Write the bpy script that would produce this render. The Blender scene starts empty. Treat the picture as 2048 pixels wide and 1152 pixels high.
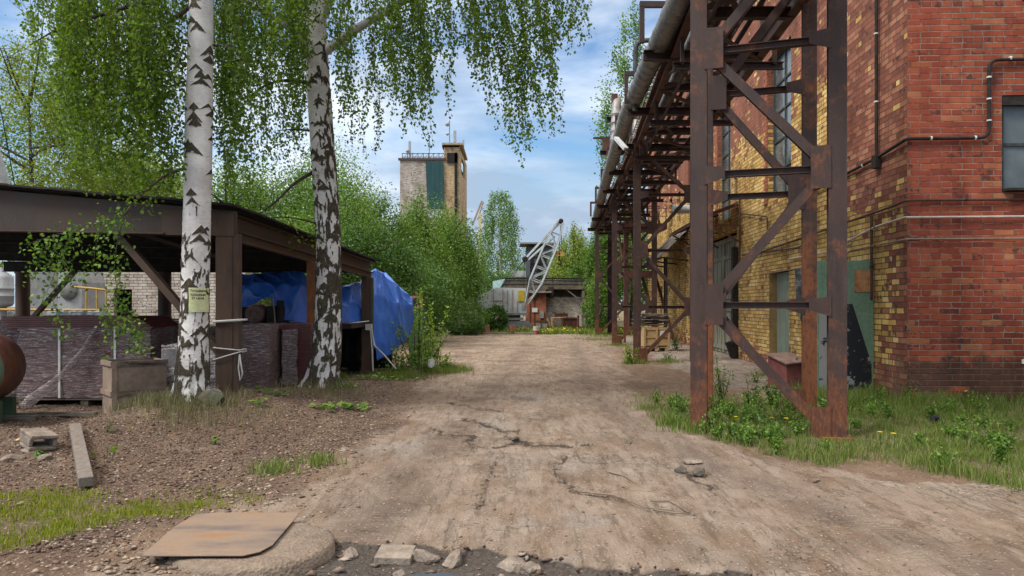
import bpy, math, random
import numpy as np
from mathutils import Vector, Matrix

# ------------------------------------------------------------------ camera, world, sun, exposure
scene = bpy.context.scene
COL = scene.collection
EYE = 1.6
FPX = 1440.0
cam_data = bpy.data.cameras.new('camera')
cam_data.sensor_width = 36.0
cam_data.lens = FPX / 2048.0 * 36.0
cam_data.shift_y = 36.0 / 2048.0
cam_data.clip_start = 0.05
cam_data.clip_end = 3000
cam = bpy.data.objects.new('camera', cam_data)
COL.objects.link(cam)
cam.location = (0, 0, EYE)
cam.rotation_euler = (math.radians(90), 0, 0)
scene.camera = cam
SUN_EL, SUN_AZ = math.radians(50), math.radians(238)   # azimuth clockwise from +Y
world = bpy.data.worlds.new('World')
scene.world = world
world.use_nodes = True
wt = world.node_tree
wt.nodes.clear()
def wn(t, **kw):
    n = wt.nodes.new(t)
    for k, v in kw.items(): setattr(n, k, v)
    return n
w_out = wn('ShaderNodeOutputWorld'); w_bg = wn('ShaderNodeBackground'); w_bg.inputs[1].default_value = 0.15
w_sky = wn('ShaderNodeTexSky', sky_type='NISHITA', sun_disc=False, sun_elevation=SUN_EL, sun_rotation=SUN_AZ)
w_sky.air_density = 1.3; w_sky.dust_density = 0.8; w_sky.ozone_density = 1.5
w_tc = wn('ShaderNodeTexCoord')
w_map = wn('ShaderNodeMapping'); w_map.inputs['Scale'].default_value = (1.0, 1.0, 3.2); w_map.inputs['Location'].default_value = (3.1, 0.4, 0.35)
w_n1 = wn('ShaderNodeTexNoise'); w_n1.inputs['Scale'].default_value = 2.6; w_n1.inputs['Detail'].default_value = 9; w_n1.inputs['Roughness'].default_value = 0.55
w_n1.inputs['Distortion'].default_value = 0.25
w_r1 = wn('ShaderNodeValToRGB')
w_r1.color_ramp.elements[0].position = 0.36; w_r1.color_ramp.elements[0].color = (0, 0, 0, 1)
w_r1.color_ramp.elements[1].position = 0.58; w_r1.color_ramp.elements[1].color = (1, 1, 1, 1)
w_n2 = wn('ShaderNodeTexNoise'); w_n2.inputs['Scale'].default_value = 3.4; w_n2.inputs['Detail'].default_value = 7
w_r2 = wn('ShaderNodeValToRGB')
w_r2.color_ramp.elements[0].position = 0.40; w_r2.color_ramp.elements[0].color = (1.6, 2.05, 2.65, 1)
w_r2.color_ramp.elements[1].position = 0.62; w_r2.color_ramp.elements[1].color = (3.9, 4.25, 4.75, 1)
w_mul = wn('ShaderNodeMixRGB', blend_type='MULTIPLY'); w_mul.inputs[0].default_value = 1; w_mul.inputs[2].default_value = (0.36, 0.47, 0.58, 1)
w_mix = wn('ShaderNodeMixRGB')
w_sep = wn('ShaderNodeSeparateXYZ')
w_el = wn('ShaderNodeMapRange'); w_el.inputs[1].default_value = 0.42; w_el.inputs[2].default_value = 0.95; w_el.inputs[3].default_value = 1.0; w_el.inputs[4].default_value = 3.0  # boosts the unseen upper sky, added light for the scene
w_up = wn('ShaderNodeVectorMath', operation='SCALE')
L = wt.links.new
L(w_tc.outputs['Generated'], w_map.inputs[0]); L(w_map.outputs[0], w_n1.inputs['Vector']); L(w_map.outputs[0], w_n2.inputs['Vector'])
L(w_n1.outputs[0], w_r1.inputs[0]); L(w_n2.outputs[0], w_r2.inputs[0])
L(w_sky.outputs[0], w_mul.inputs[1]); L(w_r1.outputs[0], w_mix.inputs[0]); L(w_mul.outputs[0], w_mix.inputs[1]); L(w_r2.outputs[0], w_mix.inputs[2])
L(w_tc.outputs['Generated'], w_sep.inputs[0]); L(w_sep.outputs[2], w_el.inputs[0])
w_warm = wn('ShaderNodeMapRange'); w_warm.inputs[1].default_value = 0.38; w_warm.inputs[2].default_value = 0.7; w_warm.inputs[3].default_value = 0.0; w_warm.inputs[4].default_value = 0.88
w_wmix = wn('ShaderNodeMixRGB'); w_wmix.inputs[2].default_value = (3.9, 3.55, 3.15, 1)      # made-up warm overhead sky, out of view, added to light the scene
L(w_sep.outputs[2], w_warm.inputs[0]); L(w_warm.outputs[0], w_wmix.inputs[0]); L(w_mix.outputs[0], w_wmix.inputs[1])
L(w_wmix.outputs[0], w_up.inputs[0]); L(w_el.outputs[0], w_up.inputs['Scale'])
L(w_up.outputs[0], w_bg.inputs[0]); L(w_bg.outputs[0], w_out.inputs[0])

sun_d = bpy.data.lights.new('sun', 'SUN'); sun_d.energy = 2.1; sun_d.angle = math.radians(16); sun_d.color = (1.0, 0.95, 0.88)
sun = bpy.data.objects.new('sun', sun_d); COL.objects.link(sun)
sd = Vector((math.sin(SUN_AZ) * math.cos(SUN_EL), math.cos(SUN_AZ) * math.cos(SUN_EL), math.sin(SUN_EL)))
sun.rotation_euler = sd.to_track_quat('Z', 'Y').to_euler()
sun.location = (-5, -5, 30)
scene.view_settings.view_transform = 'Standard'
scene.view_settings.look = 'None'
scene.view_settings.exposure = 0.9
scene.view_settings.gamma = 1.0

random.seed(7)
RNG = np.random.default_rng(11)

def P(px, py, D):
    """measured point: photo pixel + distance -> world"""
    return Vector(((px - 1024) / FPX * D, D, EYE - (py - 612) / FPX * D))

# ------------------------------------------------------------------ numpy value noise
_tab = np.random.default_rng(5).random((256, 256))
def vnoise(x, y):
    x = np.asarray(x, float); y = np.asarray(y, float)
    xi = np.floor(x).astype(int); yi = np.floor(y).astype(int)
    fx = x - xi; fy = y - yi
    fx = fx * fx * (3 - 2 * fx); fy = fy * fy * (3 - 2 * fy)
    a = _tab[xi & 255, yi & 255]; b = _tab[(xi + 1) & 255, yi & 255]
    c = _tab[xi & 255, (yi + 1) & 255]; d = _tab[(xi + 1) & 255, (yi + 1) & 255]
    return (a * (1 - fx) + b * fx) * (1 - fy) + (c * (1 - fx) + d * fx) * fy
def fbm(x, y, o=4):
    s = 0; a = 0.5; f = 1.0
    for i in range(o):
        s = s + a * vnoise(x * f + 17.3 * i, y * f + 9.1 * i); a *= 0.5; f *= 2.03
    return s / (1 - 0.5 ** o)
def sstep(a, b, x):
    t = np.clip((np.asarray(x, float) - a) / (b - a), 0, 1)
    return t * t * (3 - 2 * t)

# ------------------------------------------------------------------ object helpers
def tag(o, label=None, cat=None, group=None, kind=None):
    if label: o['label'] = label
    if cat: o['category'] = cat
    if group: o['group'] = group
    if kind: o['kind'] = kind
    return o
def thing(name, label, cat, loc=(0, 0, 0), rz=0, group=None):
    o = bpy.data.objects.new(name, None); COL.objects.link(o)
    o.location = loc; o.rotation_euler = (0, 0, rz); o.empty_display_size = 0.2
    return tag(o, label, cat, group)
def copy_tree(o, parent=None):
    c = o.copy(); COL.objects.link(c)
    if parent is not None: c.parent = parent
    for ch in list(o.children): copy_tree(ch, c)
    return c
def link_mesh(name, me, mat=None, parent=None):
    o = bpy.data.objects.new(name, me); COL.objects.link(o)
    if mat is not None: me.materials.append(mat)
    if parent is not None: o.parent = parent
    return o
def fast_mesh(name, verts, faces, mat=None, parent=None, smooth=False, attrs=None, uv=None):
    """faces: int array (F, k), all the same k"""
    verts = np.asarray(verts, np.float32); faces = np.asarray(faces, np.int32)
    me = bpy.data.meshes.new(name)
    F, k = faces.shape
    me.vertices.add(len(verts)); me.vertices.foreach_set('co', verts.ravel())
    me.loops.add(F * k); me.loops.foreach_set('vertex_index', faces.ravel())
    me.polygons.add(F)
    me.polygons.foreach_set('loop_start', np.arange(0, F * k, k, dtype=np.int32))
    me.polygons.foreach_set('loop_total', np.full(F, k, np.int32))
    me.update(calc_edges=True)
    if smooth: me.polygons.foreach_set('use_smooth', np.ones(F, bool))
    if attrs:
        for n, a in attrs.items():
            at = me.attributes.new(n, 'FLOAT', 'POINT'); at.data.foreach_set('value', np.asarray(a, np.float32).ravel())
    if uv is not None:
        ul = me.uv_layers.new(name='UVMap'); ul.data.foreach_set('uv', np.asarray(uv, np.float32).ravel())
    me.validate()
    return link_mesh(name, me, mat, parent)

class MB:
    """collects shapes, builds them as ONE mesh object"""
    def __init__(s): s.v = []; s.f = []; s.sm = []
    def add(s, vs, fs, smooth=False):
        b = len(s.v); s.v += [tuple(v) for v in vs]
        for f in fs: s.f.append([b + i for i in f]); s.sm.append(smooth)
        return s
    def box(s, c, size, rz=0, M=None):
        x, y, z = [a / 2 for a in size]
        R = Matrix.Rotation(rz, 3, 'Z') if M is None else M
        vs = [Vector(c) + R @ Vector((i * x, j * y, k * z)) for k in (-1, 1) for (i, j) in ((-1, -1), (1, -1), (1, 1), (-1, 1))]
        return s.add(vs, [(3, 2, 1, 0), (4, 5, 6, 7), (0, 1, 5, 4), (1, 2, 6, 5), (2, 3, 7, 6), (3, 0, 4, 7)])
    def frame(s, p0, p1, up=(0, 0, 1)):
        p0 = Vector(p0); p1 = Vector(p1); d = (p1 - p0); L_ = d.length; d.normalize()
        u = Vector(up)
        if abs(d.dot(u)) > 0.98: u = Vector((0, 1, 0)) if abs(d.y) < 0.9 else Vector((1, 0, 0))
        a = d.cross(u).normalized(); b = a.cross(d).normalized()
        return p0, p1, d, a, b
    def extr(s, p0, p1, prof, up=(0, 0, 1), smooth=False):
        """closed profile [(a,b)] swept from p0 to p1"""
        p0, p1, d, a, b = s.frame(p0, p1, up)
        n = len(prof)
        vs = [p0 + a * u + b * w for u, w in prof] + [p1 + a * u + b * w for u, w in prof]
        fs = [(i, (i + 1) % n, n + (i + 1) % n, n + i) for i in range(n)]
        fs += [tuple(range(n - 1, -1, -1)), tuple(range(n, 2 * n))]
        return s.add(vs, fs, smooth)
    def bar(s, p0, p1, w, h, up=(0, 0, 1)):
        return s.extr(p0, p1, [(-w / 2, -h / 2), (w / 2, -h / 2), (w / 2, h / 2), (-w / 2, h / 2)], up)
    def ibeam(s, p0, p1, w, h, t=0.014, up=(0, 0, 1)):
        q = t / 2
        pr = [(-w/2, -h/2), (w/2, -h/2), (w/2, -h/2 + t), (q, -h/2 + t), (q, h/2 - t), (w/2, h/2 - t), (w/2, h/2), (-w/2, h/2), (-w/2, h/2 - t), (-q, h/2 - t), (-q, -h/2 + t), (-w/2, -h/2 + t)]
        return s.extr(p0, p1, pr, up)
    def channel(s, p0, p1, w, h, t=0.012, up=(0, 0, 1)):
        pr = [(-w/2, -h/2), (w/2, -h/2), (w/2, -h/2 + t), (-w/2 + t, -h/2 + t), (-w/2 + t, h/2 - t), (w/2, h/2 - t), (w/2, h/2), (-w/2, h/2)]
        return s.extr(p0, p1, pr, up)
    def angle(s, p0, p1, w, t=0.010, up=(0, 0, 1)):
        pr = [(-w/2, -w/2), (w/2, -w/2), (w/2, -w/2 + t), (-w/2 + t, -w/2 + t), (-w/2 + t, w/2), (-w/2, w/2)]
        return s.extr(p0, p1, pr, up)
    def tube(s, pts, r, n=10, smooth=True, cap=True):
        pts = [Vector(p) for p in pts]
        rs = r if hasattr(r, '__len__') else [r] * len(pts)
        vs = []; prev = None
        for i, p in enumerate(pts):
            d = (pts[min(i + 1, len(pts) - 1)] - pts[max(i - 1, 0)])
            if d.length < 1e-9: d = Vector((0, 0, 1))
            d.normalize()
            if prev is None:
                u = Vector((0, 0, 1)) if abs(d.z) < 0.9 else Vector((1, 0, 0)); a = d.cross(u).normalized()
            else:
                a = (prev - d * prev.dot(d))
                if a.length < 1e-6: a = d.cross(Vector((0, 0, 1)))
                a.normalize()
            b = d.cross(a).normalized(); prev = a
            for k in range(n):
                t = 2 * math.pi * k / n
                vs.append(p + a * (math.cos(t) * rs[i]) + b * (math.sin(t) * rs[i]))
        fs = []
        for i in range(len(pts) - 1):
            for k in range(n):
                fs.append((i * n + k, i * n + (k + 1) % n, (i + 1) * n + (k + 1) % n, (i + 1) * n + k))
        s.add(vs, fs, smooth)
        if cap:
            m = len(pts) - 1
            s.add(vs[:n], [tuple(range(n - 1, -1, -1))]); s.add(vs[m * n:], [tuple(range(n))])
        return s
    def lathe(s, c, prof, n=24, axis=(0, 0, 1), smooth=True):
        c = Vector(c); d = Vector(axis).normalized()
        u = Vector((0, 0, 1)) if abs(d.z) < 0.9 else Vector((1, 0, 0)); a = d.cross(u).normalized(); b = d.cross(a)
        vs = [c + d * h + (a * math.cos(2*math.pi*k/n) + b * math.sin(2*math.pi*k/n)) * r for (r, h) in prof for k in range(n)]
        fs = [(i*n+k, i*n+(k+1) % n, (i+1)*n+(k+1) % n, (i+1)*n+k) for i in range(len(prof)-1) for k in range(n)]
        s.add(vs, fs, smooth); m = len(prof) - 1
        s.add(vs[:n], [tuple(range(n-1, -1, -1))]); s.add(vs[m*n:], [tuple(range(n))])
        return s
    def plate(s, pts, nrm, t):
        """flat polygon with thickness t along nrm"""
        nrm = Vector(nrm).normalized() * t; n = len(pts)
        vs = [Vector(p) for p in pts] + [Vector(p) + nrm for p in pts]
        fs = [tuple(range(n-1, -1, -1)), tuple(range(n, 2*n))] + [(i, (i+1) % n, n+(i+1) % n, n+i) for i in range(n)]
        return s.add(vs, fs)
    def build(s, name, mat, parent=None, bevel=0, rough=0):
        me = bpy.data.meshes.new(name)
        me.from_pydata([tuple(v) for v in s.v], [], s.f)
        me.polygons.foreach_set('use_smooth', s.sm)
        me.update()
        import bmesh
        bm = bmesh.new(); bm.from_mesh(me); bmesh.ops.recalc_face_normals(bm, faces=bm.faces); bm.to_mesh(me); bm.free()
        o = link_mesh(name, me, mat, parent)
        if bevel:
            m = o.modifiers.new('bevel', 'BEVEL'); m.width = bevel; m.segments = 2; m.limit_method = 'ANGLE'
        return o

# ------------------------------------------------------------------ material helpers
class G:
    def __init__(s, name):
        s.m = bpy.data.materials.new(name); s.m.use_nodes = True; s.t = s.m.node_tree
        s.b = s.t.nodes['Principled BSDF']; s.out = s.t.nodes['Material Output']
        s.b.inputs['Roughness'].default_value = 0.85
        s.b.inputs['Specular IOR Level'].default_value = 0.25
    def n(s, typ, ins=None, out=0, **kw):
        nd = s.t.nodes.new(typ)
        for k, v in kw.items(): setattr(nd, k, v)
        if ins:
            for k, v in ins.items(): s.put(nd.inputs[k], v)
        return nd.outputs[out]
    def put(s, sock, v):
        if isinstance(v, bpy.types.NodeSocket): s.t.links.new(v, sock)
        elif v is not None:
            if sock.type == 'RGBA' and hasattr(v, '__len__') and len(v) == 3: v = (*v, 1)
            sock.default_value = v
    def math(s, op, a, b=None, c=None, clamp=False):
        nd = s.t.nodes.new('ShaderNodeMath'); nd.operation = op; nd.use_clamp = clamp
        s.put(nd.inputs[0], a)
        if b is not None: s.put(nd.inputs[1], b)
        if c is not None: s.put(nd.inputs[2], c)
        return nd.outputs[0]
    def coord(s, kind='Object'): return s.n('ShaderNodeTexCoord', out=kind)
    def map(s, v, scale=(1, 1, 1), loc=(0, 0, 0), rot=(0, 0, 0)):
        return s.n('ShaderNodeMapping', {'Vector': v, 'Scale': scale, 'Location': loc, 'Rotation': rot})
    def noise(s, v, scale, detail=4, rough=0.55, dist=0, out=0):
        return s.n('ShaderNodeTexNoise', {'Vector': v, 'Scale': scale, 'Detail': detail, 'Roughness': rough, 'Distortion': dist}, out=out)
    def vor(s, v, scale, feature='F1', out=0, rnd=1.0):
        return s.n('ShaderNodeTexVoronoi', {'Vector': v, 'Scale': scale, 'Randomness': rnd}, out=out, feature=feature)
    def ramp(s, f, stops, interp='LINEAR'):
        nd = s.t.nodes.new('ShaderNodeValToRGB'); cr = nd.color_ramp; cr.interpolation = interp
        while len(cr.elements) > 1: cr.elements.remove(cr.elements[-1])
        for i, (p, c) in enumerate(stops):
            e = cr.elements[0] if i == 0 else cr.elements.new(p)
            e.position = p
            if not hasattr(c, '__len__'): c = (c, c, c)
            e.color = (*c[:3], 1)
        s.put(nd.inputs[0], f)
        return nd.outputs[0]
    def step(s, x, a, b, lo=0.0, hi=1.0):
        return s.n('ShaderNodeMapRange', {0: x, 1: a, 2: b, 3: lo, 4: hi}, interpolation_type='SMOOTHSTEP')
    def mix(s, f, a, b, mode='MIX'):
        nd = s.t.nodes.new('ShaderNodeMixRGB'); nd.blend_type = mode
        s.put(nd.inputs[0], f); s.put(nd.inputs[1], a); s.put(nd.inputs[2], b)
        return nd.outputs[0]
    def bump(s, h, strength=0.5, dist=0.02, normal=None):
        ins = {'Height': h, 'Strength': strength, 'Distance': dist}
        if normal is not None: ins['Normal'] = normal
        return s.n('ShaderNodeBump', ins)
    def attr(s, name, out='Fac'): return s.n('ShaderNodeAttribute', attribute_name=name, out=out)
    def end(s, color=None, rough=None, normal=None, metal=None, spec=None):
        s.put(s.b.inputs['Base Color'], color)
        if rough is not None: s.put(s.b.inputs['Roughness'], rough)
        if normal is not None: s.put(s.b.inputs['Normal'], normal)
        if metal is not None: s.put(s.b.inputs['Metallic'], metal)
        if spec is not None: s.put(s.b.inputs['Specular IOR Level'], spec)
        return s.m

def noisy(name, c1, c2, scale=6, rough=0.85, bump=0.3, bdist=0.01, c3=None, stretch=(1, 1, 1), kind='Object', spec=0.25, metal=0):
    g = G(name); v = g.map(g.coord(kind), stretch)
    n = g.noise(v, scale, 6, 0.6)
    stops = [(0.3, c1), (0.62, c2)]
    col = g.ramp(n, stops)
    if c3 is not None:
        n2 = g.noise(v, scale * 0.37, 5, 0.6)
        col = g.mix(g.ramp(n2, [(0.52, 0), (0.6, 1)]), col, c3)
    fine = g.noise(v, scale * 7, 3, 0.6)
    col = g.mix(0.5, col, g.mix(g.ramp(fine, [(0.3, 0.0), (0.7, 1.0)]), (0.45, 0.45, 0.45), (1, 1, 1)), 'MULTIPLY')
    return g.end(col, rough, g.bump(fine, bump, bdist), metal, spec)

def rust_mat(name, a=(0.046, 0.025, 0.021), b=(0.026, 0.0150, 0.0135), c=(0.10, 0.034, 0.016), base_z=1.5, amt=0.53, dusty=(0.080, 0.056, 0.048)):
    g = G(name); pos = g.n('ShaderNodeNewGeometry', out='Position')
    v = g.map(pos, (1, 1, 0.35))
    n = g.noise(v, 5, 7, 0.65); col = g.ramp(n, [(0.32, b), (0.6, a)])
    z = g.n('ShaderNodeSeparateXYZ', {0: pos}, out=2)
    low = g.step(z, base_z, 0.0, 0.0, 0.22)                       # rust creeps up from the foot
    n2 = g.noise(pos, 3.1, 8, 0.68)
    m = g.ramp(g.math('ADD', n2, low), [(amt, 0), (amt + 0.13, 1)])
    n3 = g.noise(v, 30, 5, 0.7)
    rc = g.ramp(n3, [(0.3, (0.055, 0.022, 0.014)), (0.5, c), (0.72, (0.20, 0.075, 0.025))])
    col = g.mix(m, col, rc)
    n4 = g.noise(g.map(pos, (1, 1, 0.12)), 14, 5, 0.7)
    col = g.mix(g.ramp(n4, [(0.55, 0), (0.75, 0.55)]), col, dusty)
    sp = g.noise(pos, 90, 2, 0.6)
    col = g.mix(g.ramp(sp, [(0.62, 0), (0.68, 0.5)]), col, (0.13, 0.055, 0.03))
    return g.end(col, g.ramp(n, [(0.3, 0.5), (0.7, 0.8)]), g.bump(n3, 0.35, 0.006), 0, 0.4)

M = {}
M['rust'] = rust_mat('rusty_steel')
M['rust_low'] = rust_mat('lower_rusty_steel', base_z=3.4, amt=0.50, c=(0.16, 0.05, 0.016))
M['rust_red'] = rust_mat('red_rusty_steel', a=(0.085, 0.028, 0.020), b=(0.05, 0.02, 0.017), amt=0.52)
M['rust_brown'] = rust_mat('brown_steel', a=(0.070, 0.040, 0.026), b=(0.036, 0.022, 0.016), c=(0.12, 0.042, 0.018), base_z=0.5, amt=0.6)
M['rust_orange'] = rust_mat('orange_rusty_steel', a=(0.16, 0.06, 0.022), b=(0.06, 0.028, 0.016), c=(0.25, 0.09, 0.02), amt=0.45)
M['dark'] = noisy('dark_dirty_metal', (0.012, 0.010, 0.010), (0.035, 0.028, 0.025), 8)
M['greensteel'] = noisy('flaking_green_paint', (0.06, 0.07, 0.05), (0.10, 0.10, 0.065), 4, c3=(0.10, 0.045, 0.025), stretch=(1, 1, .3))
M['silver'] = None
g = G('lagging_foil'); v = g.coord('Object'); n = g.noise(v, 9, 6, 0.65)
col = g.ramp(n, [(0.25, (0.09, 0.085, 0.08)), (0.5, (0.20, 0.195, 0.19)), (0.75, (0.30, 0.29, 0.28))])
M['silver'] = g.end(col, 0.5, g.bump(g.noise(v, 25, 4, .6), 0.5, 0.02), 0.35, 0.5)
M['wood'] = noisy('weathered_wood', (0.11, 0.09, 0.075), (0.20, 0.165, 0.135), 9, stretch=(1, 1, 6), c3=(0.085, 0.06, 0.045))
M['newwood'] = noisy('pale_new_wood', (0.32, 0.20, 0.09), (0.46, 0.31, 0.15), 7, stretch=(1, 1, 5))
M['oldwood'] = noisy('grey_plank_wood', (0.12, 0.10, 0.085), (0.24, 0.205, 0.175), 9, stretch=(8, 1, 8), bump=.6)
M['concrete'] = noisy('old_concrete', (0.16, 0.13, 0.105), (0.28, 0.235, 0.19), 5, bump=0.6, bdist=0.02)
M['stone'] = noisy('broken_stone', (0.13, 0.105, 0.085), (0.30, 0.245, 0.20), 7, bump=0.7, bdist=0.02)
M['darkstone'] = noisy('dark_asphalt_lump', (0.06, 0.05, 0.042), (0.14, 0.12, 0.10), 7, bump=0.7, bdist=0.02, c3=(0.08, 0.09, 0.05))
M['black'] = noisy('black_rubber', (0.008, 0.008, 0.008), (0.02, 0.02, 0.02), 6)
M['whitepaint'] = noisy('dirty_white_paint', (0.50, 0.50, 0.48), (0.68, 0.68, 0.66), 5, bump=0.1)
M['bark'] = noisy('grey_bark', (0.05, 0.042, 0.033), (0.12, 0.10, 0.08), 8, stretch=(1, 1, .3), bump=0.8, bdist=0.02)
M['twig'] = noisy('dark_twig', (0.035, 0.026, 0.02), (0.08, 0.06, 0.05), 10)
M['drytwig'] = noisy('dry_twig', (0.12, 0.09, 0.065), (0.24, 0.19, 0.14), 10)

def leaf_mat(name, lo, mid, hi, trans=0.35):
    g = G(name)
    r = g.attr('rnd')
    col = g.ramp(r, [(0.0, lo), (0.5, mid), (1.0, hi)])
    g.put(g.b.inputs['Base Color'], col); g.b.inputs['Roughness'].default_value = 0.5
    tr = g.t.nodes.new('ShaderNodeBsdfTranslucent')
    g.put(tr.inputs[0], g.mix(1.0, col, (1.25, 1.35, 0.5), 'MULTIPLY'))
    mx = g.t.nodes.new('ShaderNodeMixShader'); mx.inputs[0].default_value = trans
    g.t.links.new(g.b.outputs[0], mx.inputs[1]); g.t.links.new(tr.outputs[0], mx.inputs[2])
    g.t.links.new(mx.outputs[0], g.out.inputs[0])
    return g.m
M['leaf_birch'] = leaf_mat('birch_leaves', (0.045, 0.088, 0.010), (0.095, 0.165, 0.016), (0.19, 0.27, 0.032), 0.45)
M['leaf_green'] = leaf_mat('green_leaves', (0.042, 0.095, 0.018), (0.092, 0.175, 0.030), (0.21, 0.32, 0.058))
M['leaf_dark'] = leaf_mat('dark_leaves', (0.036, 0.080, 0.020), (0.062, 0.130, 0.030), (0.11, 0.20, 0.048))
M['leaf_silver'] = leaf_mat('silvery_leaves', (0.04, 0.085, 0.03), (0.075, 0.14, 0.055), (0.34, 0.40, 0.28), 0.25)
M['leaf_yellow'] = leaf_mat('yellow_green_leaves', (0.09, 0.14, 0.02), (0.17, 0.23, 0.035), (0.30, 0.34, 0.06), 0.4)
M['leaf_bright'] = leaf_mat('bright_shoots', (0.09, 0.16, 0.02), (0.16, 0.26, 0.035), (0.26, 0.38, 0.05), 0.4)
M['grass'] = leaf_mat('grass_blades', (0.07, 0.115, 0.02), (0.12, 0.19, 0.03), (0.24, 0.25, 0.09), 0.3)
M['grass_lime'] = leaf_mat('lime_grass_blades', (0.10, 0.13, 0.012), (0.19, 0.225, 0.014), (0.27, 0.29, 0.04), 0.3)
M['grass_dry'] = leaf_mat('dry_grass_blades', (0.10, 0.09, 0.05), (0.19, 0.16, 0.09), (0.12, 0.16, 0.05), 0.2)
M['flower'] = noisy('yellow_petals', (0.75, 0.50, 0.01), (0.85, 0.62, 0.02), 30)
# ------------------------------------------------------------------ foliage helpers
def leaf_quads(pos, size, rng, updir=None, hang=0.0, aspect=0.62):
    """rhombic leaves at pos; returns verts, faces, rnd attr. hang 1 = tips point down"""
    N = len(pos); pos = np.asarray(pos)
    size = np.broadcast_to(size, (N,)).astype(float) * rng.uniform(0.7, 1.3, N)
    d = rng.normal(size=(N, 3)); d[:, 2] = d[:, 2] * (1 - hang * 0.6) - hang * 1.4
    d /= np.linalg.norm(d, axis=1)[:, None]
    nrm = rng.normal(size=(N, 3))
    if updir is not None: nrm = nrm * 0.75 + updir
    s = np.cross(d, nrm); s /= (np.linalg.norm(s, axis=1)[:, None] + 1e-9)
    up = np.cross(s, d)
    L_ = size[:, None]
    v0 = pos; v1 = pos + d * L_ * 0.42 + s * L_ * aspect * 0.5 + up * L_ * 0.06
    v2 = pos + d * L_; v3 = pos + d * L_ * 0.42 - s * L_ * aspect * 0.5 + up * L_ * 0.06
    V = np.stack([v0, v1, v2, v3], 1).reshape(-1, 3)
    Fc = np.arange(N * 4).reshape(N, 4)
    return V, Fc
def leaves(name, pos, size, mat, parent=None, rng=None, rnd=None, **kw):
    rng = rng or RNG
    V, Fc = leaf_quads(pos, size, rng, **kw)
    if rnd is None: rnd = rng.random(len(pos))
    return fast_mesh(name, V, Fc, mat, parent, attrs={'rnd': np.repeat(np.clip(rnd, 0, 1), 4)})

def crown_points(n, rng, rx, ry, rz, clumps=60, spread=0.16, shell=0.75, bottom=-0.6):
    c = rng.normal(size=(clumps, 3)); c /= np.linalg.norm(c, axis=1)[:, None]
    c = c[c[:, 2] > bottom]
    c *= rng.uniform(shell * 0.55, 1.0, len(c))[:, None] ** 0.6
    idx = rng.integers(0, len(c), n)
    tone = rng.random(len(c))
    cs = rng.uniform(0.6, 1.35, len(c)) * spread
    q = c[idx] + rng.normal(size=(n, 3)) * cs[idx][:, None]
    out = q / (np.linalg.norm(q, axis=1)[:, None] + 1e-6)
    return q * np.array([rx, ry, rz]), out, tone[idx]

def tree(name, label, base, h, r, mat='leaf_green', n=12000, leaf=0.16, low=0.12, seed=1, group=None, cat='tree', clumps=70, spread=0.15, trunk_r=0.14, bare=False, ry=None, top=1.0):
    rng = np.random.default_rng(seed)
    t = thing(name, label, cat, base, 0, group)
    zc = h * (1 + low) / 2; hz = h * (1 - low) / 2
    ry = ry or r
    q, out, tone = crown_points(n, rng, r, ry, hz, clumps, spread)
    # conical top
    k = 1 - top * 0.35 * np.clip(q[:, 2] / hz, 0, 1.2); q[:, 0] *= k; q[:, 1] *= k
    q[:, 2] += zc
    q = q[q[:, 2] > 0.1 * h * low + 0.05]; m = len(q)
    out = out[:m]; tone = tone[:m]
    leaves('crown', q, leaf, M[mat], t, rng, rnd=tone * 0.6 + rng.random(m) * 0.5 - 0.05, updir=out * 0.7 + np.array([0, 0, 0.5]))
    b = MB()
    pts = [Vector((0, 0, -0.1))]; x = y = 0
    for i in range(1, 7):
        x += rng.normal() * 0.03 * h / 6; y += rng.normal() * 0.03 * h / 6
        pts.append(Vector((x, y, h * 0.92 * i / 6)))
    b.tube(pts, [trunk_r * (1 - 0.15 * i) for i in range(7)], 8)
    for k in range(16 if bare else 9):
        zi = rng.uniform(0.18, 0.8); p0 = Vector((0, 0, h * zi)); a = rng.uniform(0, 6.28)
        rr = r * rng.uniform(0.6, 0.95); p2 = p0 + Vector((math.cos(a) * rr, math.sin(a) * rr, h * rng.uniform(0.08, 0.25)))
        p1 = p0.lerp(p2, 0.5) + Vector((0, 0, -0.02 * h))
        b.tube([p0, p1, p2], [trunk_r * 0.4, trunk_r * 0.25, trunk_r * 0.06], 6)
        if bare:
            for j in range(4):
                e = p1.lerp(p2, j / 4); b.tube([e, e + Vector(rng.normal(size=3) * 0.35 * r) + Vector((0, 0, .5 * r * 0.5))], [trunk_r * 0.1, trunk_r * 0.03], 4)
    b.build('trunk', M['bark'], t)
    return t

def grass_mesh(name, pos, hgt, mat, width=0.006, lean=0.35, rng=None, parent=None):
    rng = rng or RNG; pos = np.asarray(pos); N = len(pos)
    hgt = np.broadcast_to(hgt, (N,)) * rng.uniform(0.5, 1.35, N)
    a = rng.uniform(0, 2 * np.pi, N); sx = np.cos(a) * width; sy = np.sin(a) * width
    l = rng.uniform(0.1, 1, N) * lean * hgt; b = rng.uniform(0, 2 * np.pi, N)
    dx = np.cos(b) * l; dy = np.sin(b) * l
    z = np.zeros(N)
    S = np.stack([sx, sy, z], 1)
    m = pos + np.stack([dx * 0.35, dy * 0.35, hgt * 0.6], 1)
    t = pos + np.stack([dx * 1.1, dy * 1.1, hgt], 1)
    V = np.stack([pos - S, pos + S, m + S * 0.75, m - S * 0.75, t + S * 0.1, t - S * 0.1], 1).reshape(-1, 3)
    i = np.arange(N)[:, None] * 6
    Fc = np.concatenate([i + np.array([0, 1, 2, 3]), i + np.array([3, 2, 4, 5])], 0)
    return fast_mesh(name, V, Fc, M[mat], parent, attrs={'rnd': np.repeat(rng.random(N), 6)})

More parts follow.
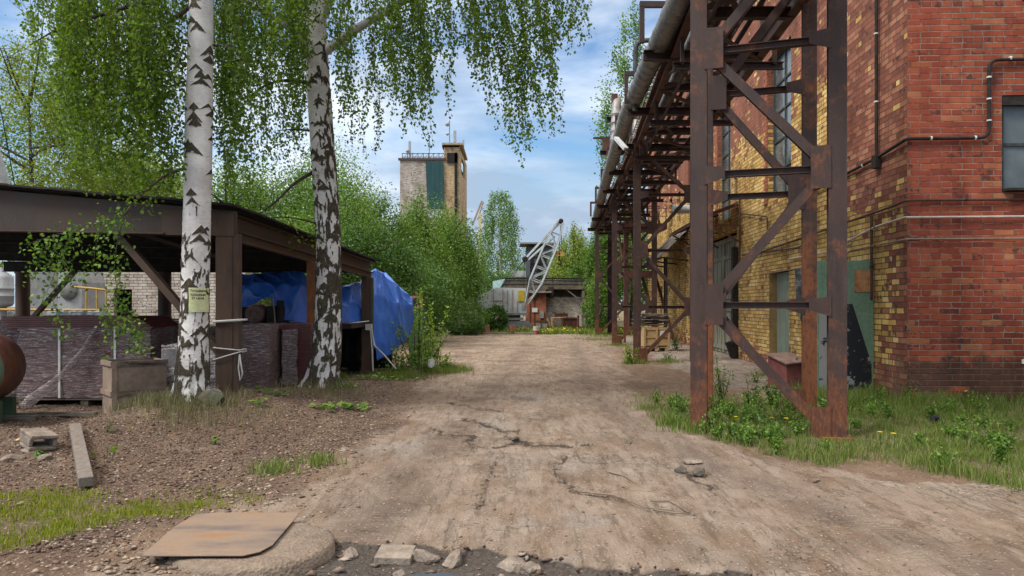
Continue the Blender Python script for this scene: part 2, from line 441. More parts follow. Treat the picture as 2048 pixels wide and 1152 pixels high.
# ------------------------------------------------------------------ ground
def seg_dist(x, y, pts):
    d = np.full(x.shape, 1e9)
    for (ax, ay), (bx, by) in zip(pts[:-1], pts[1:]):
        vx, vy = bx - ax, by - ay
        t = np.clip(((x - ax) * vx + (y - ay) * vy) / (vx * vx + vy * vy), 0, 1)
        d = np.minimum(d, np.hypot(x - ax - t * vx, y - ay - t * vy))
    return d
def g2(px, py):
    D = EYE * FPX / (py - 612.0); return ((px - 1024) / FPX * D, D)
CRACKS = [
    ([g2(*p) for p in ((930, 838), (965, 846), (1000, 858), (1030, 862))], 0.035),
    ([g2(*p) for p in ((935, 890), (985, 893), (1040, 884), (1085, 888), (1170, 888))], 0.03),
    ([g2(*p) for p in ((1060, 882), (1030, 878), (1020, 872))], 0.05),
    ([g2(*p) for p in ((1010, 900), (985, 930), (970, 965), (955, 1010))], 0.010),
    ([g2(*p) for p in ((1135, 908), (1108, 930), (1120, 958), (1160, 985), (1240, 1000))], 0.020),
    ([g2(*p) for p in ((1380, 945), (1410, 965), (1440, 990))], 0.03),
    ([g2(*p) for p in ((860, 855), (900, 870), (945, 868), (935, 890))], 0.025),
    ([g2(*p) for p in ((900, 805), (940, 812), (1000, 820))], 0.03),
]
MUD_EDGE = [g2(*p) for p in ((640, 1085), (740, 1083), (830, 1092), (930, 1098), (1000, 1106), (1060, 1112), (1120, 1122), (1200, 1132), (1280, 1137), (1370, 1150))]
def mud_mask(x, y):
    ex = np.array([p[0] for p in MUD_EDGE]); ey = np.array([p[1] for p in MUD_EDGE])
    edge = np.interp(x, ex, ey) + (fbm(x * 5, y * 5) - 0.5) * 0.22 + (vnoise(x * 17, y * 13) - .5) * .06
    m = sstep(0.03, -0.02, y - edge - .07)
    left = (fbm(y * 3, x * 3) - 0.5) * 0.4
    m = m * sstep(-1.50, -1.32, x + left) * sstep(1.75, 1.3, x)
    return m
def mound(x, y):
    cx = np.interp(y, [7, 9, 10.2, 12.4, 15, 18], [-5.6, -5.0, -4.3, -3.5, -2.9, -2.6])
    hh = np.interp(y, [6.5, 8.3, 10.0, 12.5, 15, 18], [0.0, 0.10, 0.34, 0.22, 0.1, 0.0])
    w = np.where(x > cx, 1.5, 0.85)
    return hh * np.exp(-((x - cx) / w) ** 2)
def grass_right(x, y):
    e = np.interp(x, [1.9, 2.4, 2.9, 3.6, 4.6, 6, 9], [10.5, 8.6, 7.5, 6.9, 6.35, 5.9, 5.7])
    n = (fbm(x * 1.6, y * 1.6) - 0.5)
    m = sstep(-0.25, 0.35, y - e + n * 1.6) * sstep(1.7, 2.3, x + n)
    m *= sstep(13.2, 12.2, y + n * 2 - (x > 4.6) * 0.3) * sstep(0, 1, (x - 1.6) * 1.0)
    m *= np.where((x < 4.9) & (y > 11.2), 0.35, 1)
    return np.clip(m * (0.65 + 1.1 * n + .15), 0, 1)
def grass_left(x, y):
    n = (fbm(x * 1.9 + 7, y * 1.9) - 0.5)
    e = np.interp(x, [-6, -4.2, -3.2, -2.6, -1.9], [6.5, 6.25, 6.0, 6.2, 6.1])
    e0 = np.interp(x, [-4.2, -3.2, -2.9, -2.4, -1.9], [4.0, 4.65, 5.1, 5.5, 6.0])
    m = sstep(0.15, -0.35, y - e + n * 1.0) * sstep(-0.15, 0.25, y - e0 + n * 0.5) * sstep(-1.6, -2.5, x)
    return np.clip(m * (0.7 + 1.4 * n), 0, 1)
def road_mask(x, y):
    n = (fbm(x * 0.9, y * 0.9) - 0.5) * 1.0 + (fbm(x * 4, y * 4) - .5) * .4
    lx = np.interp(y, [3, 5, 7, 9, 12, 16, 20, 24, 27, 40], [-2.4, -1.95, -1.7, -1.6, -1.6, -2.0, -2.3, -2.6, -5, -6])
    rx = np.interp(y, [3, 5.5, 6.6, 8, 10, 14, 20, 28, 40], [12, 9, 3.6, 2.4, 2.1, 2.3, 3.1, 4.0, 5.0])
    return sstep(-0.35, 0.3, x - lx + n) * sstep(-0.4, 0.4, rx - x + n)
PUDDLE = (-0.46, 4.25, 0.30, 0.17)
def gh(x, y, fine=True):
    x = np.asarray(x, float); y = np.asarray(y, float)
    h = mound(x, y)
    h = h + (fbm(x * 0.45, y * 0.45) - 0.5) * 0.05 * sstep(2, 6, y)
    rm = road_mask(x, y)
    h = h + (1 - rm) * (fbm(x * 2.3, y * 2.3) - 0.5) * 0.09 * sstep(60, 30, y)
    if fine:
        h = h + (1 - rm) * (fbm(x * 14, y * 14, 3) - 0.5) * 0.035 * sstep(25, 12, y)
        h = h + rm * ((fbm(x * 7, y * 7, 3) - 0.5) * 0.022 + (fbm(x * 1.8 + 3, y * 1.1, 3) - .5) * .035)
        rd = 1 - np.abs(2 * fbm(x * 2.6 + 11, y * 1.7 + 4, 4) - 1); h = h - .016 * rm * sstep(.90, .985, rd) * sstep(.48, .60, fbm(x * .7 + 3, y * .5 + 8))
        for pts, w in CRACKS:
            d = seg_dist(x + (vnoise(x * 9, y * 9) - .5) * .12, y + (vnoise(x * 8 + 5, y * 8) - .5) * .16, pts)
            h = h - 0.012 * np.exp(-(d / (w * .6)) ** 2)
            ax = pts[0][0]; bx_ = pts[-1][0]; yy = np.interp(x, *zip(*sorted(pts))) if abs(ax - bx_) > .35 else None
            side = sstep(.03, -.03, y - yy) if yy is not None else sstep(-.03, .03, x - np.interp(y, *zip(*sorted((q[1], q[0]) for q in pts))))
            h = h - 0.016 * side * np.exp(-(d / .28) ** 2)
    mm = mud_mask(x, y)
    h = h - mm * (0.062 - 0.03 * (fbm(x * 6, y * 6) - 0.2))
    px, py, a, b = PUDDLE
    h = h - 0.03 * np.exp(-(((x - px) / (a * 1.3)) ** 2 + ((y - py) / (b * 1.4)) ** 2) ** 2)
    return h
def gz(x, y): return float(gh(np.array([float(x)]), np.array([float(y)]), False)[0])

def build_ground():
    rows = [2.2]
    while rows[-1] < 12: rows.append(rows[-1] * 1.0042)
    while rows[-1] < 45: rows.append(rows[-1] * 1.010)
    while rows[-1] < 1500: rows.append(rows[-1] * 1.12)
    rows = np.array([-40, -10, -2, 1.0, 1.6] + rows)
    nx = 621; t = np.linspace(-1, 1, nx)
    xs = (0.55 * t + 0.45 * t ** 5)
    hw = np.where(rows > 2, 9 + 0.95 * np.abs(rows), 12.0); hw = np.maximum(hw, 12)
    hw = np.where(rows > 45, hw * 1.6, hw)
    X = xs[None, :] * hw[:, None]; Y = np.repeat(rows[:, None], nx, 1)
    # hold the sample density where the picture is nearest: squeeze x toward the centre
    Z = gh(X, Y)
    ny = len(rows); idx = np.arange(ny * nx).reshape(ny, nx)
    Fc = np.stack([idx[:-1, :-1], idx[:-1, 1:], idx[1:, 1:], idx[1:, :-1]], -1).reshape(-1, 4)
    cd = np.full(X.shape, 1.0)
    for pts, w in CRACKS:
        d = seg_dist(X + (vnoise(X * 9, Y * 9) - .5) * .12, Y + (vnoise(X * 8 + 5, Y * 8) - .5) * .16, pts) / w
        cd = np.minimum(cd, d / 3)
    n1 = fbm(X * 0.8 + 3, Y * 0.8)
    gras = np.maximum(grass_right(X, Y), grass_left(X, Y))
    gras = np.maximum(gras, sstep(39.5, 41, Y + (n1 - .5) * 2) * 1.0)
    gras = np.maximum(gras, sstep(0.7, 0.2, np.hypot((X + 1.9) / 1.0, (Y - 17.8) / 2.2)) * 0.9)
    conc = sstep(-0.2, 0.2, X - (4.0 + 0.045 * (Y - 12)) + (fbm(X * 1.5, Y * 1.5) - .5) * 0.8) * sstep(12.4, 13.3, Y + (n1 - .5) * 2) * sstep(39, 37, Y)
    dark_l = sstep(0.6, -0.1, X + 1.9 + (n1 - .5) * 1.6 - np.interp(Y, [4, 6, 9, 12, 18], [-1.0, -0.5, 0.0, -0.1, -.5]))
    wheel = np.exp(-((X - np.interp(Y, [4, 7, 12, 20, 30], [-1.15, -0.9, -0.55, 0.0, .6])) / 0.28) ** 2) + np.exp(-((X - np.interp(Y, [4, 7, 12, 20, 30], [3.0, 2.1, 1.35, 1.9, 2.6])) / 0.26) ** 2)
    at = {'mud': mud_mask(X, Y), 'grass': gras, 'crackd': cd, 'road': road_mask(X, Y), 'conc': conc, 'mulch': dark_l * sstep(24, 19, Y), 'wheel': wheel * sstep(36, 28, Y)}
    at['mound'] = mound(X, Y) * 3
    st = np.zeros(X.shape)
    for (px, py, rx, ry, s_) in ((820, 1005, .28, .35, .8), (790, 960, .3, .6, .5), (900, 735, .5, 1.2, .6), (930, 715, .4, 1.0, .5), (1100, 705, .9, 1.2, .45), (1290, 770, .5, .8, .7), (1180, 880, .5, .2, .35), (1160, 950, .2, .15, .6), (1400, 940, .22, .14, .9), (1020, 875, .3, .15, .5),
                             (850, 800, .5, .8, .35), (1700, 1080, .6, .2, .4), (1340, 1080, .3, .3, .3), (970, 690, 2.0, 1.0, .4), (1330, 800, .4, .5, .4), (700, 1000, .3, .5, .5), (740, 1050, .25, .2, .6), (1500, 1120, .5, .15, .35)):
        gx_, gy_ = g2(px, py); wx_ = (fbm(X * 2.2, Y * 1.6) - .5) * 1.6 * rx; wy_ = (fbm(X * 2.2 + 9, Y * 1.6) - .5) * 1.6 * ry
        st = np.maximum(st, s_ * sstep(1.25, .45, np.hypot((X - gx_ + wx_) / rx, (Y - gy_ + wy_) / ry)))
    at['stain'] = st
    pa = np.zeros(X.shape)
    for (px, py, rx, ry) in ((1020, 925, .35, .55), (990, 850, .30, .5), (1180, 925, .3, .4), (1380, 930, .3, .3), (880, 1120, .8, .12), (1150, 1040, .5, .25), (850, 890, .4, .5), (760, 900, .3, .5), (1060, 790, .5, .9)):
        gx_, gy_ = g2(px, py); wx_ = (fbm(X * 2.7 + 5, Y * 2.2) - .5) * 2.0 * rx; wy_ = (fbm(X * 2.7 + 1, Y * 2.2 + 9) - .5) * 2.0 * ry
        pa = np.maximum(pa, sstep(1.15, .85, np.hypot((X - gx_ + wx_) / rx, (Y - gy_ + wy_) / ry)))
    at['patch'] = pa
    g = G('dirt_road_and_soil'); pos = g.n('ShaderNodeNewGeometry', out='Position')
    A = {k: g.attr(k) for k in at}
    n_big = g.noise(pos, 0.55, 5, 0.6); n_med = g.noise(pos, 3.0, 6, 0.65); n_f = g.noise(pos, 38, 5, 0.7); n_ff = g.noise(pos, 130, 3, 0.7)
    road = g.ramp(n_med, [(0.25, (0.19, 0.150, 0.116)), (0.5, (0.28, 0.225, 0.177)), (0.75, (0.37, 0.308, 0.250))])
    road = g.mix(g.ramp(n_big, [(0.35, 0.0), (0.7, 0.55)]), road, (0.235, 0.162, 0.118))
    soil = g.ramp(n_med, [(0.3, (0.125, 0.080, 0.055)), (0.55, (0.20, 0.136, 0.094)), (0.75, (0.28, 0.20, 0.14))])
    mul = g.ramp(n_f, [(0.3, (0.038, 0.021, 0.015)), (0.48, (0.085, 0.052, 0.037)), (0.62, (0.19, 0.138, 0.105)), (0.76, (0.38, 0.31, 0.25))])
    col = g.mix(g.math('MULTIPLY', g.step(g.math('ADD', A['road'], g.math('MULTIPLY', g.math('SUBTRACT', n_med, 0.5), 1.0)), 0.3, 0.7), 1.0), soil, road)
    col = g.mix(g.step(g.math('ADD', A['mulch'], g.math('MULTIPLY', g.math('SUBTRACT', n_f, 0.5), 1.6)), 0.30, 0.75), col, mul)
    conc_c = g.ramp(n_med, [(0.3, (0.20, 0.165, 0.14)), (0.6, (0.30, 0.255, 0.22)), (0.8, (0.26, 0.20, 0.16))])
    col = g.mix(A['conc'], col, conc_c)
    green = g.ramp(n_f, [(0.3, (0.07, 0.075, 0.025)), (0.6, (0.12, 0.115, 0.05))])
    col = g.mix(g.math('MULTIPLY', A['grass'], 0.75), col, green)
    col = g.mix(g.math('MULTIPLY', A['patch'], .65), col, g.ramp(n_f, [(.3, (.17, .15, .13)), (.6, (.30, .265, .235)), (.75, (.38, .34, .30))]))
    col = g.mix(g.math('MULTIPLY', A['stain'], g.ramp(n_f, [(.3, .95), (.7, .5)])), col, (0.085, 0.066, 0.052))
    sw = g.noise(g.map(pos, (1.0, .30, 1), rot=(0, 0, -.25)), 2.6, 8, .75)
    col = g.mix(g.ramp(sw, [(.46, 0), (.60, .75)]), col, (0.165, 0.108, 0.070))
    sw2 = g.noise(g.map(pos, (1.6, .22, 1), rot=(0, 0, -.1)), 7, 7, .75)
    col = g.mix(g.ramp(sw2, [(.50, 0), (.62, .7)]), col, (0.11, 0.080, 0.058))
    col = g.mix(g.ramp(g.noise(pos, .9, 5, .7), [(.56, 0), (.74, .35)]), col, (0.46, 0.37, 0.285))
    # tyre tread print: darker ribs across the wheel lines
    wv = g.n('ShaderNodeTexWave', {'Vector': pos, 'Scale': 7.0, 'Distortion': 5.0, 'Detail': 3.0, 'Detail Scale': 2.0}, bands_direction='Y', out=1)
    tread = g.math('MULTIPLY', g.math('MULTIPLY', A['wheel'], g.step(n_med, 0.42, 0.6)), g.step(wv, 0.55, 0.8))
    col = g.mix(g.math('MULTIPLY', tread, 0.75), col, (0.12, 0.09, 0.07))
    col = g.mix(g.math('MULTIPLY', A['wheel'], g.ramp(g.noise(pos, 1.1, 4, .6), [(0.40, 0), (0.60, 0.7)])), col, (0.15, 0.11, 0.088))
    # small stones and dark specks in the surface
    ve = g.vor(pos, 34, out=0); vc = g.vor(pos, 34, out=1)
    sel = g.n('ShaderNodeSeparateColor', {0: vc}, out=0)
    st = g.math('MULTIPLY', g.step(ve, 0.42, 0.25), g.step(sel, 0.70, 0.78))
    col = g.mix(g.math('MULTIPLY', st, 0.6), col, g.mix(sel, (0.12, 0.09, 0.07), (0.50, 0.42, 0.34)))
    col = g.mix(g.ramp(n_ff, [(0.60, 0), (0.70, 0.55)]), col, (0.07, 0.048, 0.035))
    mudc = g.ramp(n_f, [(0.35, (0.045, 0.037, 0.032)), (0.65, (0.11, 0.092, 0.078))])
    col = g.mix(g.step(g.math('ADD', A['mud'], g.math('MULTIPLY', g.math('SUBTRACT', n_f, 0.5), 0.5)), 0.3, 0.6), col, mudc)
    ck = g.step(g.math('ADD', A['crackd'], g.math('MULTIPLY', g.math('SUBTRACT', n_f, 0.5), 0.85)), 0.46, 0.12)
    col = g.mix(g.math('MULTIPLY', ck, 0.85), col, (0.045, 0.035, 0.028))
    # hairline cracks of the crusted asphalt
    wob = g.n('ShaderNodeVectorMath', {0: pos, 1: g.n('ShaderNodeVectorMath', {0: g.noise(pos, 5, 3, .6, out=1), 'Scale': 0.6}, operation='SCALE')}, operation='ADD')
    vr = g.vor(wob, 2.1, 'DISTANCE_TO_EDGE')
    hc = g.math('MULTIPLY', g.step(vr, 0.028, 0.008), g.step(g.noise(pos, 0.9, 3, .5), 0.52, 0.60))
    hc = g.math('MULTIPLY', hc, A['road'])
    col = g.mix(g.math('MULTIPLY', hc, 0.3), col, (0.09, 0.065, 0.05))
    h = g.math('ADD', g.math('MULTIPLY', n_f, 0.9), g.math('MULTIPLY', n_med, 0.25))
    h = g.math('ADD', h, g.math('MULTIPLY', n_ff, 0.3))
    h = g.math('ADD', h, g.math('MULTIPLY', st, 0.5))
    h = g.math('SUBTRACT', h, g.math('MULTIPLY', tread, 0.5))
    h = g.math('SUBTRACT', h, g.math('MULTIPLY', hc, 0.5))
    e8 = g.vor(g.map(wob, (1, .75, 1)), 7.5, 'DISTANCE_TO_EDGE')
    near = g.math('ADD', g.step(A['crackd'], 1.0, 0.75), g.ramp(g.noise(pos, .75, 4, .6), [(.56, 0), (.62, 1)]), clamp=True)
    cz = g.math('MULTIPLY', g.math('MULTIPLY', g.step(e8, .05, .012), near), A['road'])
    col = g.mix(g.math('MULTIPLY', cz, .6), col, (0.075, 0.055, 0.042))
    h = g.math('SUBTRACT', h, g.math('MULTIPLY', cz, 1.0))
    wet = g.math('MULTIPLY', A['mud'], 0.35)
    m = g.end(col, g.math('SUBTRACT', 0.95, wet), g.bump(h, 0.95, 0.03), 0, 0.2)
    V = np.stack([X, Y, Z], -1).reshape(-1, 3)
    o = fast_mesh('ground', V, Fc, m, smooth=True, attrs={k: a.ravel() for k, a in at.items()})
    tag(o, kind='structure')
build_ground()

# puddle
pm = G('puddle_water'); pm.end((0.03, 0.03, 0.03), 0.03, pm.bump(pm.noise(pm.coord('Object'), 8, 2), 0.02, 0.01), 0, 0.9)
a = np.linspace(0, 2 * np.pi, 48, endpoint=False)
rr = 1 + 0.25 * (vnoise(np.cos(a) * 2 + 4, np.sin(a) * 2 + 4) - 0.5)
b = MB(); b.add([(PUDDLE[0] + math.cos(t) * PUDDLE[2] * r * 1.1, PUDDLE[1] + math.sin(t) * PUDDLE[3] * r * 1.15, 0) for t, r in zip(a, rr)], [tuple(range(48))])
o = b.build('puddle', pm.m); o.location.z = gz(PUDDLE[0], PUDDLE[1]) + 0.040; tag(o, kind='structure')

# loose stones: uncountable gravel + single rocks
def rock_mesh(name, r, mat, seed, flat=0.55, cuts=10, parent=None, angular=0.5):
    import bmesh
    rng = random.Random(seed)
    bm = bmesh.new(); bmesh.ops.create_icosphere(bm, subdivisions=3, radius=1)
    for k in range(cuts):
        n = Vector((rng.gauss(0, 1), rng.gauss(0, 1), rng.gauss(0, 1))).normalized(); d = rng.uniform(0.45, 0.8)
        for v in bm.verts:
            e = v.co.dot(n) - d
            if e > 0: v.co -= n * e
    for v in bm.verts:
        v.co += v.co.normalized() * rng.uniform(-.02, .02)
        v.co = Vector((v.co.x * r[0], v.co.y * r[1], v.co.z * r[2]))
    me = bpy.data.meshes.new(name); bm.to_mesh(me); bm.free()
    return link_mesh(name, me, mat, parent)

def gravel(name, n, sampler, smin, smax, mat, seed):
    rng = np.random.default_rng(seed)
    pts = sampler(rng, n)
    x, y = pts[:, 0], pts[:, 1]; z = gh(x, y)
    N = len(x)
    s = smin + (smax - smin) * rng.random(N) ** 3
    # squashed irregular octahedra
    base = np.array([[1, 0, 0], [0.1, 1, 0], [-1, 0.1, 0], [0, -1, 0], [0.1, 0.1, 0.8], [0, 0, -0.5], [.75, .7, .35], [-.7, -.65, .4]])
    tri = np.array([[0, 6, 4], [6, 1, 4], [1, 2, 4], [2, 7, 4], [7, 3, 4], [3, 0, 4], [0, 5, 6], [6, 5, 1], [1, 5, 2], [2, 5, 7], [7, 5, 3], [3, 5, 0]])
    J = base[None] * rng.uniform(0.35, 1.5, (N, 8, 3))
    a = rng.uniform(0, 6.28, N); c, si = np.cos(a), np.sin(a)
    X = J[:, :, 0] * c[:, None] - J[:, :, 1] * si[:, None]; Y = J[:, :, 0] * si[:, None] + J[:, :, 1] * c[:, None]
    Vv = np.stack([X * s[:, None] + x[:, None], Y * s[:, None] * rng.uniform(.5, 1, N)[:, None] + y[:, None], J[:, :, 2] * s[:, None] * 0.7 + z[:, None] + s[:, None] * 0.12], -1)
    Fc = (np.arange(N)[:, None, None] * 8 + tri[None]).reshape(-1, 3)
    o = fast_mesh(name, Vv.reshape(-1, 3), Fc, mat, attrs={'rnd': np.repeat(rng.random(N), 8)})
    return tag(o, kind='stuff')
g = G('mixed_chippings'); r = g.attr('rnd'); n = g.noise(g.coord('Object'), 60, 3)
col = g.ramp(r, [(0, (0.055, 0.03, 0.022)), (0.45, (0.14, 0.088, 0.063)), (0.8, (0.22, 0.165, 0.13)), (1, (0.46, 0.39, 0.33))])
M['chips'] = g.end(g.mix(0.5, col, n, 'MULTIPLY'), 0.9)
g = G('road_pebbles'); r = g.attr('rnd'); n = g.noise(g.coord('Object'), 60, 3)
col = g.ramp(r, [(0, (0.12, 0.085, 0.062)), (0.5, (0.24, 0.175, 0.125)), (1, (0.42, 0.33, 0.25))])
M['pebble'] = g.end(g.mix(0.4, col, n, 'MULTIPLY'), 0.9)
def s_mound(rng, n):
    x = rng.uniform(-9, -0.6, n * 3); y = 4.6 + 10 * rng.random(n * 3) ** 1.3
    lim = np.interp(y, [4, 6, 9, 12, 15], [-2.6, -2.3, -1.9, -2.0, -2.2])
    k = (rng.random(n * 3) < sstep(0.5, -0.6, x - lim)) & ((x < -3.0) | (y < 10) | (rng.random(n * 3) < 0.5)) & (grass_left(x, y) < 0.5)
    p = np.stack([x, y], 1)[k]; return p[:n]
o = gravel('chippings', 52000, s_mound, 0.004, 0.022, M['chips'], 3); o['label'] = 'brown and grey chippings and bark litter covering the left bank'; o['category'] = 'gravel'
def s_edge(rng, n):
    y = 4.3 + 9 * rng.random(n) ** 1.6; c = np.interp(y, [4, 5, 7, 9, 13], [-1.75, -1.5, -1.75, -1.7, -1.8])
    return np.stack([c - .12 - np.abs(rng.normal(size=n)) * 0.5 + rng.normal(size=n) * .22, y], 1)
o = gravel('rubble', 3600, s_edge, 0.004, 0.030, M['pebble'], 5); o['label'] = 'lumps of broken asphalt along the left road edge'; o['category'] = 'rubble'
def s_road(rng, n):
    y = 4.3 + 22 * rng.random(n) ** 1.7; x = rng.uniform(-1.8, 2.6, n) * (1 + 0.5 * (y < 7) * (rng.random(n) > .5)); return np.stack([x, y], 1)
o = gravel('pebbles', 5200, s_road, 0.004, 0.015, M['pebble'], 6); o['label'] = 'small pebbles scattered over the dirt road'; o['category'] = 'pebbles'
def s_mud(rng, n):
    x = rng.uniform(-1.4, 1.5, n * 3); y = rng.uniform(4.15, 4.95, n * 3); m = mud_mask(x, y); k = (m > 0.1) & (m < .95) | (rng.random(n * 3) < .12) & (m > .5)
    return np.stack([x, y], 1)[k][:n]
o = gravel('mud_rubble', 420, s_mud, 0.010, 0.045, M['chips'], 8); o['label'] = 'crumbled asphalt lumps along the muddy pothole edge'; o['category'] = 'rubble'

rock_list = [  # px, py, D-less (on ground), radii, mat, label
    (1382, 925, (0.12, 0.09, 0.05), 'stone', 'flat pale asphalt chunk lying on the broken patch of road'),
    (1400, 946, (0.09, 0.07, 0.045), 'darkstone', 'dark asphalt chunk in front of the flat pale one'),
    (1362, 941, (0.07, 0.06, 0.04), 'darkstone', 'small dark chunk left of the broken road patch'),
    (1030, 882, (0.07, 0.05, 0.05), 'darkstone', 'small dark stone wedged in the road crack'),
    (1257, 888, (0.08, 0.05, 0.04), 'darkstone', 'dark stone on the road left of the rusty tower foot'),
    (60, 917, (0.10, 0.09, 0.05), 'stone', 'grey broken block fragment leftmost in the rubble heap'),
    (28, 925, (0.16, 0.08, 0.04), 'stone', 'long flat grey fragment at the photo edge of the rubble heap'),
    (92, 928, (0.09, 0.07, 0.04), 'stone', 'small curved grey shard below the hollow block'),
    (48, 890, (0.14, 0.07, 0.03), None, 'ochre yellow flaky lump beside the hollow concrete block'),
    (690, 905, (0.07, 0.05, 0.04), 'stone', 'pale stone at left road edge beside the brown bank'),
    (40, 1016, (0.05, 0.03, 0.03), 'stone', 'small white stone above the lime grass'),
    (700, 1098, (0.08, 0.06, 0.05), 'stone', 'rounded tan stone between round base and square slab'),
    (845, 1103, (0.13, 0.07, 0.05), 'stone', 'flat asphalt lump right of the square slab'),
    (905, 1108, (0.14, 0.07, 0.06), 'stone', 'long asphalt lump on the muddy hole edge'),
    (1020, 1118, (0.13, 0.08, 0.06), 'stone', 'broad asphalt lump in the middle of the hole edge'),
    (1060, 1128, (0.08, 0.06, 0.06), 'stone', 'round asphalt lump right of the broad lump'),
    (795, 1136, (0.07, 0.05, 0.06), 'stone', 'rough tan lump standing in the black mud'),
    (645, 1070, (0.06, 0.05, 0.04), 'stone', 'pale stone behind the round concrete base'),
]
M['ochre'] = noisy('ochre_foam', (0.35, 0.24, 0.09), (0.55, 0.42, 0.2), 20)
for i, (px, py, r, mt, lb) in enumerate(rock_list):
    x, y = g2(px, py)
    o = rock_mesh('rock', r, M[mt] if mt else M['ochre'], 40 + i); o.location = (x, y, gz(x, y) + r[2] * 0.25)
    o.rotation_euler = (0, 0, i * 1.3)
    tag(o, lb, 'rock')
# dark asphalt block by the shed post
o = rock_mesh('asphalt_block', (0.24, 0.2, 0.15), M['darkstone'], 3, cuts=14); x, y = -4.05, 9.75
o.location = (x, y, gz(x, y) + 0.07); tag(o, 'dark mossy asphalt slab lump leaning at the shed post foot', 'rock')
# hollow block
hb = thing('hollow_block', 'broken grey hollow concrete block lying on the left bank', 'concrete block', (*g2(75, 912), 0), 0.35)
hb.location.z = gz(hb.location.x, hb.location.y) + 0.03
b = MB()
for (cx, cz, sx, sz) in ((0, 0.015, 0.26, 0.04), (0, 0.145, 0.26, 0.04), (-0.11, 0.08, 0.04, 0.092), (0.11, 0.08, 0.04, 0.092)):
    b.box((cx, 0.02 if cx < 0 else 0, cz), (sx, 0.30 + (0.05 if cz > .1 else 0), sz))
b.build('shell', M['stone'], hb, bevel=0.012); hb.rotation_euler = (0.12, 0.10, 0.9)
# timber plank
p0 = Vector((*g2(150, 886), 0)); p1 = Vector((*g2(172, 982), 0))
p0.z = gz(p0.x, p0.y) + 0.06; p1.z = gz(p1.x, p1.y) + 0.07
b = MB(); b.bar(p0, p1, 0.115, 0.085)
o = b.build('timber_beam', M['oldwood'], bevel=0.006); tag(o, 'short cracked grey squared timber lying on the left bank', 'timber')
# square slab
x, y = g2(791, 1099); b = MB(); b.box((0, 0, 0), (0.235, 0.24, 0.05))
o = b.build('paving_slab', M['concrete'], bevel=0.006); o.location = (x, y, gz(x, y) + 0.022); o.rotation_euler = (0.02, 0.02, -0.02); tag(o, 'small square pebbled slab bedded beside the muddy hole', 'slab')
# round concrete base and rusty sheet
g = G('pebbled_concrete'); v = g.coord('Object'); vo = g.vor(v, 45); n = g.noise(v, 12, 5, .65)
col = g.ramp(n, [(0.3, (0.125, 0.095, 0.072)), (0.7, (0.215, 0.168, 0.13))]); col = g.mix(g.step(vo, 0.35, 0.1), col, (0.16, 0.12, 0.09))
M['pebconc'] = g.end(col, 0.95, g.bump(g.math('ADD', vo, n), 0.8, 0.012))
bx, by = -1.695, 4.75
b = MB(); b.lathe((0, 0, 0), [(0.52, -0.1), (0.51, 0.02), (0.485, 0.04), (0.42, 0.05), (0.01, 0.052)], 48)
o = b.build('round_base', M['pebconc']); o.location = (bx, by, gz(bx, by) - 0.01); o.scale = (1.0, 0.98, 1); tag(o, 'round sand coloured concrete base under the rusty sheet', 'concrete base')
g = G('rust_stained_sheet'); v = g.coord('Object'); n = g.noise(g.map(v, (1.2, 3.0, 1), rot=(0, 0, 0.4)), 1.6, 6, .6); n2 = g.noise(v, 30, 5, .7)
col = g.ramp(n, [(0.30, (0.085, 0.068, 0.066)), (0.42, (0.145, 0.108, 0.085)), (0.55, (0.20, 0.143, 0.10)), (0.68, (0.22, 0.115, 0.05)), (0.85, (0.19, 0.145, 0.11))])
col = g.mix(g.ramp(n2, [(0.4, 0), (0.75, 0.4)]), col, (0.13, 0.09, 0.07))
M['sheet'] = g.end(col, 0.7, g.bump(n2, 0.2, 0.004), 0, 0.4)
corners = [g2(*p) for p in ((392, 1046), (430, 1044), (598, 1044), (594, 1052), (545, 1112), (520, 1126), (487, 1134), (283, 1134), (292, 1124), (350, 1072))]
zz = gz(bx, by) + 0.058
b = MB(); b.plate([(x, y, zz - 0.03 * max(0, (-2.2 - x))) for x, y in corners], (0, 0, 1), 0.007)
o = b.build('steel_sheet', M['sheet'], bevel=0.002); tag(o, 'flat rust stained steel sheet with a rounded corner lying on the round base', 'metal sheet')
# twigs on the road
for i, (pts, lb) in enumerate([(((1165, 985), (1230, 992), (1290, 1015), (1350, 1022)), 'long thin dry stick across the road, left one'),
                      (((1300, 1002), (1340, 1003), (1378, 1026)), 'bent dry stick on the road with its tip at right'),
                      (((1215, 945), (1250, 955), (1270, 968)), 'short dry twig near the crack loop'),
                      (((1308, 1020), (1345, 1026), (1370, 1028)), 'straight little twig below the bent stick')]):
    P3 = [Vector((*g2(*p), 0)) for p in pts]
    for q in P3: q.z = gz(q.x, q.y) + 0.012
    b = MB(); b.tube(P3, [0.008, 0.007, 0.006, 0.003][:len(P3)], 6); o = b.build('stick', M['drytwig']); tag(o, lb, 'stick')
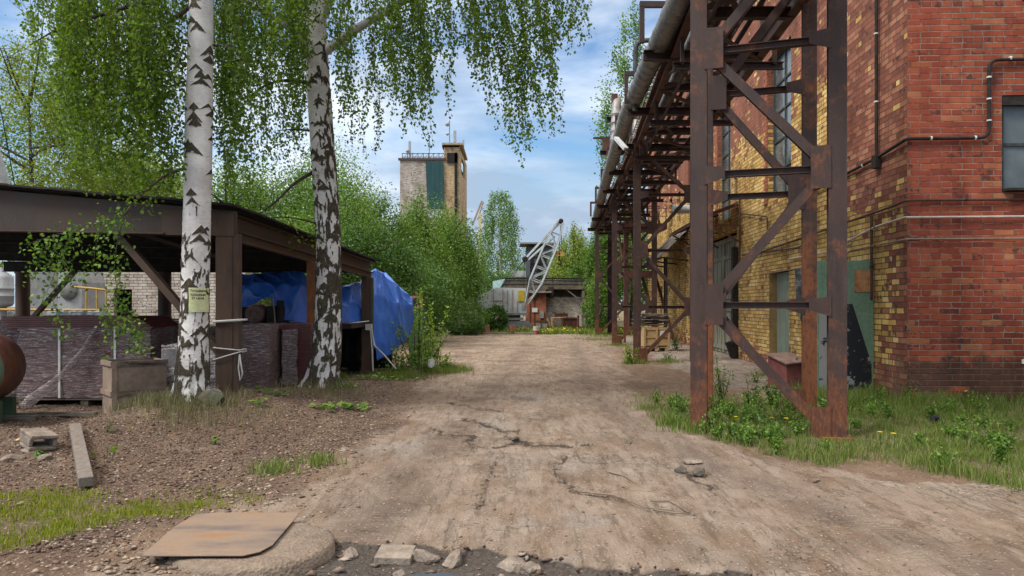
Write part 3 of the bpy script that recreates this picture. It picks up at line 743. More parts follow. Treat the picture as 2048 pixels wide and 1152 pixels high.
# ------------------------------------------------------------------ brick materials
def brick_mat(name, mode, h=0.098, w=0.33):
    g = G(name); uv = g.coord('UV')
    wob = g.noise(uv, 2.3, 3, .5, out=1)
    wv = g.n('ShaderNodeVectorMath', {0: g.n('ShaderNodeVectorMath', {0: wob, 1: (0.5, 0.5, 0.5)}, operation='SUBTRACT'), 'Scale': 0.018}, operation='SCALE')
    wf = g.noise(uv, 22, 2, .5, out=1)
    wv2 = g.n('ShaderNodeVectorMath', {0: g.n('ShaderNodeVectorMath', {0: wf, 1: (0.5, 0.5, 0.5)}, operation='SUBTRACT'), 'Scale': 0.009}, operation='SCALE')
    p = g.n('ShaderNodeVectorMath', {0: g.n('ShaderNodeVectorMath', {0: uv, 1: wv}, operation='ADD'), 1: wv2}, operation='ADD')
    sp = g.n('ShaderNodeSeparateXYZ', {0: p}); u = sp
    nd = sp.node; u = nd.outputs[0]; v = nd.outputs[1]
    rv = g.math('DIVIDE', v, h); row = g.math('FLOOR', rv); fv = g.math('FRACT', rv)
    hdr = g.math('LESS_THAN', g.math('MODULO', row, 6.0), 0.5)
    wid = g.math('SUBTRACT', w, g.math('MULTIPLY', hdr, w * 0.5))
    rj = g.n('ShaderNodeTexWhiteNoise', {'W': row}, noise_dimensions='1D')
    uu = g.math('ADD', g.math('ADD', g.math('DIVIDE', u, wid), g.math('MULTIPLY', g.math('MODULO', row, 2.0), 0.5)), g.math('MULTIPLY', rj, 0.16))
    col_ = g.math('FLOOR', uu); fu = g.math('FRACT', uu)
    dx = g.math('MULTIPLY', g.math('MINIMUM', fu, g.math('SUBTRACT', 1.0, fu)), wid)
    dy = g.math('MULTIPLY', g.math('MINIMUM', fv, g.math('SUBTRACT', 1.0, fv)), h)
    d = g.math('MINIMUM', dx, dy)
    cell = g.n('ShaderNodeCombineXYZ', {0: col_, 1: row})
    wn_ = g.n('ShaderNodeTexWhiteNoise', {'Vector': cell}, out=1, noise_dimensions='2D')
    sc = g.n('ShaderNodeSeparateColor', {0: wn_}).node
    r1, r2, r3 = sc.outputs[0], sc.outputs[1], sc.outputs[2]
    big = g.noise(uv, 0.55, 4, .6); med = g.noise(uv, 4, 5, .65); fine = g.noise(uv, 42, 5, .7)
    jn = g.noise(uv, 60, 3, .6)
    dd = g.math('ADD', d, g.math('MULTIPLY', g.math('SUBTRACT', jn, 0.5), 0.006))
    brick = g.step(dd, 0.0045, 0.0105)
    if mode == 'white':
        base = g.ramp(r1, [(0, (0.42, 0.38, 0.33)), (0.5, (0.56, 0.52, 0.47)), (1, (0.64, 0.60, 0.55))])
        mort = (0.10, 0.085, 0.07)
    elif mode == 'tower':
        base = g.ramp(r1, [(0, (0.30, 0.27, 0.24)), (0.5, (0.42, 0.38, 0.34)), (1, (0.54, 0.50, 0.46))]); mort = (0.28, 0.25, 0.22)
    elif mode == 'towertan':
        base = g.ramp(r1, [(0, (0.36, 0.26, 0.15)), (0.5, (0.50, 0.38, 0.23)), (1, (0.60, 0.46, 0.29))]); mort = (0.18, 0.13, 0.085)
    else:
        red = g.ramp(r1, [(0, (0.19, 0.050, 0.034)), (0.15, (0.26, 0.062, 0.039)), (0.6, (0.31, 0.075, 0.043)), (0.92, (0.35, 0.098, 0.050)), (1, (0.40, 0.18, 0.09))])
        yel = g.ramp(r1, [(0, (0.40, 0.25, 0.080)), (0.35, (0.60, 0.39, 0.125)), (0.7, (0.70, 0.48, 0.165)), (1, (0.78, 0.58, 0.26))])
        dull = g.ramp(r1, [(0, (0.20, 0.075, 0.052)), (0.5, (0.30, 0.11, 0.075)), (1, (0.42, 0.20, 0.12))])
        if mode == 'red':
            base = red
            lowz = g.step(g.math('ADD', v, g.math('MULTIPLY', g.math('SUBTRACT', med, 0.5), 0.9)), 0.85, 0.60)
            keep = g.math('GREATER_THAN', r2, 0.05)
            base = g.mix(g.math('MULTIPLY', lowz, g.math('MULTIPLY', keep, 0.85)), base, (0.085, 0.052, 0.038))
            mort = g.mix(lowz, g.ramp(med, [(0.3, (0.09, 0.065, 0.05)), (0.7, (0.27, 0.215, 0.17))]), (0.10, 0.08, 0.06))
        else:
            nz = g.math('MULTIPLY', g.math('SUBTRACT', big, 0.5), 1.6)
            a1 = g.step(g.math('ADD', u, nz), 1.15, 0.1)                       # by the corner
            hi = g.math('MULTIPLY', g.step(g.math('ADD', u, nz), 3.6, 2.3), g.step(g.math('ADD', v, nz), 2.7, 3.5))
            top = g.step(g.math('ADD', v, nz), 5.6, 6.9)
            patch = g.math('MULTIPLY', g.step(g.noise(uv, 0.33, 2, .5), 0.64, 0.72), 0.5)
            foot = g.step(g.math('ADD', v, nz), 0.55, 0.2)
            pr = g.math('MAXIMUM', g.math('MAXIMUM', a1, hi), g.math('MAXIMUM', top, g.math('MAXIMUM', patch, g.math('MULTIPLY', foot, 0.6))))
            pr = g.math('ADD', g.math('MULTIPLY', pr, 0.93), 0.02)
            isred = g.math('LESS_THAN', r2, pr)
            rr = g.mix(g.step(u, 3.5, 5.5), dull, g.mix(0.55, red, (0.36, 0.17, 0.115)))
            base = g.mix(isred, yel, rr)
            mort = (0.085, 0.068, 0.052)
    base = g.mix(g.ramp(g.noise(g.map(uv, (1, .35, 1)), .9, 6, .65), [(.40, 0), (.62, .7)]), base, g.mix(1.0, base, (0.50, 0.42, 0.38), 'MULTIPLY'))
    # flaking, soot and vertical wash
    stain = g.ramp(g.noise(g.map(uv, (1, .22, 1)), 2.2, 6, .65), [(0.52, 0), (0.72, 0.55)])
    base = g.mix(stain, base, g.mix(1.0, base, (0.42, 0.36, 0.33), 'MULTIPLY'))
    base = g.mix(g.ramp(fine, [(0.25, 0.55), (0.5, 0.0)]), base, g.mix(1.0, base, (0.45, 0.42, 0.40), 'MULTIPLY'))
    base = g.mix(g.ramp(g.noise(uv, 9, 4, .7), [(0.60, 0.0), (0.75, 0.35)]), base, (0.42, 0.36, 0.30))
    spot = g.math('MULTIPLY', g.math('GREATER_THAN', r3, 0.90), g.ramp(g.noise(uv, 11, 2, .5), [(0.5, 0), (0.58, 0.75)]))
    base = g.mix(spot, base, (0.04, 0.03, 0.03))
    base = g.mix(g.ramp(med, [(0.3, 0.3), (0.6, 0.0)]), base, g.mix(1.0, base, (0.6, 0.56, 0.54), 'MULTIPLY'))
    deep = g.math('GREATER_THAN', g.n('ShaderNodeTexNoise', {'Vector': uv, 'Scale': 3.0, 'Detail': 4.0}), 0.57)
    mort = g.mix(g.math('MULTIPLY', deep, 0.6), mort, (0.045, 0.036, 0.03))
    col = g.mix(brick, mort, base)
    hh = g.math('ADD', g.math('MULTIPLY', brick, 1.0), g.math('ADD', g.math('MULTIPLY', fine, 0.35), g.math('MULTIPLY', r3, 0.25)))
    return g.end(col, 0.92, g.bump(hh, 0.75, 0.012), 0, 0.15)
M['brick_mix'] = brick_mat('yellow_and_red_brick', 'mix', 0.098, 0.26)
M['brick_red'] = brick_mat('red_brick', 'red')
M['brick_white'] = brick_mat('white_silicate_brick', 'white', 0.098, 0.30)
M['brick_tower'] = brick_mat('pale_tower_brick', 'tower', 0.15, 0.5)
M['brick_tan'] = brick_mat('tan_tower_brick', 'towertan', 0.15, 0.5)

def wall(name, origin, du, nrm, length, H, holes, mat, parent, reveal=0.22, u0=0.0, z0=0.0):
    """vertical wall with real openings; holes (s0,s1,za,zb); nrm points outward"""
    o = Vector(origin); du = Vector(du).normalized(); nrm = Vector(nrm).normalized()
    ss = sorted({0.0, length, *[h[0] for h in holes], *[h[1] for h in holes]}); zs = sorted({z0, H, *[h[2] for h in holes], *[h[3] for h in holes]})
    V = []; Fc = []; UV = []
    def quad(pts, uvs):
        b_ = len(V); V.extend(pts); Fc.append([b_, b_+1, b_+2, b_+3]); UV.extend(uvs)
    def pt(s, z, d=0): return tuple(o + du * s + Vector((0, 0, z)) - nrm * d)
    for i in range(len(ss) - 1):
        for j in range(len(zs) - 1):
            sm, zm = (ss[i] + ss[i+1]) / 2, (zs[j] + zs[j+1]) / 2
            if any(h[0] < sm < h[1] and h[2] < zm < h[3] for h in holes): continue
            quad([pt(ss[i], zs[j]), pt(ss[i+1], zs[j]), pt(ss[i+1], zs[j+1]), pt(ss[i], zs[j+1])],
                 [(u0 + ss[i], zs[j]), (u0 + ss[i+1], zs[j]), (u0 + ss[i+1], zs[j+1]), (u0 + ss[i], zs[j+1])])
    for (a, b_, za, zb) in holes:
        r = reveal
        quad([pt(a, za), pt(a, za, r), pt(a, zb, r), pt(a, zb)], [(u0+a-.0, za), (u0+a+r, za), (u0+a+r, zb), (u0+a, zb)])
        quad([pt(b_, za), pt(b_, za, r), pt(b_, zb, r), pt(b_, zb)], [(u0+b_, za), (u0+b_-r, za), (u0+b_-r, zb), (u0+b_, zb)])
        quad([pt(a, zb), pt(b_, zb), pt(b_, zb, r), pt(a, zb, r)], [(u0+a, zb), (u0+b_, zb), (u0+b_, zb+r), (u0+a, zb+r)])
        quad([pt(a, za), pt(b_, za), pt(b_, za, r), pt(a, za, r)], [(u0+a, za), (u0+b_, za), (u0+b_, za-r), (u0+a, za-r)])
    return fast_mesh(name, V, Fc, mat, parent, uv=UV)

# ------------------------------------------------------------------ brick factory
CX, CY = 6.45, 11.75
WD = Vector((0.04375, 1, 0)).normalized(); WN = Vector((-1, 0.04375, 0)).normalized()
RD = -WN; RN = -WD
def WL(s, z, off=0.0): return Vector((CX, CY, 0)) + WD * s + WN * off + Vector((0, 0, z))
def WR(s, z, off=0.0): return Vector((CX, CY, 0)) + RD * s + RN * off + Vector((0, 0, z))
def sD(px): return 8548.0 / (px - 1087) - CY
LEN = 29.2; HB = 11.3
factory = thing('brick_factory', 'long factory of yellow and red brick right of the rusty pipe rack', 'factory', (0, 0, 0))
door_s = (1.22, 2.55, 0.0, 2.42)
small_s = (sD(1578), sD(1538), 0.06, 2.50)
gate_s = (sD(1473), 14.6, 0.0, 3.95)
wins = [(sD(1582), sD(1536), 4.40, 8.1), (11.1, 12.75, 4.40, 8.1), (16.3, 17.9, 4.6, 8.1)]
far_wins = [(19.5, 20.3, 5.3, 6.6), (21.4, 22.2, 5.3, 6.6), (24.2, 24.9, 0.7, 2.6), (26.0, 26.8, 5.0, 6.4)]
wall('wall', WL(0, 0), WD, WN, LEN, HB, [door_s, small_s, gate_s] + wins + far_wins, M['brick_mix'], factory, 0.26, 0.0, -0.15)
rw = (1.50, 3.4, 3.45, 5.02)
wall('wall', WR(0, 0), RD, RN, 6.5, HB, [rw], M['brick_red'], factory, 0.16, 40.2, -0.15)
wall('wall', WL(LEN, 0), RD, WD, 6.5, HB, [], M['brick_mix'], factory, 0.2, 5.0, -0.15)
b = MB(); b.plate([WL(-0.12, HB, 0.14), WL(LEN + .1, HB, 0.14), WL(LEN + .1, HB, -6.5), WL(-0.12, HB, -6.5)], (0, 0, 1), 0.18)
b.build('roof', M['dark'], factory)
b = MB()  # black sheets stand in for the unlit interior behind the openings
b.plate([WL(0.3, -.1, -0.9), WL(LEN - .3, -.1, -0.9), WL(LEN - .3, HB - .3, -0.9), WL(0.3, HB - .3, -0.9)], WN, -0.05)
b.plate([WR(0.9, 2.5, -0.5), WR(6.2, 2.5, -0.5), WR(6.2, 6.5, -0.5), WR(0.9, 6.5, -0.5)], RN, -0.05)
b.build('dark_interior', M['black'], factory)
g = G('dusty_window_glass'); v = g.coord('Object'); n = g.noise(v, 2.2, 5, .6)
M['glass'] = g.end(g.ramp(n, [(0.35, (0.045, 0.06, 0.065)), (0.65, (0.13, 0.15, 0.155))]), g.ramp(n, [(0.3, 0.08), (0.7, 0.3)]), None, 0, 0.8)
g = G('green_tinted_window'); v = g.coord('Object'); n = g.noise(v, 1.6, 5, .6)
M['glass2'] = g.end(g.ramp(n, [(0.35, (0.05, 0.065, 0.07)), (0.65, (0.10, 0.125, 0.135))]), 0.35, None, 0, 0.5)
M['frame'] = noisy('dark_green_grey_frame', (0.028, 0.034, 0.033), (0.06, 0.07, 0.068), 9)
def window(pf, hole, nx, nz, depth, glass, parent, sash=0.05):
    a, b_, za, zb = hole
    f = MB(); fw = 0.07
    f.bar(pf(a, za + fw/2, -depth), pf(b_, za + fw/2, -depth), 0.07, fw); f.bar(pf(a, zb - fw/2, -depth), pf(b_, zb - fw/2, -depth), 0.07, fw)
    for s in (a + fw/2, b_ - fw/2): f.bar(pf(s, za + fw, -depth), pf(s, zb - fw, -depth), fw, 0.066)
    for i in range(1, nx): s = a + (b_ - a) * i / nx; f.bar(pf(s, za + fw, -depth), pf(s, zb - fw, -depth), sash, 0.05)
    for j in range(1, nz): z = za + (zb - za) * j / nz; f.bar(pf(a + fw, z, -depth), pf(b_ - fw, z, -depth), 0.045, sash)
    fo = f.build('window', M['frame'], parent)
    p = MB(); nrm = (pf(a, za, 1) - pf(a, za, 0))
    p.plate([pf(a, za, -depth - .012), pf(b_, za, -depth - .012), pf(b_, zb, -depth - .012), pf(a, zb, -depth - .012)], nrm, 0.006)
    p.build('pane', glass, fo)
    return fo
for h in wins: window(WL, h, 2, 5, 0.17, M['glass'], factory)
for h in far_wins: window(WL, h, 2, 2, 0.15, M['glass'], factory)
f = window(WR, rw, 2, 2, 0.10, M['glass2'], factory)
b = MB(); b.bar(WR(rw[0] + .01, 3.475, 0.02), WR(rw[1], 3.475, 0.02), 0.28, 0.04); b.build('sill', M['dark'], f)
b = MB(); b.bar(WR(rw[0] + .01, 4.93, -0.03), WR(rw[1], 4.93, -0.03), 0.06, 0.14); b.build('lintel', M['dark'], f)
# brick surround strip of tall windows
for h in wins[:2]:
    b = MB()
    for k in range(38):
        z = h[2] - 0.1 + 0.098 * k
        b.bar(WL(h[1] + 0.005, z + .045, 0.012), WL(h[1] + (0.16 if k % 2 else 0.28), z + .045, 0.012), 0.05, 0.086)
    b.build('window_surround', noisy('plain_red_brick', (0.24, 0.075, 0.045), (0.38, 0.14, 0.08), 5), factory)

# doors
M['greenwood'] = noisy('faded_green_planks', (0.15, 0.20, 0.15), (0.25, 0.30, 0.235), 6, stretch=(3, 3, .4), c3=(0.20, 0.21, 0.17))
M['greengrey'] = noisy('faded_grey_green_boards', (0.15, 0.155, 0.115), (0.26, 0.265, 0.205), 5, stretch=(3, 3, .3), c3=(0.17, 0.12, 0.09))
M['greenpaint'] = noisy('dull_green_paint', (0.12, 0.20, 0.135), (0.16, 0.25, 0.175), 3, bump=.1)
M['ochreplaster'] = noisy('dirty_ochre_plaster', (0.20, 0.135, 0.055), (0.33, 0.23, 0.10), 4)
a, b_, za, zb = small_s
b = MB(); b.plate([WL(b_ - 0.003, za, 0.0), WL(b_ - 0.003, za, -0.30), WL(b_ - 0.003, zb, -0.30), WL(b_ - 0.003, zb, 0.0)], -WD, 0.02); b.build('door_reveal', M['ochreplaster'], factory)
dr = MB()
for k in range(9):
    s0 = a + (b_ - a) * k / 9; s1 = a + (b_ - a) * (k + 1) / 9 - 0.012
    dr.bar(WL((s0 + s1) / 2, za + .03, -0.22), WL((s0 + s1) / 2, zb - 0.04, -0.22), 0.04, s1 - s0, up=(0, 1, 0))
do = dr.build('door', M['greenwood'], factory)
b = MB(); b.bar(WL(a + .15, 1.05, -0.18), WL(a + .15, 1.2, -0.18), 0.02, 0.03); b.build('handle', M['dark'], do)
# big gate
a, b_, za, zb = gate_s
gt = MB(); nb = 22
for k in range(nb):
    s0 = a + 0.06 + (b_ - a - .1) * k / nb; s1 = s0 + (b_ - a - .1) / nb - 0.010
    off = -0.16 - 0.02 * (k % 3 == 0)
    gt.bar(WL((s0 + s1) / 2, 0.03, off), WL((s0 + s1) / 2, 3.85, off), 0.035, s1 - s0, up=(0, 1, 0))
go = gt.build('gate', M['greengrey'], factory)
b = MB()
for z in (0.22, 1.5, 1.9, 3.2, 3.75): b.bar(WL(a + .05, z, -0.12), WL(b_ - .05, z, -0.12), 0.03, 0.14)
for s in (a + .12, a + (b_ - a) / 2 - .06, a + (b_ - a) / 2 + .1, b_ - .1): b.bar(WL(s, 0.05, -0.123), WL(s, 3.82, -0.123), 0.03, 0.11, up=(0, 1, 0))
b.build('rails', M['greengrey'], go)
b = MB(); b.plate([WL(a + .55, 0.15, -0.13), WL(a + 1.05, 0.15, -0.13), WL(a + 1.05, 1.35, -0.13), WL(a + .55, 1.35, -0.13)], WN, 0.03)
b.build('wicket_panel', noisy('brown_panel', (0.10, 0.06, 0.045), (0.16, 0.10, 0.07), 6), go)
b = MB(); b.box(WL(a + .45, 2.05, -0.085), (0.02, 0.17, 0.24)); nt = b.build('notice', M['whitepaint'], go)
b = MB(); b.box(WL(a + .45, 2.08, -0.072), (0.006, 0.10, 0.10)); b.build('red_mark', noisy('red_print', (0.45, 0.03, 0.03), (0.5, 0.05, 0.04), 5), nt)
b = MB(); b.bar(WL(a - .12, 0, 0.05), WL(a - .12, 3.4, 0.05), 0.24, 0.20); b.bar(WL(a - .12, 0.05, 0.14), WL(a - .12, 0.5, 0.3), .12, .16)
b.build('gate_post', M['dark'], factory)
# awning over gate
aw = thing('metal_awning', 'rusty sheet metal awning above the tall grey green gate', 'awning')
b = MB(); ao = 1.25
b.plate([WL(a - .45, 4.72, 0.05), WL(b_ + .3, 4.72, 0.05), WL(b_ + .3, 4.25, ao), WL(a - .45, 4.25, ao)], (0, 0, 1), 0.03)
b.build('roof_sheet', M['rust_red'], aw)
b = MB()
for s in (a - .4, (a + b_) / 2, b_ + .2):
    b.bar(WL(s, 4.66, 0.05), WL(s, 4.20, ao), 0.05, 0.07); b.bar(WL(s, 3.55, 0.04), WL(s, 4.2, ao - .1), 0.05, 0.05); b.bar(WL(s, 4.05, 0.04), WL(s, 4.05, 1.1), 0.04, 0.04)
b.bar(WL(a - .4, 4.19, ao), WL(b_ + .25, 4.19, ao), 0.05, 0.06)
b.build('bracket', M['rust_red'], aw)
b = MB(); b.plate([WL(a - .46, 3.75, ao + .02), WL(a + .15, 3.75, ao + .02), WL(a + .15, 4.28, ao + .02), WL(a - .46, 4.28, ao + .02)], WN, 0.012)
b.build('hanging_flap', noisy('pinkish_metal', (0.20, 0.11, 0.10), (0.3, 0.18, 0.16), 5), aw)
# far lean-to canopy
s0, s1 = 17.6, 22.6
cn = thing('lean_to_canopy', 'grey sheet metal canopy on the far brick wall behind the second tower', 'canopy')
b = MB()
for k in range(7):
    q0 = s0 + (s1 - s0) * k / 7; q1 = s0 + (s1 - s0) * (k + 1) / 7 - 0.02
    b.plate([WL(q0, 4.75, 0.03), WL(q1, 4.75, 0.03), WL(q1, 3.62, 1.15 + .02 * (k % 2)), WL(q0, 3.62, 1.15 + .02 * (k % 2))], (0, 0, 1), 0.02)
b.build('roof_sheet', noisy('pale_tin', (0.20, 0.18, 0.17), (0.36, 0.33, 0.31), 3, c3=(0.16, 0.08, 0.06)), cn)
b = MB(); b.bar(WL(s0, 3.58, 1.1), WL(s1, 3.58, 1.1), .06, .08)
for s in (s0 + .1, s0 + .55): b.tube([WL(s, 0, 0.9), WL(s, 3.6, 0.9)], 0.045, 8)
for s in (s0, (s0 + s1) / 2, s1): b.bar(WL(s, 3.45, 0.03), WL(s, 3.58, 1.1), .05, .06)
b.build('support', M['dark'], cn)
b = MB(); b.lathe(WL(16.9, 5.45, 0.15), [(0.17, 0), (0.17, 0.55), (0.19, 0.56), (0.19, 0.62)], 20, axis=WN)
o = b.build('vent_pipe', noisy('pale_grey_paint', (0.30, 0.33, 0.34), (0.42, 0.45, 0.46), 5)); tag(o, 'short pale grey vent pipe sticking out of the brick wall', 'vent')
# cables drooping near the canopy
for i, (sa, za_, sb, zb_, dr_) in enumerate([(15.5, 5.2, 20.5, 4.9, .5), (15.4, 5.4, 21.0, 5.1, .9), (15.7, 5.0, 19.5, 4.6, .4)]):
    b = MB(); b.tube([WL(sa + (sb - sa) * t, za_ + (zb_ - za_) * t - dr_ * 4 * t * (1 - t), 0.12 + .05 * i) for t in np.linspace(0, 1, 12)], 0.018, 6)
    o = b.build('cable', M['black']); tag(o, ['uppermost of the sagging cables above the grey canopy', 'deepest sagging cable above the grey canopy', 'shortest sagging cable above the grey canopy'][i], 'cable', 'cables sagging on the far brick wall')
# open door leaves by the corner
dl = thing('open_steel_door', 'green steel door leaf standing open with a black painted triangle and rusty patch', 'door')
hx = WL(1.2, 0.02, 0.02); lw = 0.97
ldir = (WN * 1.0 + WD * 0.03).normalized(); ln = -WD
def DL(x, z, off=0): return hx + ldir * x + Vector((0, 0, z)) + ln * off
b = MB(); b.plate([DL(0, 0), DL(lw, 0), DL(lw, 2.40), DL(0, 2.40)], ln, 0.045); b.build('leaf', M['greenpaint'], dl, bevel=0.004)
g = G('black_and_flaking_grey_paint'); v = g.coord('Object'); n = g.noise(v, 5.5, 6, .7); sp = g.n('ShaderNodeSeparateXYZ', {0: v}).node
fl = g.math('ADD', n, g.step(sp.outputs[0], 6.12, 5.85, 0, 0.22))
fl = g.math('ADD', fl, g.step(sp.outputs[2], 0.35, 0.05, 0, 0.12))
M['blackflake'] = g.end(g.mix(g.ramp(fl, [(0.60, 0), (0.63, 1)]), (0.012, 0.014, 0.018), (0.22, 0.22, 0.215)), 0.55, g.bump(n, .3, .01))
b = MB(); b.plate([DL(0.03, 0.02, .047), DL(lw - .02, 0.02, .047), DL(lw - .02, 1.62, .047), DL(0.62, 1.60, .047), DL(0.37, 1.62, .047), DL(0.30, 1.40, 0.047), DL(0.04, 0.55, .047)], ln, 0.004)
b.build('painted_triangle', M['blackflake'], dl)
b = MB(); b.plate([DL(0.01, 1.83, .046), DL(0.33, 1.83, .046), DL(0.33, 2.22, .046), DL(0.01, 2.22, .046)], ln, 0.012)
b.build('rusty_patch', noisy('orange_peeling_sheet', (0.42, 0.26, 0.14), (0.33, 0.13, 0.05), 8, c3=(0.28, 0.09, 0.03)), dl)
b = MB(); b.bar(DL(lw - .1, 1.0, .05), DL(lw - .1, 1.0, .1), .02, .02); b.bar(DL(lw - .1, 1.0, .1), DL(lw - .22, 1.0, .1), .02, .02); b.build('handle', M['dark'], dl)
d2 = thing('open_steel_door', 'flaking grey and black steel door leaf standing ajar behind the near tower post', 'door')
hx2 = WL(2.6, 0.02, 0.05)
def D2(x, z, off=0): return hx2 + WN * x - WD * (0.1 * x) + Vector((0, 0, z)) - WD * off
g = G('worn_grey_paint'); v = g.coord('Object'); n = g.noise(v, 4.5, 6, .7)
M['greyflake'] = g.end(g.ramp(n, [(0.35, (0.05, 0.055, 0.06)), (0.52, (0.11, 0.12, 0.13)), (0.6, (0.30, 0.31, 0.31)), (0.66, (0.10, 0.10, 0.11))]), 0.6, g.bump(n, .3, .01))
b = MB(); b.plate([D2(0.0, 0.5), D2(0.45, 0.52), D2(0.62, 0.0 + .9), D2(0.86, 1.5), D2(0.9, 2.32), D2(0.0, 2.32)], -WD, 0.04); b.build('leaf', M['greyflake'], d2)
b = MB(); b.plate([D2(0.1, 1.9, .045), D2(0.55, 1.9, .045), D2(0.55, 2.1, .045), D2(0.1, 2.1, .045)], -WD, 0.006); b.build('patch_plate', M['greyflake'], d2)
# wall pipes
def wall_pipe(pts, r, mat, label, clips=()):
    t = thing('wall_pipe', label, 'pipe')
    b = MB(); b.tube(pts, r, 8); b.build('pipe', mat, t)
    c = MB()
    for p, ax in clips: c.lathe(Vector(p) - Vector(ax) * .012, [(r * 1.35, 0), (r * 1.35, 0.024)], 8, axis=ax)
    if clips: c.build('clip', M['whitepaint'] if mat is M['dark'] else M['dark'], t)
    return t
def rounded(pts, rad=0.10, n=4):
    pts = [Vector(p) for p in pts]; out = [pts[0]]
    for a_, b2, c_ in zip(pts[:-2], pts[1:-1], pts[2:]):
        d1 = (a_ - b2); d2_ = (c_ - b2); r_ = min(rad, d1.length * .45, d2_.length * .45); q0 = b2 + d1.normalized() * r_; q1 = b2 + d2_.normalized() * r_
        for k in range(n + 1):
            t = k / n; out.append(q0 * (1 - t) ** 2 + b2 * 2 * t * (1 - t) + q1 * t ** 2)
    out.append(pts[-1]); return out
M['pipe_brown'] = noisy('brown_pipe_paint', (0.055, 0.032, 0.026), (0.10, 0.058, 0.045), 9)
M['pipe_white'] = noisy('whitish_pipe', (0.34, 0.28, 0.25), (0.50, 0.44, 0.40), 9)
M['pipe_tan'] = noisy('tan_pipe', (0.17, 0.11, 0.08), (0.27, 0.19, 0.14), 9)
wall_pipe(rounded([WL(5.6, 4.05, .05), WL(0.9, 4.22, .05), WL(-.05, 4.30, .06), WR(.0, 4.32, .05), WR(1.27, 4.32, .05), WR(1.27, 5.58, .05), WR(4, 5.60, .05)], .16), 0.028, M['dark'],
          'black conduit with white clips round the red brick corner up to the window top', [(WR(.35, 4.32, .05), RD), (WR(1.05, 4.32, .05), RD), (WR(1.27, 4.6, .05), (0, 0, 1)), (WR(1.27, 4.95, .05), (0, 0, 1)), (WR(1.27, 5.3, .05), (0, 0, 1)), (WR(1.6, 5.6, .05), RD), (WL(1.5, 4.19, .05), WD)])
wall_pipe([WL(0.93, 4.2, .07), WL(0.95, 11.0, .07)], 0.03, M['dark'], 'black vertical conduit up the wall beside the brick corner', [(WL(0.94, z, .07), (0, 0, 1)) for z in (5.2, 6.4, 7.6)])
b = MB(); b.box(WL(0.95, 4.14, .07), (.09, .16, .22)); o = b.build('junction_box', M['dark']); tag(o, 'small black junction box at the foot of the vertical conduit', 'junction box')
wall_pipe(rounded([WL(9.0, 3.02, .05), WL(0.4, 3.28, .05), WL(-.05, 3.31, .06), WR(0.05, 3.32, .05), WR(5, 3.33, .05)], .05), 0.022, M['pipe_brown'], 'brown pipe along the brick just below the corner window', [(WR(x, 3.325, .05), RD) for x in (.9, 2.2)])
wall_pipe(rounded([WL(1.15, 3.22, .06), WL(1.15, 1.72, .06), WL(1.3, 1.66, .05)], .05), 0.026, M['pipe_brown'], 'brown drop pipe beside the green open door', [(WL(1.15, 2.3, .06), (0, 0, 1))])
wall_pipe(rounded([WL(5.5, 2.72, .06), WL(3.2, 2.72, .06), WL(1.0, 3.0, .06), WL(-.05, 3.04, .06), WR(0, 3.04, .05), WR(5, 3.05, .05)], .06), 0.02, M['pipe_white'], 'upper pale pipe round the brick corner', [(WL(1.0, 3.0, .06), WD)])
wall_pipe(rounded([WL(7.5, 2.45, .06), WL(2.9, 2.48, .06), WL(2.0, 2.66, .06), WL(-.05, 2.68, .06), WR(0, 2.69, .05), WR(5, 2.69, .05)], .06), 0.016, M['pipe_tan'], 'lower thin tan pipe round the brick corner', [(WL(1.0, 2.67, .06), WD), (WL(2.9, 2.48, .06), WD)])
wall_pipe(rounded([WL(9.6, 3.1, .05), WL(4.9, 2.95, .05), WL(4.5, 3.0, .05)], .05), 0.018, M['pipe_brown'], 'thin brown pipe on the yellow brick above the small green door')
wall_pipe(rounded([WL(9.9, 3.35, .05), WL(9.9, 4.3, .05), WL(9.7, 4.35, .05), WL(7.2, 3.95, .05), WL(7.2, 3.6, .05)], .08), 0.018, M['pipe_brown'], 'bent brown pipe loop on the yellow brick between gate and small door')
wall_pipe([WL(10.3, 4.75, .06), WL(10.3, 5.6, .06)], 0.03, M['pipe_tan'], 'short rusty standpipe on yellow brick left of the tall window', [(WL(10.3, 5.5, .06), (0, 0, 1))])
wall_pipe([WL(9.75, 2.4, .08), WL(9.75, 4.9, .08)], 0.03, M['pipe_brown'], 'vertical brown pipe at the near edge of the awning')
for i in range(3):
    b = MB(); b.tube([WR(1.0 + .05 * i, 6.95, .35), WR(1.75 + .05 * i, 6.05 - .05 * i, .6), WR(3.0, 4.9 - .07 * i, 1.0)], 0.012, 6)
    o = b.build('overhead_cable', M['black']); tag(o, ['top', 'middle', 'bottom'][i] + ' one of the black cables slanting down before the red brick', 'cable', 'cables at the red brick corner')
b = MB(); b.box(WR(1.83, 0.70, .02), (0.05, .02, .07)); o = b.build('wall_tag', M['whitepaint']); tag(o, 'tiny white tag on the red brick near the photo edge', 'tag')
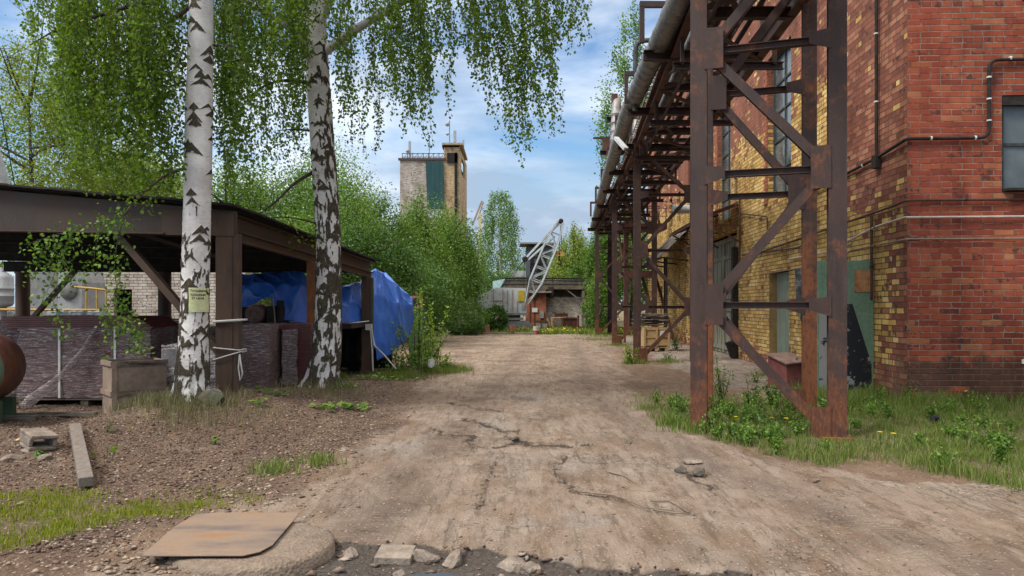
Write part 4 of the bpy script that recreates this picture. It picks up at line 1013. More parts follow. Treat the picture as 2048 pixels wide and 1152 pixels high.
# mineral box by the door
bx_ = thing('red_bin', 'small dull red metal bin with a crumpled sloping lid under the tower brace', 'bin', (*(Vector((1575 - 1024, 0)) / FPX * 14.0)[:1], 14.0, 0), 0.35)
b = MB(); b.add([(-.26, -.27, 0), (.26, -.27, 0), (.26, .27, 0), (-.26, .27, 0), (-.25, -.26, .50), (.25, -.26, .50), (.25, .26, .62), (-.25, .26, .62)], [(3, 2, 1, 0), (4, 5, 6, 7), (0, 1, 5, 4), (1, 2, 6, 5), (2, 3, 7, 6), (3, 0, 4, 7)])
M['dullred'] = noisy('dull_red_paint', (0.16, 0.050, 0.045), (0.24, 0.085, 0.075), 5, c3=(0.13, 0.06, 0.05))
b.build('body', M['dullred'], bx_, bevel=.01)
b = MB(); b.add([(-.30, -.31, .49), (.30, -.31, .52), (.30, .30, .65), (-.30, .30, .65), (-.30, -.31, .515), (.30, -.31, .545), (.02, .02, .63), (.30, .30, .675), (-.30, .30, .67)], [(3, 2, 1, 0), (4, 5, 6), (5, 7, 6), (7, 8, 6), (8, 4, 6), (0, 1, 5, 4), (1, 2, 7, 5), (2, 3, 8, 7), (3, 0, 4, 8)])
b.build('lid', noisy('rusty_lid', (0.15, 0.09, 0.075), (0.26, 0.17, 0.14), 6), bx_)
b = MB(); b.tube([(.03, -.2, .56), (.03, -.2, .6), (.09, -.18, .6), (.09, -.18, .56)], .008, 5); b.build('handle', M['dark'], bx_)

# ------------------------------------------------------------------ pipe rack towers
def bent(parent, W, H, levels, mirror, y=0.0, cw=0.215, ch=0.20, brace=0.115, mats=('rust', 'rust'), base_gusset=True):
    """one lattice frame in local xz-plane at local y; levels: node heights (zig-zag)"""
    for sx, m in ((0, mats[0]), (W, mats[1])):
        b = MB(); b.ibeam((sx, y, -0.15), (sx, y, H), cw, ch, 0.02); b.build('column', M[m], parent)
    side = 1 if not mirror else 0
    X = lambda k: W if k else 0
    z_prev = levels[0]; s_prev = side
    fy = y - 0.02
    for i, z in enumerate(levels[1:]):
        s = 1 - s_prev
        d = 1 if s > s_prev else -1
        p0 = Vector((X(s_prev) - (0.2 if s_prev else -0.2), fy, z_prev + 0.10)); p1 = Vector((X(s) - (0.15 if s else -0.15), fy, z - 0.08))
        b = MB(); b.channel(p0, p1, brace, 0.10, 0.010, up=(0, 1, 0)); b.build('diagonal_brace', M['rust'], parent)
        z_prev = z; s_prev = s
    s = side
    for i, z in enumerate(levels):
        gx = X(s); dirx = -1 if s else 1
        gh_ = 0.52 if i else 0.42
        b = MB(); x0, x1 = gx + dirx * (cw / 2 - 0.03), gx + dirx * (cw / 2 + (0.20 if i else 0.19))
        zc = z if i else z + 0.1
        for yy in (y - ch / 2 - 0.012,):
            b.plate([(x0, yy, zc - gh_ / 2), (x1, yy, zc - gh_ / 2), (x1, yy, zc + gh_ / 2), (x0, yy, zc + gh_ / 2)], (0, 1, 0), 0.011)
        b.build('gusset_plate', M['rust'], parent)
        if i:
            b = MB(); b.ibeam((cw / 2, y, z - .01), (W - cw / 2, y, z - .01), 0.10, 0.085, 0.009); b.build('cross_beam', M['rust'], parent)
            ox = X(1 - s); od = 1 if s else -1
            b = MB(); x0 = ox + od * (cw / 2 - .03); x1 = ox + od * (cw / 2 + 0.22)
            for yy in (y - ch / 2 - .012,):
                b.plate([(x0, yy, z - .15), (x1, yy, z - .07), (x1, yy, z + .06), (x0, yy, z + .10)] if od > 0 else [(x1, yy, z - .07), (x0, yy, z - .15), (x0, yy, z + .10), (x1, yy, z + .06)], (0, 1, 0), 0.011)
            b.build('gusset_plate', M['rust'], parent)
        s = 1 - s
rz = -0.31
t1 = thing('trestle_tower', 'tall rusty brown steel lattice tower nearest the camera on the weedy verge', 'steel tower', (2.41, 9.28, 0), rz, 'towers of the pipe rack')
bent(t1, 1.63, 7.6, [0.06, 1.62, 3.29, 4.87, 6.5], False, 0.0, cw=0.205)
bent(t1, 1.48, 7.6, [0.06, 1.62, 3.29, 4.87, 6.5], False, 2.0, cw=0.20, mats=('rust_low', 'rust_low'))
for x in (0, 1.61):
    b = MB()
    for z in (6.6, 7.45): b.ibeam((x, 0.1, z), (x, 1.9, z), 0.1, 0.14, 0.01)
    b.build('side_beam', M['rust'], t1)
for x in (0.0, 1.63):
    b = MB(); b.box((x, 0, 0.0), (0.34, 0.32, 0.03)); b.build('base_plate', M['rust_orange'], t1)
def tower(px, D, Wd, label, H):
    t = thing('trestle_tower', label, 'steel tower', ((px - 1024) / FPX * D, D, 0), -0.04, 'towers of the pipe rack')
    bent(t, Wd, H, [0.08, 1.58, 3.2, 4.8, 6.1], True, 0.0, cw=0.20, ch=.18, brace=.10, mats=('rust', 'rust'))
    return t
tower(1274, 20.7, 1.62, 'rusty steel lattice tower second from the camera beside the wooden crate', 6.28)
tower(1229, 29.5, 1.62, 'rusty steel lattice tower third from the camera behind the crate', 6.25)
t4 = tower(1194, 39.7, 1.62, 'farthest rusty steel lattice tower at the end of the dirt yard', 5.9)
b = MB(); b.ibeam((.8, .6, 0), (.8, .6, 5.9), 0.32, .25, .02); b.build('middle_column', M['dark'], t4)
for z_ in (.06, 5.6): b = MB(); b.ibeam((-.1, 0, z_), (1.8, 0, z_), 0.2, .12, .012); b.build('foot_beam' if z_ < 1 else 'head_beam', M['rust'], t4)

# the bridge on the towers: two long beams, cross members, tray
BL = [(2.15, 4.0, 6.25), (2.62, 9.3, 6.25), (3.6, 20.7, 6.27), (4.2, 29.5, 6.2), (4.72, 39.7, 5.92), (4.82, 41.5, 5.88)]
def bl(D, off=0.0, dz=0.0):
    ys = [p[1] for p in BL]
    return Vector((np.interp(D, ys, [p[0] for p in BL]) + off, D, np.interp(D, ys, [p[2] for p in BL]) + dz))
bridge = thing('pipe_bridge', 'long rusty steel pipe bridge of twin beams carried high on the lattice towers', 'pipe bridge')
for off in (0.0, 1.55):
    b = MB()
    for q0, q1 in zip(BL[:-1], BL[1:]): b.ibeam(Vector(q0) + Vector((off, 0, 0)), Vector(q1) + Vector((off, 0, 0)), 0.15, 0.34, 0.014)
    b.build('main_beam', M['rust_red'] if off == 0 else M['rust'], bridge)
D = 5.5; k = 0
while D < 40.5:
    b = MB(); b.channel(bl(D, -0.55 if k % 2 == 0 else -0.02, -0.10), bl(D, 1.6, -0.10), 0.11, 0.18, .01); b.build('cross_member', M['rust'], bridge)
    b = MB(); b.angle(bl(D + .1, 0.05, -.14), bl(D + 1.85, 1.5, -.14) if k % 2 else bl(D + 1.85, 0.75, -.14), 0.09); b.build('plan_brace', M['rust'], bridge)
    if k % 2 == 0:
        b = MB(); b.channel(bl(D + .95, -.1, .32), bl(D + .95, 1.65, .32), .1, .12, .01); b.build('cross_member', M['rust'], bridge)
    D += 1.9; k += 1
for off, dz, r_ in ((.18, .24, .035), (.65, .22, .045), (1.2, .24, .05), (1.75, .1, .03), (.25, -.3, .03)):
    b = MB(); b.tube([bl(d, off, dz) for d in (5, 9.3, 14, 20.7, 29.5, 39.7)], r_, 8); b.build('small_pipe', M['rust'], bridge)
for D in np.arange(8.3, 38, 3.8):
    b = MB(); b.channel(bl(D, -.15, -.62), bl(D, 1.7, -.62), .09, .12, .01); b.build('hanger_beam', M['rust'], bridge)
    b = MB(); b.bar(bl(D, 0, -.6), bl(D, 0, -.15), .06, .06); b.build('hanger', M['rust'], bridge)
    b = MB(); b.bar(bl(D, 1.55, -.6), bl(D, 1.55, -.15), .06, .06); b.build('hanger', M['rust'], bridge)
    b = MB(); b.bar(bl(D, 0, -.6), bl(D + 1.9, .02, -.15), .05, .05); b.build('sway_brace', M['rust'], bridge)
    b = MB(); b.bar(bl(D + 1.2, 1.5, -.18), bl(D + 2.6, .05, -.18), .07, .07); b.build('sway_brace', M['rust'], bridge)
    b = MB(); b.bar(bl(D + .6, -.62, -.02), bl(D + .6, -.62, .62), .08, .08); b.build('bracket_post', M['rust'], bridge)
    b = MB(); b.bar(bl(D + .6, -.66, .66), bl(D + .6, .3, .66), .08, .1); b.build('bracket_arm', M['rust'], bridge)
b = MB()
for off in (-0.16, -0.08): 
    for D0 in np.arange(5, 40, 5.0): b.bar(bl(D0, off, .20), bl(D0 + 5.0, off, .20), 0.012, 0.05)
for D0 in np.arange(5, 40.5, 0.28): b.bar(bl(D0, -.16, .19), bl(D0, -.08, .19), 0.03, 0.02)
b.build('cable_tray', M['oldwood'], bridge)
b = MB()
for i, D0 in enumerate(np.arange(9.5, 39, 3.4)):
    b.bar(bl(D0, 1.55, 0.17), bl(D0, 1.55, 1.1), .06, .06); b.bar(bl(D0, .9, 0.35), bl(D0, .9, 1.1), .05, .05)
b.bar(bl(9, 1.55, 1.0), bl(39, 1.55, 1.0), .04, .06)
b.build('railing', M['rust'], bridge)

def lag_pipe(name, pts, r, label, n=16, bands=0.45, mat='silver', group=None):
    P_ = [Vector(p) for p in pts]; out = [P_[0]]; rs = [r]; acc = 0.0
    for a_, b2 in zip(P_[:-1], P_[1:]):
        L_ = (b2 - a_).length; d = (b2 - a_) / L_; x = bands * (0.5 + random.random() * .5)
        while x < L_ - .06:
            for o_, k_ in ((-.03, 1.0), (-.02, 1.075), (.02, 1.075), (.03, 0.985)): out.append(a_ + d * (x + o_)); rs.append(r * k_)
            x += bands * (0.75 + 0.5 * random.random())
        out.append(b2); rs.append(r)
    b = MB(); b.tube(out, rs, n); o = b.build(name, M[mat])
    return tag(o, label, 'pipe', group)
lag_pipe('lagged_pipe', [(2.42, 4, 6.42), (2.66, 12.3, 6.40), (2.87, 17.9, 6.40), (3.08, 20.7, 6.38), (3.34, 24.3, 6.36), (3.93, 32, 6.3), (4.52, 39, 6.2), (4.65, 41, 6.15)], 0.19, 'large silvery lagged steam pipe on the left side of the bridge')
lag_pipe('lagged_pipe', [bl(d, .42, .30) for d in (5, 9.3, 14, 20.7, 29.5, 39.7)], 0.14, 'thinner silvery lagged pipe between the two bridge beams')
lag_pipe('bare_pipe', [bl(d, .95, .28) for d in (5, 9.3, 14, 20.7, 29.5, 39.7)], 0.10, 'thin dark rusty pipe nearest the right bridge beam', mat='rust')
# expansion loop
e0 = P(1262, 205, 22.5)
lag_pipe('expansion_loop', rounded([Vector((3.2, 22.5, 6.5)), Vector((3.35, 23.0, 8.3)), Vector((3.55, 24.6, 8.3)), Vector((3.6, 25, 6.6))], .5, 6), 0.15, 'tall silvery pipe bend rising above the bridge', bands=.3)
lag_pipe('expansion_loop', rounded([Vector((3.85, 22.5, 6.5)), Vector((3.95, 22.8, 7.6)), Vector((4.1, 24.6, 7.6)), Vector((4.1, 25, 6.6))], .4, 6), 0.13, 'lower silvery pipe bend beside the tall one', bands=.3)
lp = P(1270, 178, 16.5); l1 = P(1271, 82, 16.5); l2 = P(1345, 78, 16.0)
b = MB(); b.tube(rounded([lp + Vector((0, 0, -.5)), l1, l2, l2 + Vector((0.1, 1, -.5))], .25, 6), 0.055, 10)
o = b.build('pipe_loop', noisy('grey_green_pipe', (0.045, 0.05, 0.055), (0.09, 0.10, 0.105), 6)); tag(o, 'dark grey bare pipe loop arching above the lagged pipe', 'pipe')
# brackets & boxes on left side
for i, (px, py, D, w, h, lb) in enumerate([(1229, 212, 23, .18, .75, 'upright rusty box section on the left bridge bracket'), (1214, 290, 26, .30, .45, 'rusty box on the farther left bridge bracket')]):
    t = thing('support_bracket', lb, 'bracket'); c = P(px, py, D)
    b = MB(); b.box(c, (w, .16, h)); b.build('post', M['rust_red'], t)
    b = MB(); b.channel(c + Vector((-.25, 0, -h / 2 - .06)), c + Vector((1.0, 0, -h / 2 - .06)), .12, .16)
    if i: 
        for k in range(4): b.bar(c + Vector((-.5 + .1 * k, .2 * k, .25 + .05 * k)), c + Vector((.8, .2 * k, .22 + .05 * k)), .06, .06)
    b.build('arm', M['rust'], t)
    b = MB(); b.bar(c + Vector((.42, 0, -1.6)), c + Vector((.42, 0, .2)), .07, .07); b.build('upright', M['rust'], t)
fl_ = thing('strip_lamp', 'white strip lamp tilted on an arm from the bridge', 'lamp')
a_, b2 = P(1232, 276, 18.2), P(1252, 298, 17.6)
b = MB(); b.bar(a_, b2, .12, .07); b.build('housing', noisy('pale_enamel', (0.45, 0.48, 0.5), (0.6, 0.62, 0.63), 5), fl_)
b = MB(); b.tube([b2, b2 + Vector((.35, .3, -.25))], .02, 6); b.build('arm', M['rust'], fl_)

# stairs between towers
st = thing('steel_stair', 'red brown steel stair with two railed landings behind the second tower', 'stair')
for nm, z, x0, x1, y0, y1 in (('landing', 5.15, 4.75, 6.9, 32.0, 33.6), ('landing', 3.0, 4.9, 6.3, 31.5, 33.0)):
    b = MB(); b.box(((x0 + x1) / 2, (y0 + y1) / 2, z), (x1 - x0, y1 - y0, .26)); lo = b.build(nm, M['rust_red'], st)
    b = MB()
    for x in np.linspace(x0 + .05, x1 - .05, 5):
        b.bar((x, y0 + .03, z + .1), (x, y0 + .03, z + 1.1), .03, .03)
    for zz in (.45, .8, 1.1): b.bar((x0, y0 + .03, z + zz), (x1, y0 + .03, z + zz), .03, .03)
    b.build('railing', M['rust_red'], lo)
    b = MB()
    for x in np.linspace(x0 + .05, x1 - .05, 5): b.bar((x, y1 - .03, z + .1), (x, y1 - .03, z + 1.1), .03, .03)
    for zz in (.45, .8, 1.1): b.bar((x0, y1 - .03, z + zz), (x1, y1 - .03, z + zz), .03, .03)
    b.build('railing', M['rust_red'], lo)
for (xa, ya, za_), (xb, yb, zb_) in ((((6.75, 31.2, 0)), ((6.1, 32.2, 3.0))), (((5.35, 32.2, 3.0)), ((5.15, 33.0, 5.2))), (((6.5, 33.0, 5.2)), ((6.2, 33.6, 7.0)))):
    b = MB(); A_ = Vector((xa, ya, za_)); B_ = Vector((xb, yb, zb_))
    for o_ in (-.3, .3): b.bar(A_ + Vector((o_, 0, 0)), B_ + Vector((o_, 0, 0)), .06, .12)
    n = int((B_ - A_).length / .26)
    for k in range(1, n): q = A_.lerp(B_, k / n); b.bar(q + Vector((-.3, 0, 0)), q + Vector((.3, 0, 0)), .12, .02)
    b.build('flight', M['rust_red'], st)
b = MB()
for x, y in ((4.95, 31.6), (6.25, 31.6)): b.bar((x, y, 0), (x, y, 5.0), .09, .09)
b.build('leg', M['rust_red'], st)

# wooden crate with scrap on it
cr = thing('wooden_crate', 'pale new wooden crate on a pallet behind the second tower', 'crate', ((1307 - 1024) / FPX * 25.5, 25.5, 0.02), 0.08)
b = MB(); b.box((0, 0, .5), (.92, .8, .66))
b.build('body', M['newwood'], cr)
b = MB()
for z in (.24, .5, .78): b.bar((-.47, -.412, z), (.47, -.412, z), .02, .07)
for x in (-.43, 0, .43): b.bar((x, -.432, .17), (x, -.432, .83), .07, .02, up=(0, 1, 0))
b.build('batten', M['newwood'], cr)
b = MB()
for x in (-.36, 0, .36): b.box((x, 0, .05), (.1, .8, .1))
for y in (-.35, 0, .35): b.box((0, y, .13), (.95, .1, .03))
b.build('pallet', M['newwood'], cr)
b = MB(); b.box((.22, -.445, .62), (.22, .006, .2)); b.build('paper_note', M['whitepaint'], cr)
rng_ = random.Random(4)
b = MB()
for k in range(26):
    z = .90 + .42 * (k / 26); a_ = rng_.uniform(-.25, .25)
    b.box((rng_.uniform(-.25, .25), rng_.uniform(-.2, .2), z), (rng_.uniform(.5, 1.2), rng_.uniform(.05, .3), .03), M=Matrix.Rotation(a_, 3, 'Z') @ Matrix.Rotation(rng_.uniform(-.06, .06), 3, 'Y'))
o = b.build('scrap_boards', M['wood']); o.location = cr.location; tag(o, 'heap of dark scrap boards stacked on the wooden crate', 'scrap boards')
# ------------------------------------------------------------------ open shed on the left
shed = thing('open_shed', 'brown steel framed open shed with a low flat roof behind the birches', 'shed')
def SX(D): return -4.23 + 0.149 * (D - 10.6)
C1 = Vector((-4.23, 10.6, 0))
b = MB()   # tapered front fascia girder
fx0, fx1 = -11.5, -4.02
def fz(x): return 3.0 + (-4.23 - x) * 0.089
def fzb(x): return 2.655 + (-4.23 - x) * 0.017
b.add([(fx0, 10.5, fzb(fx0)), (fx1, 10.5, fzb(fx1)), (fx1, 10.5, fz(fx1)), (fx0, 10.5, fz(fx0)), (fx0, 10.54, fzb(fx0)), (fx1, 10.54, fzb(fx1)), (fx1, 10.54, fz(fx1)), (fx0, 10.54, fz(fx0))],
      [(0, 1, 2, 3), (7, 6, 5, 4), (0, 4, 5, 1), (3, 2, 6, 7), (0, 3, 7, 4), (1, 5, 6, 2)])
b.build('front_girder', rust_mat('dark_brown_girder', a=(0.048, 0.031, 0.021), b=(0.030, 0.020, 0.015), base_z=0.5, amt=0.62, dusty=(0.06, 0.048, 0.04)), shed)
b = MB(); b.bar((fx0, 10.52, fzb(fx0) - .012), (-5.05, 10.52, fzb(-5.05) - .012), 0.17, 0.02); b.build('girder_flange', M['rust_brown'], shed)
b = MB(); b.plate([(-5.1, 10.48, fzb(-5.1) - .035), (-4.05, 10.48, 2.62), (-4.05, 10.48, 2.95), (-5.1, 10.48, 3.0)], (0, 1, 0), 0.015); b.build('splice_plate', M['rust_brown'], shed)
# side girder
S0 = Vector((SX(10.5), 10.5, 0)); S1 = Vector((SX(16.75), 16.75, 0))
def sz(D): return np.interp(D, [10.5, 16.75], [2.98, 2.60])
b = MB(); b.channel(S0 + Vector((.05, 0, sz(10.5) - .13)), S1 + Vector((.05, 0, sz(16.75) - .11)), 0.12, 0.25, .012, up=(0, 0, 1)); b.build('side_girder', M['rust_brown'], shed)
b = MB(); b.bar(S0 + Vector((.0, 0.2, sz(10.5) - .325)), S1 + Vector((.0, 0, sz(16.75) - .29)), 0.09, 0.12); b.build('lower_rail', rust_mat('rail_rust', a=(0.09, 0.06, 0.04), b=(0.05, 0.035, 0.025), amt=.5), shed)
# roof
rp = [(-11.6, 10.35, 3.70), (-4.0, 10.35, 3.04), (SX(16.9) + .12, 16.95, 2.655), (-12.4, 17.2, 2.80)]
b = MB(); n = 14
for k in range(n):     # sagging felt-covered sheets
    for j in range(10):
        def rp_(u, v): 
            a_ = Vector(rp[0]).lerp(Vector(rp[1]), u); c_ = Vector(rp[3]).lerp(Vector(rp[2]), u); return a_.lerp(c_, v)
        u0, u1, v0, v1 = k / n, (k + 1) / n, j / 10, (j + 1) / 10
        q = [rp_(u0, v0), rp_(u1, v0), rp_(u1, v1), rp_(u0, v1)]
        dz = 0.012 * ((k * 7 + j * 3) % 5) / 5
        b.plate([p + Vector((0, 0, dz)) for p in q], (0, 0, 1), 0.03)
b.build('roof', M['dark'], shed)
b = MB()
for D0 in (11.6, 13.1, 14.7, 16.2):
    zz = np.interp(D0, [10.5, 16.75], [2.85, 2.45]); b.ibeam((SX(D0) - .1, D0, zz), (-11.8, D0, zz + .25), .12, .2)
b.build('roof_beam', M['dark'], shed)
b = MB()
for k in range(9): x = -4.9 - k * .8; b.bar((x, 10.6, 3.0 + (-4.2 - x) * .08), (x + .5, 16.8, 2.62 + (-4 - x) * .02), .06, .1)
b.build('purlin', M['dark'], shed)
b = MB(); b.ibeam((-12, 17.0, 2.53), (SX(17) - .1, 17.0, 2.50), .12, .24); b.build('rear_girder', M['dark'], shed)
for nm, x, y, w, h in (('main', -4.20, 10.62, 0.0, 2.66), ):
    b = MB(); b.ibeam((x, y, -.1), (x, y, h + .2), .24, .26, .022); b.build('column', M['rust_brown'], shed)
    b = MB(); b.channel((x + .16, y - .05, -.1), (x + .16, y - .05, h), .10, .14, .012, up=(0, 1, 0)); b.build('column', M['rust_brown'], shed)
for (D0, w, mt) in ((13.6, .15, 'rust_orange'), (16.55, .20, 'rust_brown')):
    x = SX(D0); b = MB(); b.ibeam((x, D0, -.1), (x, D0, sz(D0) - .35), w, .16, .015); b.build('column', M[mt], shed)
b = MB(); b.channel((SX(16.55) + .14, 16.5, -.05), (SX(16.55) + .14, 16.5, 2.25), .06, .08, .01, up=(0, 1, 0)); b.build('column', M['greensteel'], shed)
b = MB(); b.bar((SX(16.55), 16.42, 1.12), (SX(16.55) + .16, 16.42, 1.12), .03, .14); b.build('tape_wrap', M['whitepaint'], shed)
for x in (-11.55, -8.2): 
    b = MB(); b.lathe((x, 17.0, -.1), [(.15, 0), (.15, 2.5)], 14); b.build('column', M['rust_brown'], shed)
b = MB(); b.lathe((-11.0, 10.6, -.1), [(.15, 0), (.15, 2.8)], 14); b.build('column', M['rust_brown'], shed)
b = MB(); b.bar(P(236, 468, 10.62), P(450, 716, 10.66), .10, .13, up=(0, 1, 0)); b.build('knee_brace', M['rust_brown'], shed)
b = MB(); b.bar(P(285, 470, 12.8), P(455, 520, 12.8), .06, .08, up=(0, 1, 0)); b.build('inner_brace', M['rust_brown'], shed)
b = MB(); b.bar(P(150, 542, 16.9), P(62, 640, 16.9), .09, .12, up=(0, 1, 0)); b.build('knee_brace', M['rust_brown'], shed)
b = MB(); b.tube([(x, 10.42, fz(x) + .06 + .02 * math.sin(x * 3)) for x in np.linspace(-11.5, -4.3, 16)], .014, 6)
o = b.build('cable', M['black']); tag(o, 'black cable lying along the top of the shed fascia', 'cable')
b = MB()
for k in range(3): b.tube([(SX(D0) + .06 + .02 * k, D0, sz(D0) + .035 + .015 * k) for D0 in np.linspace(10.4, 16.9, 14)], .012, 5)
o = b.build('wire_bundle', M['black']); tag(o, 'bundle of thin wires along the side edge of the shed roof', 'wires')
# strings round the main post
for i, (z, tilt, lb) in enumerate(((1.38, 0.02, 'pale plastic film band tied round the shed post at chest height'), (0.98, -0.03, 'white cord tied round the shed post, upper loop'), (0.86, 0.09, 'white cord sagging round the shed post, lower loop'))):
    b = MB(); pts = [(-4.34, 10.46), (-4.07, 10.46), (-3.97, 10.48), (-3.97, 10.77), (-4.34, 10.77), (-4.34, 10.46)]
    b.tube([(x, y, z + tilt * (x + 4.2) / .3) for x, y in pts], .02 if i == 0 else .009, 6); o = b.build('tie_band', M['whitepaint']); tag(o, lb, 'cord')
b = MB(); b.tube([(-3.95, 10.45, .9), (-3.93, 10.43, .78), (-3.90, 10.42, .62), (-3.93, 10.41, .52), (-3.96, 10.42, .70), (-3.95, 10.44, .9)], .010, 6)
o = b.build('cord_end', M['whitepaint']); tag(o, 'loose white cord end hanging on the shed post', 'cord')

# ------------------------------------------------------------------ goods stored in the shed
M['maroon'] = noisy('maroon_painted_sheet', (0.085, 0.020, 0.020), (0.14, 0.036, 0.034), 4, bump=.1, spec=.5, rough=.45)
g = G('stretch_film'); v = g.coord('Object')
vv = g.map(v, (.45, .45, 8), rot=(0, 0.2, 0))
s1_ = g.noise(vv, 5.5, 6, .68, .6); s2_ = g.noise(g.map(v, (1.5, 1.5, 14), rot=(0, -.15, 0)), 6, 4, .6)
alpha = g.ramp(s1_, [(0.34, 0.10), (0.44, 0.28), (0.475, 0.8), (0.50, 0.22), (0.56, 0.40), (0.585, 0.95), (0.62, 0.30), (0.68, .85)])
colf = g.ramp(s2_, [(0.38, (0.18, 0.125, 0.125)), (0.55, (0.40, 0.34, 0.34)), (0.68, (0.80, 0.76, 0.76))])  # pale streaks put the film's sheen into its colour and opacity
g.put(g.b.inputs['Alpha'], alpha)
M['film'] = g.end(colf, 0.22, g.bump(g.math('ADD', s1_, s2_), 0.9, 0.03), 0, 0.7)
g = G('thick_film'); v = g.coord('Object'); s1_ = g.noise(g.map(v, (.8, .8, 7), rot=(0, .5, 0)), 5, 5, .65, .8)
g.put(g.b.inputs['Alpha'], g.ramp(s1_, [(0.35, 0.25), (0.46, 0.5), (.50, .9), (.54, .4), (.62, .95)]))
M['film_thick'] = g.end(g.ramp(s1_, [(0.35, (0.24, 0.19, 0.19)), (0.47, (0.30, 0.26, 0.26)), (.50, (.7, .68, .69)), (.54, (.28, .25, .25)), (0.64, (0.75, 0.73, 0.74))]), 0.25, g.bump(s1_, .5, 0.012), 0, 0.6)  # bright bands paint wrinkle gloss into this film's colour and opacity
def crumpled_box(name, size, mat, parent, amp=.02, fr=6, seed=0, loc=(0, 0, 0), n=26, taper=0.0):
    V = []; Fc = []
    sx, sy, sz_ = size
    def face(o, du, dv):
        b0 = len(V)
        for j in range(n + 1):
            for i in range(n + 1):
                V.append(np.array(o) + np.array(du) * i / n + np.array(dv) * j / n)
        for j in range(n):
            for i in range(n): a_ = b0 + j * (n + 1) + i; Fc.append([a_, a_ + 1, a_ + n + 2, a_ + n + 1])
    x, y = sx / 2, sy / 2
    face((-x, -y, 0), (sx, 0, 0), (0, 0, sz_)); face((x, -y, 0), (0, sy, 0), (0, 0, sz_)); face((x, y, 0), (-sx, 0, 0), (0, 0, sz_)); face((-x, y, 0), (0, -sy, 0), (0, 0, sz_)); face((-x, -y, sz_), (sx, 0, 0), (0, sy, 0))
    V = np.array(V); c = V / (np.array([x, y, sz_ * .5])); c[:, 2] -= 1
    d = V - np.array([0, 0, sz_ / 2]); d /= np.linalg.norm(d, axis=1)[:, None]
    q = (vnoise(V[:, 0] * fr + V[:, 1] * fr * .8 + seed, V[:, 2] * fr + seed) - .5) + .6 * (vnoise(V[:, 0] * fr * 2.3 - V[:, 1] * fr * 2 + seed, V[:, 2] * fr * 2.1) - .5)
    V = V + d * (q * amp * 2)[:, None]
    V[:, :2] *= (1 - taper * (V[:, 2:3] / sz_))
    o = fast_mesh(name, V, Fc, mat, parent, smooth=True); o.location = loc; return o
def sheet_stack(label, x0, x1, D0, dep, z0, z1, group, wrap='film', straps=(), step=0.0, rz=0.0, pallet=True, amp=.012):
    t = thing('sheet_stack', label, 'sheet stack', ((x0 + x1) / 2, D0 + dep / 2, z0), rz, group)
    w = x1 - x0; h = z1 - z0; base = .14 if pallet else 0
    rng = random.Random(int(abs(x0) * 100)); b = MB(); z = base; k = 0
    while z < h - .01:
        th = .022 + .01 * rng.random(); jx = rng.uniform(-.012, .012) ; jy = rng.uniform(-.01, .01)
        b.box((jx, jy, z + th / 2), (w - .02 + rng.uniform(-.02, .0), dep - .02, th * .90)); z += th; k += 1
    b.build('sheets', M['maroon'], t)
    b = MB(); b.box((0, 0, base + (h - base) / 2), (w - .06, dep - .06, h - base - .03)); b.build('core', M['maroon'], t)
    if wrap: crumpled_box('plastic_wrap', (w + .03, dep + .03, h - base + .015), M[wrap], t, amp, 7, rng.random() * 50, (0, 0, base - .005))
    for sx in straps:
        b = MB(); b.bar((sx * w - w / 2, -dep / 2 - .035, base), (sx * w - w / 2, -dep / 2 - .035, h), .035, .008, up=(0, 1, 0)); b.build('strap', M['whitepaint'], t)
    if pallet:
        b = MB()
        for x in (-w / 2 + .06, 0, w / 2 - .06): b.box((x, 0, .05), (.12, dep, .09))
        b.box((0, 0, .115), (w, dep, .02)); b.build('pallet', M['wood'], t)
    return t
GS = 'film wrapped stacks of maroon sheets under the shed'
sheet_stack('wide film wrapped maroon stack with white straps behind the wooden box', -7.85, -5.75, 11.45, 1.2, .0, 1.24, GS, straps=(.32, .74), amp=.03)
sheet_stack('narrow film wrapped maroon stack right behind the shed post', -4.95, -4.22, 12.45, 1.0, .02, 1.27, GS, rz=.03)
sheet_stack('maroon stack second right of the shed post, next to the second birch', -4.18, -3.62, 13.0, 1.0, .02, 1.27, GS, wrap=None)
sheet_stack('dark wrapped maroon stack just left of the first birch trunk', -6.15, -5.1, 12.9, 1.0, .0, 1.22, GS)
sheet_stack('far left film wrapped maroon stack behind the green tank', -10.2, -8.1, 11.9, 1.2, .0, 1.32, GS)
crumpled_box('film_curtain', (.26, .05, 1.0), M['film'], None, .03, 7, 3, (-3.98, 12.9, .18)); tag(bpy.data.objects['film_curtain'], 'torn pale plastic film sheet hanging before the maroon stack', 'plastic film')
# long loose sheets on top
t = thing('long_sheets', 'long bare maroon sheets lying stepped on top of the wide stack', 'metal sheets', (-6.6, 12.1, 1.245))
for k in range(6):
    b = MB(); x1 = 1.36 - .09 * (k if k % 2 else k + .5); b.box((x1 / 2 - .95 + .0, 0, .016 + k * .032), (x1 + 1.0 + .9 * (k > 1) * .2, 1.25, .026)); b.build('sheet', M['maroon'], t)
# trailing twisted film
b = MB(); pts = [P(192, 655, 11.40), P(165, 700, 11.33), P(128, 745, 11.28), P(95, 775, 11.2), P(62, 800, 11.1), P(45, 812, 11.05)]
b.tube(pts, [.03, .035, .045, .07, .09, .05], 10); o = b.build('twisted_film', M['film']); tag(o, 'twisted strip of torn plastic film hanging down the wide stack', 'plastic film')
